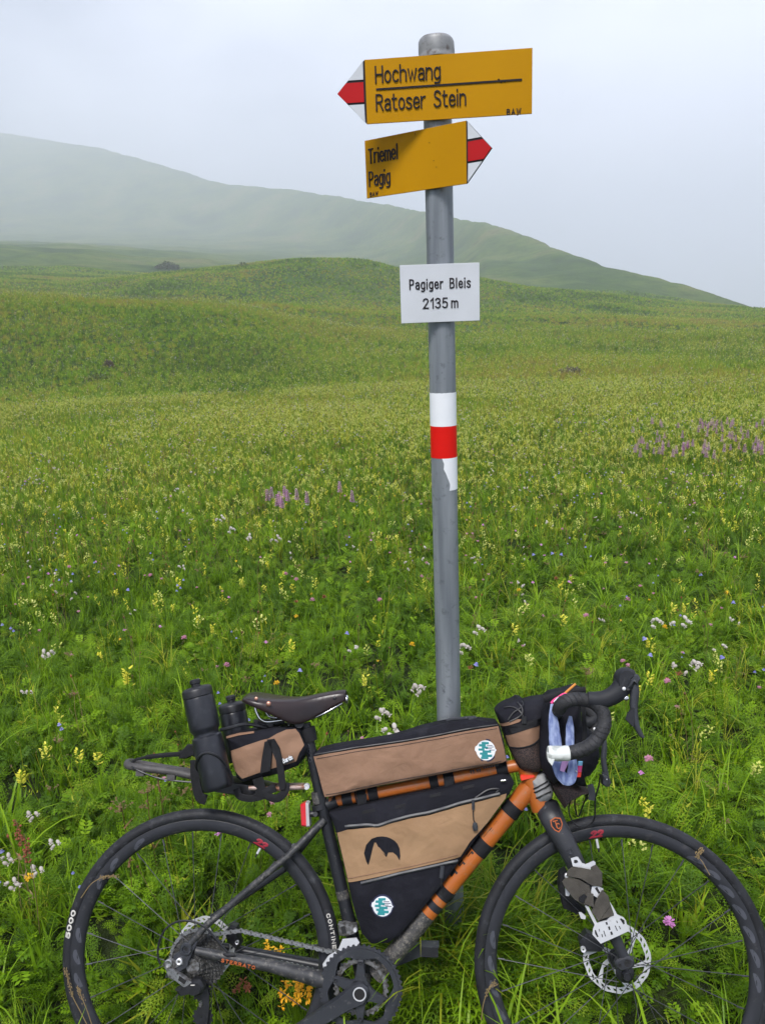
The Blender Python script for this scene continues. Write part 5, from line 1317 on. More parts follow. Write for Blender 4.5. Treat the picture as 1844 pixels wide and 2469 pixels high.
# far drop
dropf = smoothpts([c5(700, 430, -.10), c5(760, 440, -.17), c5(830, 445, -.2), c5(930, 470, -.2), c5(1010, 540, -.2), c5(1030, 640, -.2), c5(990, 730, -.2), c5(900, 800, -.2), c5(800, 830, -.2)], 5)
tube_part('bar_tape', dropf, .0150, 'bar_tape', bar, 14)
stemp = c5(560, 700, 0)
tube_part('bar_top', [Vector((drop[0].x, drop[0].y, BWn - .02)), c5(650, 560, .05), c5(650, 560, -.05), Vector((dropf[0].x, dropf[0].y, -.10))], .0145, 'bar_tape', bar, 14)
tube_part('stem', [HT1 + (HT1 - HT0) * .25, c5(640, 575, 0)], .016, 'plastic_black', bar, 14)
tube_part('steerer', [HT1, HT1 + (HT1 - HT0) * .3], .0170, 'plastic_black', bar, 14)
def lever(wc, dx, dy, near):
    g = lambda x, y, w=0: c5(x + dx, y + dy, wc + w) if near else c5(x, y, wc + w)
    # hood: lofted rubber body
    P = smoothpts([g(960, 395), g(1060, 405), g(1150, 385), g(1235, 330), g(1290, 250), g(1318, 180)], 5)
    n = len(P); Rr = [float(np.interp(i / (n - 1), [0, .15, .4, .6, .8, .93, 1], [.0155, .0185, .0190, .0205, .0215, .0220, .014])) for i in range(n)]
    mb = MB(); mb.tube(P, Rr, 18, flat=(Wd, .82)); hd = mb.build('brake_hood', MAT['hood_rubber'], bar)
    mb = MB(); polyp(mb, [g(1385, 170), g(1420, 175), g(1443, 212), g(1425, 262), g(1385, 230), g(1340, 290), g(1280, 330), g(1290, 290)], wc - .012, wc + .0165, .004); mb.build('lever_pivot', MAT['crank_grey'], hd)
    mb = MB(); polyp(mb, [g(1222, 200), g(1245, 150), g(1290, 120), g(1345, 115), g(1395, 140), g(1410, 180), g(1340, 240), g(1300, 300), g(1230, 300)], wc - .016, wc + .0165, .008); mb.build('hood_horn', MAT['hood_rubber'], hd)
    L = smoothpts([g(1375, 230), g(1385, 330), g(1378, 440), g(1385, 550), g(1405, 640), g(1440, 715), g(1466, 745)], 5)
    W_ = [float(np.interp(i / (len(L) - 1), [0, .15, .5, .8, 1], [.0095, .0105, .0080, .0055, .0035])) for i in range(len(L))]
    mb = MB(); mb.tube(L, W_, 12, flat=(Wd, .75)); lb = mb.build('brake_lever', MAT['crank_grey'], hd)
    mb = MB(); polyp(mb, [g(1368, 470), g(1388, 480), g(1385, 560), g(1380, 655), g(1340, 620), g(1302, 580), g(1325, 520)], wc + .004, wc + .008, .001); mb.build('shift_paddle', MAT['hood_rubber'], hd)
    for (x, y), m_, r_ in (((1290, 303), 'alloy_bright', .0042), ((1328, 315), 'decal_black', .0035), ((1310, 390), 'chrome', .0060)):
        mb = MB(); mb.sphere(g(x, y, .0175 if y < 380 else .008), r_, 10, 6, (1, 1, .35)); mb.build('screw', MAT[m_], hd)
lever(BWn + .006, 0, 0, True)
# far hood and lever tip seen through the drop
mb = MB(); mb.tube(smoothpts([c5(930, 600, -.2), c5(985, 600, -.2), c5(1030, 560, -.2)], 4), .017, 14); fh = mb.build('brake_hood', MAT['hood_rubber'], bar)
mb = MB(); mb.sphere(c5(1024, 668, -.18), .0045, 10, 6, (1, 1, .4)); mb.build('screw', MAT['alloy_bright'], fh)
mb = MB(); mb.tube(smoothpts([c5(1075, 640, -.19), c5(1110, 800, -.19), c5(1105, 950, -.19), c5(1125, 1080, -.19), c5(1150, 1165, -.19)], 5), .0075, 12, flat=(Wd, .7)); mb.build('brake_lever', MAT['crank_grey'], fh)
mb = MB(); polyp(mb, [c5(1095, 1060), c5(1140, 1070), c5(1165, 1190), c5(1120, 1190), c5(1090, 1150)], -.192, -.184, .001); mb.build('shift_paddle', MAT['crank_grey'], fh)

# ------------------------------------------------------------------ rear light
rl = bpy.data.objects.new('rear_light', None); COL.objects.link(rl); rl.parent = bike; OFF[rl.name] = OFF[bike.name]
mb = MB(); polyp(mb, [c3(1220, 940), c3(1255, 926), c3(1268, 930), c3(1264, 1086), c3(1228, 1082)], -.013, .014, .004); mb.build('lens', MAT['light_red'], rl)
mb = MB(); polyp(mb, [c3(1256, 926), c3(1278, 932), c3(1286, 1085), c3(1262, 1088)], -.015, .015, .003); mb.build('housing', MAT['light_grey'], rl)
mb = MB(); mb.tube([c3(1284, 1000, 0), c3(1345, 992, 0)], .008, 12); mb.tube([c3(1322, 1000, .0), c3(1322, 1000, .018)], .006, 10); tag(mb.build('bracket', MAT['plastic_black'], rl), kind='stuff')
# ------------------------------------------------------------------ rear rack
rack = bpy.data.objects.new('rear_rack', None); COL.objects.link(rack); rack.parent = bike; OFF[rack.name] = OFF[bike.name]
tube_part('rack_rail', smoothpts([c3(560, 755, .045), c3(400, 722, .045), c3(280, 705, .045), c3(150, 690, .040), c3(82, 676, .02), c3(90, 655, -.02), c3(170, 668, -.045), c3(300, 690, -.05), c3(520, 725, -.05)], 6), .0095, 'rack_grey', rack, 10, flat=(Vector((0, 1, 0)), 1.0))
for x, y in ((165, 724), (370, 752)):
    mb = MB(); mb.box(c3(x, y, .045), .020, .014, .014); mb.build('rack_foot', MAT['rack_grey'], rack, smooth=False)
tube_part('rack_wire', smoothpts([c3(90, 665, .03), c3(140, 705, .052), c3(300, 765, .05), c3(520, 790, .05)], 5), .0022, 'plastic_black', rack, 6)
tube_part('rack_arm', [c3(880, 825, .05), c3(1060, 832, .040), c3(1250, 818, .022)], [.005, .0055, .006], 'rust_alloy', rack, 10)
tube_part('rack_arm', [c3(880, 800, -.05), c3(1060, 806, -.040), c3(1250, 808, -.022)], [.005, .0055, .006], 'rust_alloy', rack, 10)
mb = MB(); mb.lathe([(.0, .001), (.0025, .001), (.004, .003), (.007, .003), (.008, -.004)], c3(1265, 816, .024), Wd, (1, 0, 0), 18); mb.build('rack_clamp', MAT['alloy_bright'], rack)
mb = MB(); polyp(mb, [c3(560, 770), c3(880, 800), c3(1000, 830), c3(940, 880), c3(800, 880), c3(620, 850), c3(570, 850)], -.045, .03, .006); mb.build('rack_deck', MAT['plastic_black'], rack)
# ------------------------------------------------------------------ bags, bottles and cloths carried by the bicycle
class Cushion:
    def __init__(s, pts, w_edge, bulge, pw=3.0, wr=.0022, ws=16, back=None, c=None):
        s.P = [(p[0], p[1]) for p in pts]; s.w = w_edge; s.b = bulge; s.pw = pw; s.wr = wr; s.ws = ws; s.back = back
        ar = sum(s.P[i - 1][0] * s.P[i][1] - s.P[i][0] * s.P[i - 1][1] for i in range(len(s.P)))
        if ar < 0: s.P = s.P[::-1]
        s.c = c or (sum(p[0] for p in s.P) / len(s.P), sum(p[1] for p in s.P) / len(s.P))
    def gauge(s, x, y):
        dx, dy = x - s.c[0], y - s.c[1]; L = math.hypot(dx, dy)
        if L < 1e-7: return 0
        best = None
        for i in range(len(s.P)):
            ax, ay = s.P[i - 1]; bx, by = s.P[i]; ex, ey = bx - ax, by - ay
            den = dx * ey - dy * ex
            if abs(den) < 1e-12: continue
            t = ((ax - s.c[0]) * ey - (ay - s.c[1]) * ex) / den; u = ((ax - s.c[0]) * dy - (ay - s.c[1]) * dx) / den
            if t > 0 and -1e-6 <= u <= 1 + 1e-6: best = t if best is None else max(best, t)
        return 1 / best if best else 1
    def z(s, x, y):
        g = min(1, s.gauge(x, y)); k = (1 - g ** s.pw) ** .6
        n = mnoise.noise(Vector((x * s.ws, y * s.ws * 1.6, 3))) + .5 * mnoise.noise(Vector((x * s.ws * 2.6, y * s.ws * 2.1, 8)))
        return s.w + s.b * k + s.wr * n * min(1, k * 2)
    def body(s, mb, n=90, rings=12):
        P = dens(s.P, n); m = len(P); vs = []; fs = []
        ts = [1 - (i / rings) ** 1.35 for i in range(rings)][::1]
        for t in ts:
            for p in P:
                x = s.c[0] + (p[0] - s.c[0]) * t; y = s.c[1] + (p[1] - s.c[1]) * t; vs.append((x, y, s.z(x, y) if t < 1 else s.w))
        vs.append((s.c[0], s.c[1], s.z(*s.c)))
        for i in range(rings - 1):
            for j in range(m): fs.append((i * m + j, i * m + (j + 1) % m, (i + 1) * m + (j + 1) % m, (i + 1) * m + j))
        e = len(vs) - 1
        for j in range(m): fs.append(((rings - 1) * m + j, (rings - 1) * m + (j + 1) % m, e))
        o = len(vs); bk = s.back if s.back is not None else -s.w
        for p in P: vs.append((p[0], p[1], bk))
        for j in range(m): fs.append((j, o + j, o + (j + 1) % m, (j + 1) % m))
        fs.append(tuple(o + j for j in range(m))[::-1]); mb.add(vs, fs)
    def drape(s, mb, pts, off=.0012, n=60, rings=7, c=None, minw=None):
        q = [(p[0], p[1]) for p in pts]; ar = sum(q[i - 1][0] * q[i][1] - q[i][0] * q[i - 1][1] for i in range(len(q)))
        if ar < 0: q = q[::-1]
        P = dens(q, n); m = len(P); c = c or (sum(p[0] for p in q) / len(q), sum(p[1] for p in q) / len(q)); vs = []; fs = []
        for k in range(rings + 1):
            t = 1 - max(0, k - 1) / rings
            for p in P:
                x = c[0] + (p[0] - c[0]) * t; y = c[1] + (p[1] - c[1]) * t; vs.append((x, y, s.z(x, y) + (off if k else -.0015)))
        vs.append((c[0], c[1], s.z(*c) + off))
        for i in range(rings):
            for j in range(m): fs.append((i * m + j, i * m + (j + 1) % m, (i + 1) * m + (j + 1) % m, (i + 1) * m + j))
        for j in range(m): fs.append((rings * m + j, rings * m + (j + 1) % m, len(vs) - 1))
        mb.add(vs, fs)
    def seam(s, mb, pts, r, off=.001, seg=6, closed=False, sub=8):
        Q = smoothpts([Vector((p[0], p[1], 0)) for p in pts], sub, closed)
        mb.tube([Vector((p.x, p.y, s.z(p.x, p.y) + off)) for p in Q], r, seg, closed=closed)
def dens(P, n):
    L = sum(math.dist(P[i - 1], P[i]) for i in range(len(P))); st = L / n; out = []
    for i in range(len(P)):
        a, b = P[i], P[(i + 1) % len(P)]; k = max(1, int(math.dist(a, b) / st))
        for j in range(k): out.append((a[0] + (b[0] - a[0]) * j / k, a[1] + (b[1] - a[1]) * j / k))
    return out
def patch(cu, bag, cx, cy, r, off=.002):
    """round badge: navy rim, white field, teal bars"""
    circ = lambda rr, nn=28: [(cx + rr * math.cos(6.283 * i / nn), cy + rr * math.sin(6.283 * i / nn)) for i in range(nn)]
    mb = MB(); ears = []
    for i in range(40):
        a = 6.283 * i / 40; rr = r + (.13 * r if (abs((a + .1) % 6.283 - .0) < .22 or abs(a - 2.95) < .22) else 0); ears.append((cx + rr * math.cos(a), cy + rr * math.sin(a)))
    cu.drape(mb, ears, off, 40, 5); p = mb.build('badge', MAT['patch_navy'], bag)
    inn = [(cx + (q[0] - cx) * .86, cy + (q[1] - cy) * .86) for q in ears]
    mb = MB(); cu.drape(mb, inn, off + .0012, 40, 5); mb.build('badge_field', MAT['patch_white'], p)
    mb = MB()
    def bar_(x0, x1, y, h, m_):
        m_.mi = 0; n = 8
        pts = [(cx + r * (x0 + (x1 - x0) * i / n), cy + r * y) for i in range(n + 1)]
        m_.tube([Vector((q[0], q[1], cu.z(*q) + off + .0016)) for q in pts], r * h * 1.35, 6, flat=(Wd, .25))
    for x0, x1, y, h in ((-.35, .28, .62, .085), (-.60, .0, .42, .085), (-.35, .20, .24, .075), (-.66, -.12, .06, .08), (-.30, .46, -.10, .085), (-.55, .15, -.28, .08), (-.38, .55, -.46, .09), (-.45, .2, -.64, .08)):
        bar_(x0, x1, y, h, mb)
    tag(mb.build('badge_bars', MAT['patch_teal'], p), kind='stuff')
    mb = MB()
    for x0, x1, y, h in ((.10, .62, .42, .022), (.2, .75, .28, .022), (.0, .55, .14, .022), (.3, .8, .02, .022)): bar_(x0, x1, y, h, mb)
    tag(mb.build('badge_lines', MAT['patch_navy'], p), kind='stuff')
# ---- frame bag
FW_ = .030
F4 = lambda x, y: tuple(c4(x, y, FW_ + .008))[:2]
fbag = thing('frame_bag', 'triangular black and tan bag filling the bicycle frame, mountain print on its side', 'bag', BM, tuple(F4(600, 1100)) + (0,))
out = [F4(*p) for p in ((160, 800), (330, 760), (520, 720), (760, 668), (980, 622), (1250, 560), (1440, 515), (1505, 530), (1530, 580), (1500, 650), (1330, 885), (1140, 1140), (985, 1345), (860, 1500), (740, 1640), (690, 1700), (600, 1765), (470, 1770), (400, 1690), (330, 1460), (298, 1310), (240, 1060), (205, 920))]
cu = Cushion(out, FW_, .016, 3.2, .0042, 13, c=F4(640, 1090))
mb = MB(); cu.body(mb, 110, 14); fb = mb.build('bag_body', MAT['black_fabric'], fbag)
mb = MB(); cu.drape(mb, [F4(*p) for p in ((222, 945), (300, 915), (400, 905), (520, 893), (640, 862), (760, 832), (900, 808), (1020, 772), (1150, 735), (1300, 700), (1470, 655), (1465, 690), (1330, 870), (1200, 1010), (1130, 1120), (1000, 1152), (780, 1195), (600, 1240), (305, 1310), (290, 1240), (262, 1120), (240, 1030))], .0022, 90, 9); tp = mb.build('tan_panel', MAT['tan_fabric_light'], fbag)
mb = MB(); cu.seam(mb, [F4(*p) for p in ((285, 890), (330, 884), (450, 878), (530, 880), (640, 843), (760, 812), (900, 786), (1020, 752), (1150, 712), (1260, 688), (1420, 652))], .0042, .0030); mb.build('zip', MAT['crank_grey'], fbag)
mb = MB(); cu.seam(mb, [F4(*p) for p in ((300, 1278), (500, 1232), (700, 1192), (900, 1150), (1110, 1100))], .0009, .0030); mb.build('stitching', MAT['tan_fabric'], tp)
mb = MB(); cu.seam(mb, [F4(*p) for p in ((400, 1308), (600, 1255), (780, 1212), (960, 1178), (1110, 1150))], .0040, .0012); mb.build('zip', MAT['crank_grey'], fbag)
def pull(cuf, F, pts, slider, bag, w=.004):
    mb = MB(); q = [F(*p) for p in slider]; mb.tube([Vector((p[0], p[1], cuf.z(*p) + .007)) for p in q], .0036, 8, flat=(Wd, .5)); z = mb.build('zip_slider', MAT['crank_grey'], bag)
    mb = MB(); mb.tube([Vector((p[0], p[1], cuf.z(*p) + .007)) for p in [F(*p) for p in pts[:-1]]], .0014, 6); mb.build('pull_cord', MAT['plastic_black'], z)
    mb = MB(); p = F(*pts[-1]); mb.tube([Vector((p[0], p[1] + .009, cuf.z(*p) + .008)), Vector((p[0] - .0005, p[1], cuf.z(*p) + .009)), Vector((p[0], p[1] - .009, cuf.z(*p) + .008))], [.0045, .0070, .0052], 10, flat=(Wd, .55)); mb.build('pull_tab', MAT['crank_grey'], z)
pull(cu, F4, [(1222, 770), (1226, 840), (1238, 860), (1238, 888)], [(1222, 692), (1224, 765)], fbag)
mb = MB(); mb.tube([Vector((*F4(*p), cu.z(*F4(*p)) + .006)) for p in ((998, 1180), (990, 1270))], .0050, 8, flat=(Wd, .5)); z_ = mb.build('zip_slider', MAT['crank_grey'], fbag)
mb = MB(); mb.tube([Vector((*F4(*p), .05)) for p in ((990, 1270), (992, 1330))], .0014, 6); mb.build('pull_cord', MAT['plastic_black'], z_)
mb = MB(); cu.seam(mb, [F4(*p) for p in ((1240, 680), (1330, 625), (1410, 618), (1390, 650))], .0024, .003); mb.build('cord_loop', MAT['plastic_black'], fbag)
mb = MB(); mb.tube([Vector((*F4(*p), .048)) for p in ((1425, 552), (1462, 548))], .0022, 6); mb.build('zip_slider', MAT['chrome'], fbag)
for a in ((410, 770, 500, 790), (650, 730, 725, 738), (905, 650, 985, 668), (1150, 590, 1230, 605)):
    x0, y0, x1, y1 = a; mb = MB(); cu.drape(mb, [F4(x0, y0 + 12), F4(x1, y0 - 6), F4(x1, y0 + 14), F4(x0, y0 + 34)], .002, 12, 2); mb.build('loop_patch', MAT['black_webbing'], fbag)
# mountain print
circle = [(555 + 135 * math.cos(R_(a)) , 1085 - 125 * math.sin(R_(a))) for a in range(-22, 232, 9)]
mt = [(455, 1172), (470, 1120), (487, 1050), (500, 1008), (508, 1002), (516, 1012), (530, 1048), (545, 1062), (536, 1085), (560, 1082), (588, 1113), (598, 1078), (625, 1068), (645, 1088), (665, 1108), (684, 1135)]
mb = MB()
# the disc above the ridge line: strips between the arc and the ridge
arc_ = [(421, 1100), (428, 1050), (448, 1005), (480, 975), (520, 961), (560, 958), (600, 965), (640, 985), (668, 1015), (684, 1050), (692, 1085), (690, 1106)]
ridge = [(455, 1172), (468, 1128), (484, 1060), (500, 1004), (512, 1004), (534, 1050), (560, 1078), (588, 1110), (598, 1076), (635, 1076), (662, 1098), (684, 1135)]
arc2 = [(440, 1145)] + arc_[:0] + [(423, 1085), (440, 1020), (480, 975), (520, 961), (555, 958), (590, 962), (620, 974), (648, 992), (668, 1015), (684, 1050), (690, 1104)]
vs = []; fs = []
K = 5
for i in range(12):
    for j in range(K + 1):
        t = j / K; x = arc2[i][0] * (1 - t) + ridge[i][0] * t; y = arc2[i][1] * (1 - t) + ridge[i][1] * t; p = F4(x, y); vs.append((p[0], p[1], cu.z(*p) + .0029))
for i in range(11):
    for j in range(K): fs.append((i * (K + 1) + j, i * (K + 1) + j + 1, (i + 1) * (K + 1) + j + 1, (i + 1) * (K + 1) + j))
mb.add(vs, fs); mp2 = mb.build('mountain_print', MAT['black_fabric'], tp, smooth=False)
mb = MB(); vs = [Vector((*F4(*p), cu.z(*F4(*p)) + .0033)) for p in ((520, 1030), (540, 1060), (565, 1072), (583, 1095), (560, 1068), (538, 1042))]; mb.add(vs, [(0, 1, 2, 3, 4, 5)]); mb.build('print_gap', MAT['tan_fabric_light'], tp, smooth=False)
p = F4(558, 1475); patch(cu, fbag, p[0], p[1], .0265)
# bag straps round the down tube and the seat tube
for x, y, L in ((1512, 780, .028), (1290, 1060, .034), (1030, 1400, .02)):
    t = on_dt(x, y); hl = L / 2 / (DT1 - DT0).length
    tube_part('tube_strap', [DT0.lerp(DT1, t - hl), DT0.lerp(DT1, t + hl)], .0236, 'black_webbing', fbag, 20)
for a, b in ((905, 968), (1010, 1085), (1395, 1478), (455, 525), (360, 370)):
    t0 = (c4(a, 600, 0).x - tt0.x) / (tt1.x - tt0.x); t1 = (c4(b, 600, 0).x - tt0.x) / (tt1.x - tt0.x)
    tube_part('tube_strap', [tt0.lerp(tt1, t0), tt0.lerp(tt1, t1)], .0168, 'black_webbing', fbag, 16)
for (x, y) in ((405, 695), (1045, 565)):
    mb = MB(); p = c4(x, y, .018); mb.tube([p + Vector((0, .012, 0)), p, p + Vector((0, -.014, 0))], [.012, .0125, .011], 12, flat=(Wd, .18)); mb.build('strap_tab', MAT['black_webbing'], fbag)
# top tube lettering
mb = MB(); t_ = (tt1 - tt0).normalized(); nrm = Vector((-t_.y, t_.x, 0)); p0 = c4(1290, 478, .0155)
f_ = lambda x, y, n: p0 + t_ * x + nrm * y + Wd * (n + .0006)
stroke_text(mb, 'ALPINE', f_, 0, -.003, .006, .0008, .0004, 1.4, .25) if False else None
for dx in (-.030, -.024, -.014, -.008): mb.add([f_(dx, .004, 0), f_(dx + .005, .004, 0), f_(dx + .003, -.006, 0)], [(0, 1, 2)])
for k in range(7): mb.add([f_(.004 + k * .0055, .0015, 0), f_(.008 + k * .0055, .0015, 0), f_(.008 + k * .0055, .006, 0), f_(.004 + k * .0055, .006, 0)], [(0, 1, 2, 3)])
tag(mb.build('lettering', MAT['decal_black'], top_tube, smooth=False), kind='stuff')
# ---- top tube bag
TW = .036
T4 = lambda x, y: tuple(c4(x, y, TW + .006))[:2]
tbag = thing('top_tube_bag', 'long tan and black bag strapped on top of the orange top tube, touching the signpost', 'bag', BM, tuple(T4(760, 400)) + (0,))
oute = [T4(*p) for p in ((45, 372), (75, 345), (180, 318), (400, 282), (600, 250), (720, 215), (830, 178), (950, 150), (1060, 128), (1240, 112), (1400, 130), (1425, 160), (1450, 270), (1475, 415), (1440, 432), (1000, 512), (550, 597), (300, 655), (135, 690), (118, 660), (80, 500), (48, 410))]
cu2 = Cushion(oute, TW, .013, 3.5, .0050, 15, back=-.030, c=T4(760, 400))
mb = MB(); cu2.body(mb, 110, 12); mb.build('bag_body', MAT['black_fabric'], tbag)
mb = MB(); cu2.drape(mb, [T4(*p) for p in ((48, 382), (160, 356), (400, 318), (700, 276), (1000, 222), (1200, 185), (1410, 156), (1432, 240), (1455, 330), (1470, 410), (1440, 425), (1000, 505), (550, 590), (130, 682), (112, 620), (75, 480))], .0022, 110, 9, c=T4(760, 400)); pan = mb.build('tan_panel', MAT['tan_fabric'], tbag)
mb = MB(); cu2.seam(mb, [T4(*p) for p in ((60, 366), (400, 306), (700, 264), (1000, 210), (1200, 172), (1405, 146))], .0022, .0018); mb.build('piping', MAT['plastic_black'], tbag)
mb = MB(); cu2.seam(mb, [T4(*p) for p in ((70, 395), (400, 334), (700, 292), (1000, 238), (1200, 201), (1400, 172))], .0007, .003); mb.build('stitching', MAT['mesh_brown'], pan)
mb = MB(); cu2.seam(mb, [T4(*p) for p in ((140, 662), (550, 574), (1000, 489), (1430, 411))], .0007, .003); mb.build('stitching', MAT['mesh_brown'], pan)
mb = MB(); mb.tube([Vector((*T4(*p), .01)) for p in ((1030, 128), (1060, 118), (1240, 104), (1250, 112))], .0042, 8); mb.build('zip', MAT['crank_grey'], tbag)
mb = MB(); mb.tube([Vector((*T4(*p), .018)) for p in ((1195, 112), (1235, 108))], .0050, 8); mb.build('zip_slider', MAT['crank_grey'], tbag)
p = T4(1316, 330); patch(cu2, tbag, p[0], p[1], .0265)
# ---- stem pouch
SW = .040
G5 = lambda x, y, w=SW: tuple(c5(x, y, w + .01))[:2]
sbag = thing('stem_pouch', 'small tan pouch with black drawstring top and mesh pocket beside the handlebar', 'bag', BM, tuple(G5(380, 740)) + (0,))
oute = [G5(*p) for p in ((150, 560), (140, 520), (175, 480), (230, 445), (300, 420), (340, 392), (380, 400), (400, 430), (480, 405), (600, 390), (640, 430), (600, 520), (572, 600), (560, 740), (560, 900), (570, 1040), (540, 1080), (470, 1085), (400, 1070), (355, 1040), (330, 1000), (290, 920), (255, 850), (225, 760), (190, 660))]
cu3 = Cushion(oute, SW - .02, .040, 2.4, .0040, 16, back=-.045, c=G5(390, 740))
mb = MB(); cu3.body(mb, 90, 12); mb.build('bag_body', MAT['black_fabric'], sbag)
mb = MB(); cu3.drape(mb, [G5(*p) for p in ((225, 735), (330, 690), (450, 655), (552, 630), (556, 690), (545, 740), (490, 785), (420, 815), (330, 830), (262, 838), (240, 790))], .0020, 50, 6); mb.build('tan_panel', MAT['tan_fabric'], sbag)
mb = MB(); cu3.drape(mb, [G5(*p) for p in ((172, 632), (250, 600), (330, 575), (360, 578), (340, 600), (250, 630), (180, 655))], .0020, 30, 3); mb.build('tan_band', MAT['tan_fabric'], sbag)
mb = MB(); cu3.drape(mb, [G5(*p) for p in ((262, 845), (340, 838), (430, 820), (500, 785), (550, 745), (556, 900), (560, 1030), (530, 1065), (440, 1070), (370, 1040), (310, 950))], .0018, 50, 6); mp3 = mb.build('mesh_pocket', MAT['mesh_brown'], sbag)
mb = MB(); cu3.seam(mb, [G5(*p) for p in ((255, 842), (340, 836), (430, 815), (500, 782), (552, 738))], .0022, .002); mb.build('elastic_hem', MAT['black_webbing'], mp3)
mb = MB(); cu3.drape(mb, [G5(*p) for p in ((185, 665), (300, 625), (430, 590), (560, 560), (562, 625), (450, 650), (330, 690), (215, 735))], .0034, 40, 3); mb.build('webbing_band', MAT['black_webbing'], sbag)
for pts in (((240, 585), (290, 520), (350, 480), (380, 450), (370, 420)), ((250, 600), (330, 560), (370, 520), (365, 470), (330, 430)), ((210, 480), (270, 470), (330, 490), (370, 540), (385, 590))):
    mb = MB(); cu3.seam(mb, [G5(*p) for p in pts], .0020, .003); mb.build('drawcord', MAT['plastic_black'], sbag)
mb = MB(); p = Vector((*G5(380, 580), cu3.z(*G5(380, 580)) + .006)); mb.box(p, .010, .016, .008); mb.build('cord_lock', MAT['plastic_black'], sbag, smooth=False)
# ---- handlebar bag (roll across the bars)
HB = .105
K5 = lambda x, y, w=HB: tuple(c5(x, y, w + .012))[:2]
hbag = thing('handlebar_bag', 'large black roll bag hanging in front of the handlebar with a tan underside', 'bag', BM, tuple(K5(830, 800)) + (0,))
oute = [K5(*p) for p in ((612, 430), (680, 370), (800, 345), (935, 305), (945, 345), (940, 470), (948, 620), (1000, 680), (1080, 760), (1115, 860), (1122, 960), (1085, 1070), (1030, 1140), (955, 1165), (1000, 1245), (930, 1235), (830, 1190), (760, 1170), (690, 1215), (640, 1170), (590, 1090), (560, 980), (560, 760), (575, 560))]
cu4 = Cushion(oute, HB - .05, .055, 2.6, .0045, 12, back=-.03, c=K5(800, 790))
mb = MB(); cu4.body(mb, 100, 12); mb.build('bag_body', MAT['black_fabric'], hbag)
mb = MB(); lowp = [c5(*p, .06) for p in ((655, 1200), (760, 1180), (840, 1195), (930, 1235), (1000, 1250), (930, 1270), (860, 1310), (800, 1340), (760, 1400), (720, 1330), (690, 1280))]
polyp(mb, lowp, -.12, .06, .012); mb.build('tan_underside', MAT['mesh_brown'], hbag)
def w_tube(nm, pts, w, r, m, par, seg=8, flat=None, sub=6):
    mb = MB(); mb.tube(smoothpts([c5(x, y, w) for x, y in pts], sub), r, seg, flat=flat); return mb.build(nm, MAT[m], par)
w_tube('strap', ((840, 1260), (800, 1330), (792, 1420), (830, 1510), (900, 1562), (970, 1545), (1022, 1480), (1028, 1400), (1030, 1290), (1062, 1180), (1075, 1080)), .05, .0052, 'black_webbing', hbag, 8, (Vector((.6, .8, 0)).normalized(), .3))
w_tube('strap', ((850, 1290), (845, 1360), (875, 1460), (930, 1330), (990, 1200)), .02, .0045, 'black_webbing', hbag, 8, (Vector((1, 0, 0)), .35))
w_tube('strap', ((980, 1170), (1000, 1240), (995, 1310)), .07, .008, 'crank_grey', hbag, 8, (Wd, .35))
w_tube('top_flap', ((560, 400), (700, 358), (850, 325), (940, 315)), HB + .005, .0085, 'black_webbing', hbag, 10, (Wd, .5))
w_tube('edge_strap', ((930, 340), (925, 520), (935, 700), (925, 820)), HB + .012, .0055, 'black_webbing', hbag, 8, (Wd, .4))
mb = MB(); polyp(mb, [c5(1100, 1090, .03), c5(1145, 1100, .03), c5(1150, 1175, .03), c5(1130, 1195, .03), c5(1092, 1170, .03)], .015, .035, .003); mb.build('buckle', MAT['crank_grey'], hbag)
mb = MB(); mb.sphere(c5(1134, 1124, .037), .0018, 8, 5); mb.build('buckle_pin', MAT['alloy_bright'], hbag)
# ---- things tied to the handlebar
cloth = thing('neck_scarf', 'faded blue denim-coloured cloth looped over the handlebar behind the bar tape', 'scarf', BM, tuple(K5(740, 800)) + (.15,))
def ribbon(mb, pts, ws, wv, thick=.006, sub=6):
    P = smoothpts([c5(x, y, w) for (x, y), w in zip(pts, wv)], sub); n = len(P)
    W_ = [float(np.interp(i / (n - 1), np.linspace(0, 1, len(ws)), ws)) for i in range(n)]
    W_ = [w * (1 + .12 * mnoise.noise(P[i] * 60)) for i, w in enumerate(W_)]
    mb.tube(P, W_, 12, flat=(Wd, .45))
mb = MB(); ribbon(mb, ((640, 440), (648, 560), (660, 700), (672, 830), (680, 960), (705, 1060), (760, 1120), (805, 1115), (825, 1040), (822, 940), (800, 860), (800, 760), (800, 640), (805, 550)), (.004, .010, .0125, .0135, .0125, .011, .013, .013, .011, .010, .009, .010, .009, .003), (.165, .165, .165, .165, .165, .165, .165, .165, .160, .158, .155, .15, .145, .14)); mb.build('cloth', MAT['denim'], cloth)
mb = MB(); ribbon(mb, ((765, 950), (745, 1000), (730, 1050)), (.006, .007, .005), (.172, .172, .172)); mb.build('pink_hem', MAT['tag_lilac'], cloth)
for x, y in ((735, 1163), (785, 1167), (838, 1133), (858, 1050)):
    w_tube('thread_end', ((x - 6, y - 6), (x + 7, y + 6)), .165, .0014, 'decal_white', cloth, 6)
lan = thing('key_strap', 'short key strap in blue, pink and red hanging from the handlebar bag', 'strap', BM, tuple(K5(890, 1030)) + (.15,))
for nm, (ya, yb), m_ in (('blue_section', (962, 1000), 'tag_blue'), ('pink_section', (1000, 1060), 'tag_pink'), ('red_section', (1060, 1105), 'neon_red')):
    mb = MB(); k1 = (ya - 962) * -.13; k2 = (yb - 962) * -.13; polyp(mb, [c5(880 + k1, ya, .16), c5(918 + k1, ya, .16), c5(918 + k2, yb, .16), c5(880 + k2, yb, .16)], .154, .160, .001); mb.build(nm, MAT[m_], lan)
stk = thing('lollipop_stick', 'thin orange and pink stick tied at the top of the handlebar bag', 'stick', BM, tuple(K5(740, 350)) + (.12,))
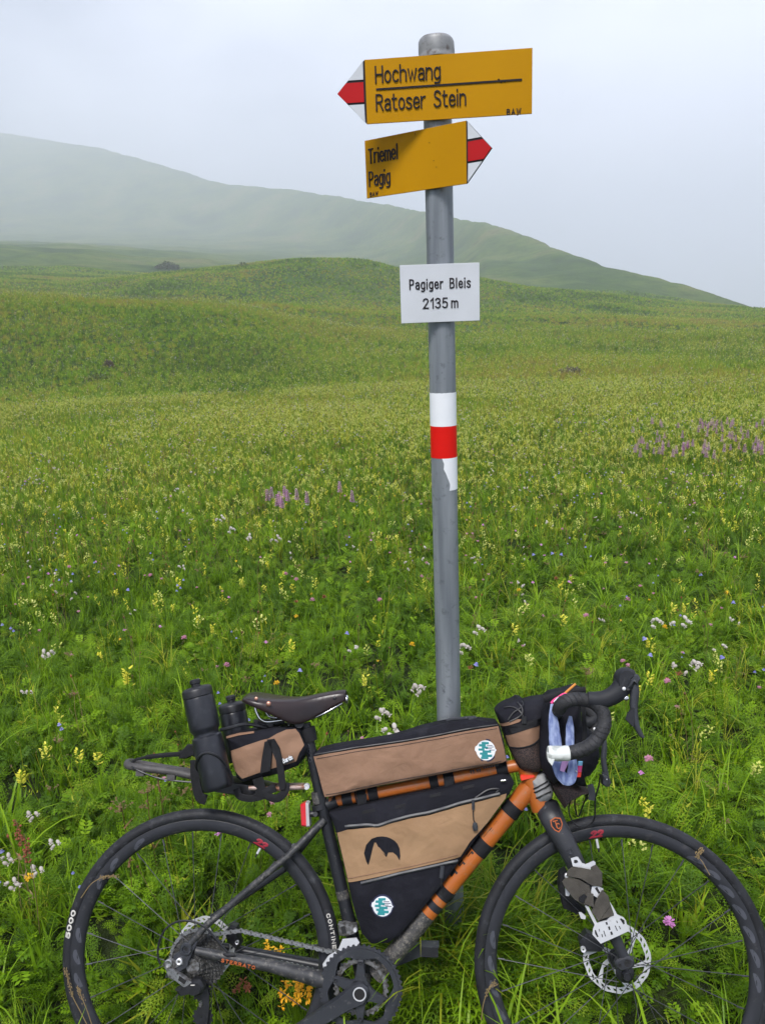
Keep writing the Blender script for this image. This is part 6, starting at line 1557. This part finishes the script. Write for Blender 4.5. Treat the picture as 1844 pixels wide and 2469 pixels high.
w_tube('orange_part', ((755, 345), (805, 300), (853, 258)), .145, .0028, 'stick_orange', stk, 8)
w_tube('pink_part', ((632, 435), (660, 405), (700, 380), (745, 352), (780, 358)), .150, .0032, 'tag_pink', stk, 8)
w_tube('pale_part', ((660, 425), (690, 395), (710, 380)), .156, .0030, 'patch_white', stk, 8)
# wraps on the head tube
wrapc = thing('head_tube_cloth', 'grey striped cloth wrapped round the head tube above the fork', 'cloth', BM, tuple(c5(550, 1220, 0)))
mb = MB(); oo = [c5(*p, .030) for p in ((450, 1130), (520, 1085), (585, 1075), (640, 1180), (662, 1240), (650, 1310), (600, 1345), (530, 1360), (495, 1330), (470, 1240))]
cu5 = Cushion([onto(p, .03) for p in oo], .012, .022, 2.2, .003, 30, back=-.02); cu5.body(mb, 50, 8); mb.build('wrap', MAT['grey_cloth'], wrapc)
for pts in (((465, 1225), (530, 1180), (600, 1145)), ((475, 1255), (540, 1215), (620, 1175)), ((500, 1300), (560, 1260), (630, 1235))):
    mb = MB(); cu5.seam(mb, [tuple(c5(*p, .032))[:2] for p in pts], .0018, .0015); mb.build('dark_stripe', MAT['decal_black'], wrapc)
rf = thing('orange_reflector', 'bright orange-red tag under the stem pouch', 'reflector', BM, tuple(c5(420, 1100, 0)))
mb = MB(); polyp(mb, [c5(358, 1085, .026), c5(480, 1085, .026), c5(485, 1105, .026), c5(395, 1132, .026), c5(362, 1138, .026), c5(352, 1105, .026)], .018, .026, .002); mb.build('tag_plate', MAT['neon_red'], rf)
# ---- tan bag behind the saddle
QW = .058
Q3 = lambda x, y, w=QW: tuple(c3(x, y, w + .006))[:2]
qbag = thing('saddle_bag', 'tan and black bag strapped on the rear rack under the saddle', 'bag', BM, tuple(Q3(980, 620)) + (0,))
oute = [Q3(*p) for p in ((712, 500), (800, 478), (900, 465), (1020, 440), (1165, 436), (1200, 455), (1235, 530), (1258, 575), (1235, 625), (1195, 690), (1060, 745), (940, 775), (825, 800), (785, 770), (765, 700), (740, 590))]
cu6 = Cushion(oute, QW - .018, .020, 2.8, .0040, 18, back=-.06, c=Q3(980, 620))
mb = MB(); cu6.body(mb, 90, 12); mb.build('bag_body', MAT['black_fabric'], qbag)
mb = MB(); cu6.drape(mb, [Q3(*p) for p in ((750, 588), (860, 545), (960, 512), (1010, 500), (1060, 470), (1120, 445), (1180, 442), (1205, 470), (1240, 550), (1210, 600), (1190, 655), (1120, 675), (960, 722), (828, 772), (775, 720), (760, 660))], .0022, 80, 8, c=Q3(980, 610)); tq = mb.build('tan_panel', MAT['tan_fabric'], qbag)
mb = MB(); cu6.drape(mb, [Q3(*p) for p in ((716, 492), (800, 470), (900, 458), (905, 468), (800, 484), (720, 505))], .003, 30, 3); mb.build('tan_edge', MAT['tan_fabric'], qbag)
for pts in (((985, 520), (1035, 505), (1035, 600), (1022, 715), (955, 732), (965, 640)), ((1000, 505), (1050, 500), (1085, 560), (1112, 680), (1125, 800), (1120, 840), (1085, 840), (1075, 760), (1060, 640))):
    mb = MB(); P_ = [Q3(*p) for p in pts]; q = P_; ar = 0
    polyp(mb, [c3(*p, QW + .01) for p in pts], QW + .006, QW + .0095, .001); mb.build('compression_strap', MAT['black_webbing'], qbag)
mb = MB(); polyp(mb, [c3(1105, 642, QW + .01), c3(1165, 612, QW + .01), c3(1182, 640, QW + .01), c3(1120, 672, QW + .01)], QW + .002, QW + .0055, .0005); lb_ = mb.build('label', MAT['decal_black'], qbag, smooth=False)
a_ = c3(1112, 660, QW + .006); b_ = c3(1172, 632, QW + .006); xd2 = (b_ - a_).normalized(); yd2 = Vector((-xd2.y, xd2.x, 0))
mb = MB(); stroke_text(mb, 'Bards', lambda x, y, n: a_ + xd2 * x + yd2 * y + Wd * n, 0, 0, .009, .0009, .0005, (b_ - a_).length / (text_width('Bards', .2) * .009), .2)
mb.build('lettering', MAT['patch_white'], lb_, smooth=False)
for pts, w, r in ((((525, 640), (530, 760), (555, 880), (600, 905)), .075, .013), (((940, 760), (960, 830), (955, 880)), .05, .014), (((1130, 790), (1120, 850), (1070, 895), (1010, 880), (1000, 850), (1060, 825)), .062, .010), (((800, 830), (820, 880), (900, 895), (1000, 870)), .05, .009)):
    mb = MB(); mb.tube(smoothpts([c3(x, y, w) for x, y in pts], 5), r, 8, flat=(Wd, .2)); mb.build('strap_end', MAT['black_webbing'], qbag)
# rack top strap
mb = MB(); mb.tube(smoothpts([c3(x, y, .03) for x, y in ((105, 655), (150, 632), (250, 615), (350, 605), (430, 600), (490, 585), (540, 600))], 5), [.0035] * 8 + [.006] * 12 + [.009] * 11, 8, flat=(Wd, .5)); mb.build('tension_strap', MAT['black_webbing'], rack)
mb = MB(); polyp(mb, [c3(425, 590, .035), c3(470, 540, .035), c3(510, 540, .035), c3(530, 600, .035), c3(470, 632, .035), c3(415, 632, .035)], .02, .035, .003); mb.build('strap_fold', MAT['black_webbing'], rack)
# ---- bottles
def bottle(name, label, top, bot, w, r, full):
    T = c3(*top, w); B_ = c3(*bot, w); ax = (T - B_).normalized(); L = (T - B_).length
    b = thing(name, label, 'bottle', BM, tuple(B_))
    if full:
        pr = [(0, 0), (r * .86, 0), (r * .97, L * .02), (r, L * .05), (r, L * .47), (r * .97, L * .50), (r * .84, L * .515), (r * .82, L * .535), (r * .86, L * .55), (r * .97, L * .575), (r, L * .60), (r, L * .86), (r * .96, L * .885), (r * .9, L * .89)]
    else:
        pr = [(0, 0), (r * .9, 0), (r, L * .05), (r, L * .78), (r * .95, L * .815), (r * .9, L * .82)]
    mb = MB(); mb.lathe(pr, B_, ax, Wd, 40); mb.build('bottle_body', MAT['bottle_black'], b)
    l0 = L * (.885 if full else .815); mb = MB()
    mb.lathe([(r * .93, l0), (r * 1.0, l0 + .002), (r * 1.0, l0 + .016), (r * .96, l0 + .020), (r * .80, l0 + .024), (r * .35, l0 + .026), (0, l0 + .026)], B_, ax, Wd, 40); lid = mb.build('screw_lid', MAT['plastic_black'], b)
    mb = MB(); mb.lathe([(r * .30, l0 + .025), (r * .30, l0 + .031), (r * .36, l0 + .033), (r * .36, l0 + .040), (r * .28, l0 + .043), (0, l0 + .043)], B_, ax, Wd, 24); mb.build('spout', MAT['plastic_black'], lid)
    return b, B_, ax, L
b1, B1, a1x, L1 = bottle('water_bottle', 'large black water bottle, the nearer one, in front of the tan saddle bag', (530, 143), (678, 830), .085, .0365, True)
b2, B2, a2x, L2 = bottle('water_bottle', 'smaller black water bottle, half hidden behind the tan saddle bag', (765, 250), (830, 640), -.055, .0350, False)
# bottle cage: side-loading shell round the lower part
cg = bpy.data.objects.new('bottle_cage', None); COL.objects.link(cg); cg.parent = bike; OFF[cg.name] = OFF[bike.name]
def hoop(s, t0, r=.0385, tilt=0.0, rad=.0034):
    c = B1 + a1x * L1 * s; y = a1x.cross(Wd).normalized(); return [c + (Wd * math.cos(a) + y * math.sin(a)) * r + a1x * tilt * math.cos(a + t0) for a in [R_(d) for d in range(0, 360, 12)]]
tube_part('cage_wire', smoothpts([B1 + a1x * L1 * s + (Wd * math.cos(R_(d)) + a1x.cross(Wd).normalized() * math.sin(R_(d))) * .0385 for s, d in ((.20, -95), (.26, -70), (.34, -30), (.37, 0), (.33, 30), (.24, 60), (.10, 85), (.02, 95))], 5), .0032, 'plastic_black', cg, 8)
mb = MB(); mb.lathe([(.0372, L1 * .0), (.0376, L1 * .10), (.0372, L1 * .12)], B1, a1x, Wd, 24, R_(60), R_(300)); mb.build('cage_cup', MAT['plastic_black'], cg)
tube_part('cage_arm', smoothpts([c3(688, 442, .04), c3(760, 425, .03), c3(850, 403, .02), c3(925, 408, .01), c3(1000, 425, 0)], 5), [.0045] * 16 + [.0060] * 5, 'plastic_black', cg, 8)
tube_part('cage_arm', [c3(940, 400, .005), c3(1020, 400, -.01), c3(1120, 385, -.015)], .006, 'plastic_black', cg, 8)
mb = MB(); mb.box(c3(985, 395, -.01), .05, .018, .02); mb.build('cage_mount', MAT['plastic_black'], cg, smooth=False)
for x, y in ((1090, 420), (1150, 412)):
    mb = MB(); mb.sphere(c3(x, y, .012), .0028, 8, 5); mb.build('bolt', MAT['chrome'], cg)
# ------------------------------------------------------------------ single plants one can point to
ORD = ['first', 'second', 'third', 'fourth', 'fifth', 'sixth', 'seventh', 'eighth', 'ninth', 'tenth', 'eleventh', 'twelfth', 'thirteenth', 'fourteenth', 'fifteenth', 'sixteenth', 'seventeenth', 'eighteenth', 'nineteenth', 'twentieth']
def at_head(x, y, h):
    """ground point of a plant of height h whose head is seen at x, y of a 1652 x 2212 picture"""
    c = c2w(Vector(((x * 1.1162 - PCX) / FPX, (y * 1.1162 - PCY) / FPX, 1))); g = 0.0
    for _ in range(12):
        t = (g + h - EYE) / c.z; X, Y = c.x * t, c.y * t; g = float(ground(X, Y))
    return X, Y, g
VAR = {}
def variants(kind, hm, fn, h, sm, nv=3, nh=1, spread=.02):
    L = []
    for k in range(nv):
        ms = MB(); mh = MB()
        for j in range(nh):
            b = Vector((U_(-spread, spread) * .3, U_(-spread, spread) * .3, 0)); t = Vector((U_(-spread, spread) if j else 0, U_(-spread, spread) if j else 0, h * (U_(.86, .98) if j else 1)))
            stalk(ms, b, t, .0013, .05); fn(mh, t)
            for q_ in range(5):
                blade(ms, b.lerp(t, U_(.15, .8)), U_(0, 6.28), U_(.025, .055), .006, U_(.5, 1.2), 3, .4)
        L.append((ms.mesh('stem', MAT[sm], smooth=False), mh.mesh('flower_head', MAT[hm], smooth=False)))
    VAR[kind] = (L, h)
variants('clover', 'petal_pink', lambda m, t: head_ball(m, t, .0135, 34), .25, 'leaf_mid')
variants('yellow_rattle', 'petal_yellow', lambda m, t: head_rattle(m, t, 16, .0075, .06), .27, 'leaf_mid')
variants('bladder_campion', 'petal_white', lambda m, t: head_campion(m, t, .0105), .27, 'grass_green', 3, 4, .035)
variants('harebell', 'petal_blue', lambda m, t: head_bell(m, t, .011, (U_(-.4, .4), -.4, -1)), .24, 'leaf_mid')
variants('globeflower', 'petal_gold', lambda m, t: head_ball(m, t, .0125, 26), .23, 'leaf_mid')
variants('orchid', 'petal_purple', lambda m, t: head_orchid(m, t, .085, .014), .30, 'leaf_mid', 4)
variants('seed_umbel', 'dry_stalk', lambda m, t: head_umbel(m, t, .032, 14), .34, 'seed_brown')
variants('rusty_clover', 'petal_rust', lambda m, t: head_ball(m, t, .0125, 30), .24, 'leaf_mid')
variants('scabious', 'petal_purple', lambda m, t: head_ball(m, t, .015, 36), .20, 'leaf_mid')
variants('sorrel_spike', 'petal_rust', lambda m, t: [blob(m, t + Vector((U_(-.008, .008), U_(-.008, .008), -U_(0, .09))), .0045) for _ in range(30)], .34, 'dry_stalk')
def plant(kind, name, x, y, label, cat, group, s=1.0):
    L, h = VAR[kind]; X, Y, g = at_head(x, y, h * s); st, hd = random.choice(L)
    r = bpy.data.objects.new(name, None); COL.objects.link(r); r.location = (X, Y, g); r.rotation_euler = (0, 0, U_(-.6, .6)); r.scale = (s, s, s)
    tag(r, label, cat, group)
    for nm, me_ in (('stem', st), ('flower_head', hd)):
        o = bpy.data.objects.new(nm, me_); COL.objects.link(o); o.parent = r
    return r
def row(kind, name, what, pts, cat, group, s=1.0):
    pts = sorted(pts)
    for i, p in enumerate(pts):
        lab = what + (', %s from the left of its kind' % ORD[i] if i < 20 else ', one of those at the far right')
        plant(kind, name, p[0], p[1], lab, cat, group, (p[2] if len(p) > 2 else s) * U_(.95, 1.05))
row('clover', 'clover', 'pink clover flower standing in the meadow', [(490, 1437), (617, 1240), (640, 1252), (675, 1296), (398, 1378), (820, 1296), (1355, 1295), (1265, 1330), (1440, 1472), (1400, 1640), (55, 1040), (150, 1225), (325, 1243)], 'flower', 'pink clovers in the meadow')
row('yellow_rattle', 'yellow_rattle', 'pale yellow flower spike in the green meadow', [(276, 1445, 1.2), (170, 1620), (210, 1622), (45, 1668), (460, 1350), (385, 1250), (630, 1385), (1480, 1305), (1402, 1380), (1404, 1455), (1455, 1305), (1112, 1350), (1318, 1500), (1375, 1480), (1210, 1255), (1540, 1450), (790, 1460), (335, 1292)], 'flower', 'pale yellow flower spikes in the meadow', .85)
row('globeflower', 'yellow_flower', 'round golden yellow flower in the meadow grass', [(598, 1476), (64, 1896), (1435, 1355), (890, 1393), (1120, 1275), (1570, 1280), (640, 1332)], 'flower', 'golden yellow flowers in the meadow')
row('harebell', 'harebell', 'blue-violet bell flower in the meadow', [(750, 1363), (648, 1443), (1583, 1297), (1512, 1238), (1150, 1195), (1190, 1192), (1213, 1194), (1388, 1375), (1030, 1430), (1405, 1410), (1555, 1415), (278, 1270)], 'flower', 'blue-violet bell flowers in the meadow')
row('bladder_campion', 'bladder_campion', 'cluster of white puffed campion flowers in the grass', [(497, 1138), (478, 1112), (540, 1152), (598, 1155), (95, 1402), (1415, 1335), (1475, 1330), (998, 1390), (893, 1477), (820, 1530), (850, 1562), (1495, 1425), (1030, 1350), (60, 1752, .7), (108, 1812, .65), (18, 1842, .7), (70, 1868, .7), (30, 1895, .65)], 'flower', 'white campions in the meadow')
row('rusty_clover', 'faded_clover', 'rusty brown faded clover head in the meadow', [(1465, 1455), (1440, 1470), (640, 1300), (700, 1290), (1200, 1250), (1030, 1562), (1015, 1442)], 'flower', 'faded brown clover heads in the meadow')
row('seed_umbel', 'seed_umbel', 'brown flat-topped seed head on a tall dark stem', [(318, 1700), (340, 1665), (407, 1660), (262, 1738), (1180, 1560), (1265, 1448), (560, 1590)], 'seed head', 'brown umbel seed heads')
row('sorrel_spike', 'sorrel_spike', 'rusty orange sorrel seed spike at the lower left', [(35, 1770), (52, 1800)], 'seed head', 'rusty sorrel spikes')
plant('scabious', 'scabious', 1445, 1992, 'purple scabious flower seen through the spokes of the front wheel', 'flower', None, 1.0)
L_ = [(577, 1057), (586, 1052), (603, 1062), (614, 1050), (620, 1058), (608, 1072), (598, 1068), (640, 1056), (662, 1062), (733, 1040), (760, 1060)]
for i, p in enumerate(sorted(L_)): plant('orchid', 'orchid', p[0], p[1], 'purple orchid spike left of the pole, %s from the left' % ORD[i], 'flower', 'purple orchids left of the pole', 1.2)
for i in range(84):
    plant('orchid', 'orchid', 1350 + 298 * random.random() ** .85, 900 + 72 * random.random(), 'small purple orchid spike in the dense patch at the right edge of the meadow', 'flower', 'purple orchid patch at the right', U_(.85, 1.2))
# orange flower clumps low behind the rear wheel and crank
def bunch(name, label, x, y, n, r, hm, h):
    X, Y, g = at_head(x, y, h); root = bpy.data.objects.new(name, None); COL.objects.link(root); root.location = (X, Y, g); tag(root, label, 'flower')
    ms = MB(); mh = MB()
    for i in range(n):
        t = Vector((U_(-r, r), U_(-r, r) * .7, h + U_(-r, r) * .8)); stalk(ms, (0, 0, 0), t, .0011)
        for k in range(7): petal(mh, t, rv(1), .013, .006)
    ms.build('stem', MAT['leaf_mid'], root, smooth=False); tag(mh.build('flower_head', MAT[hm], root, smooth=False), kind='stuff')
bunch('orange_flower_cluster', 'orange and gold flower cluster on the ground just left of the chainring', 637, 2145, 30, .035, 'petal_orange', .19)
bunch('orange_flower_cluster', 'small orange blossoms behind the bicycle chain near the rear tyre', 595, 2050, 9, .022, 'petal_orange', .16)
bunch('orange_flower_cluster', 'small orange blossoms between the chainstay and the rear wheel', 525, 2130, 7, .016, 'petal_rust', .14)
bunch('yellow_flower_cluster', 'bright yellow flower cluster low between the two wheels near the front tyre', 1035, 2130, 9, .03, 'petal_gold', .14)
# shrubs and dark bushes up the slope
def far_ground(x, y):
    c = c2w(Vector(((x * 1.1162 - PCX) / FPX, (y * 1.1162 - PCY) / FPX, 1))); h = math.hypot(c.x, c.y)
    for r in np.geomspace(8, 900, 900):
        t = r / h; P = CAM + c * t
        if P.z < float(ground(P.x, P.y)): return P.x, P.y, float(ground(P.x, P.y)), r
def shrub(label, x, y, wpx, hpx, mt, n=420):
    X, Y, g, r = far_ground(x, y); W_ = wpx * r / 1671 / 2; H_s = hpx * r / 1671
    root = bpy.data.objects.new('low_shrub', None); COL.objects.link(root); root.location = (X, Y, g); tag(root, label, 'shrub', 'low shrubs on the slope')
    mb = MB(); ms = MB()
    for i in range(n):
        a = U_(0, 6.28); q = math.sqrt(random.random()); p = Vector((math.cos(a) * q * W_, math.sin(a) * q * W_, H_s * (1 - q * q) * U_(.25, 1.05)))
        d = (p.normalized() + rv(.6)); petal(mb, p * .85, d, H_s * .24, H_s * .22); petal(mb, p * .8 + rv(.1) * H_s, rv(1), H_s * .3, H_s * .25)
        if i % 12 == 0: stalk(ms, (p.x * .3, p.y * .3, -.05), p, H_s * .012)
    mb.build('foliage', MAT[mt], root, smooth=False); ms.build('branches', MAT['seed_brown'], root, smooth=False)
leafmat('shrub_dark', (.060, .085, .022), (.110, .130, .035), trans=.2)
leafmat('shrub_heather', (.130, .110, .080), (.210, .180, .120), trans=.2)
shrub('dark low bush on the misty slope left of the green mound', 362, 580, 60, 14, 'shrub_dark')
shrub('faint dark bush beside the green mound in the mist', 525, 577, 36, 10, 'shrub_dark', 160)
shrub('brown-purple shrub alone in the meadow at the left', 236, 796, 28, 16, 'shrub_heather')
shrub('grey-brown heather shrub in the meadow right of the pole', 1232, 808, 80, 16, 'shrub_heather', 340)
shrub('flat dark bush on the green slope at the far right', 1402, 742, 56, 10, 'shrub_dark', 160)
shrub('dark green tussock in the left meadow below the purple shrub', 215, 822, 60, 16, 'shrub_dark', 160)
# dry grasses leaning against the tyres
def dry_grass(label, pts, w, spikes=True):
    root = thing('dry_grass_stalk', label, 'grass', BM, tuple(bp(*pts[0], w))); P = smoothpts([bp(x, y, w) for x, y in pts], 6)
    mb = MB(); mb.tube(P, [.0008 + .0004 * (1 - i / len(P)) for i in range(len(P))], 5); mb.build('stem', MAT['dry_stalk'], root, smooth=False)
    if spikes:
        mb = MB(); n = len(P)
        for i in range(n // 2, n):
            for k in range(5): petal(mb, P[i] + rv(.004), (P[min(i + 1, n - 1)] - P[i - 1]).normalized() + rv(.5), .006, .0022)
        mb.build('seed_head', MAT['dry_stalk'], root, smooth=False)
dry_grass('bent straw-coloured grass stalk crossing the rear tyre at its upper left', [(196, 2165), (222, 2130), (252, 2115), (280, 2113)], .025)
dry_grass('brown grass head stuck on the lower left of the rear tyre', [(215, 2480), (195, 2440), (175, 2400), (165, 2360), (158, 2340)], .03)
dry_grass('dry seed stalk over the lower left rim of the rear wheel', [(225, 2480), (212, 2440), (196, 2400), (190, 2385)], .035)
dry_grass('dry stalk leaning on the lower left of the front tyre', [(1160, 2460), (1165, 2420), (1178, 2385), (1192, 2370)], .03)
dry_grass('dry bud stalk lying over the upper right of the front rim', [(1710, 2110), (1692, 2078), (1680, 2062), (1690, 2050)], .03)
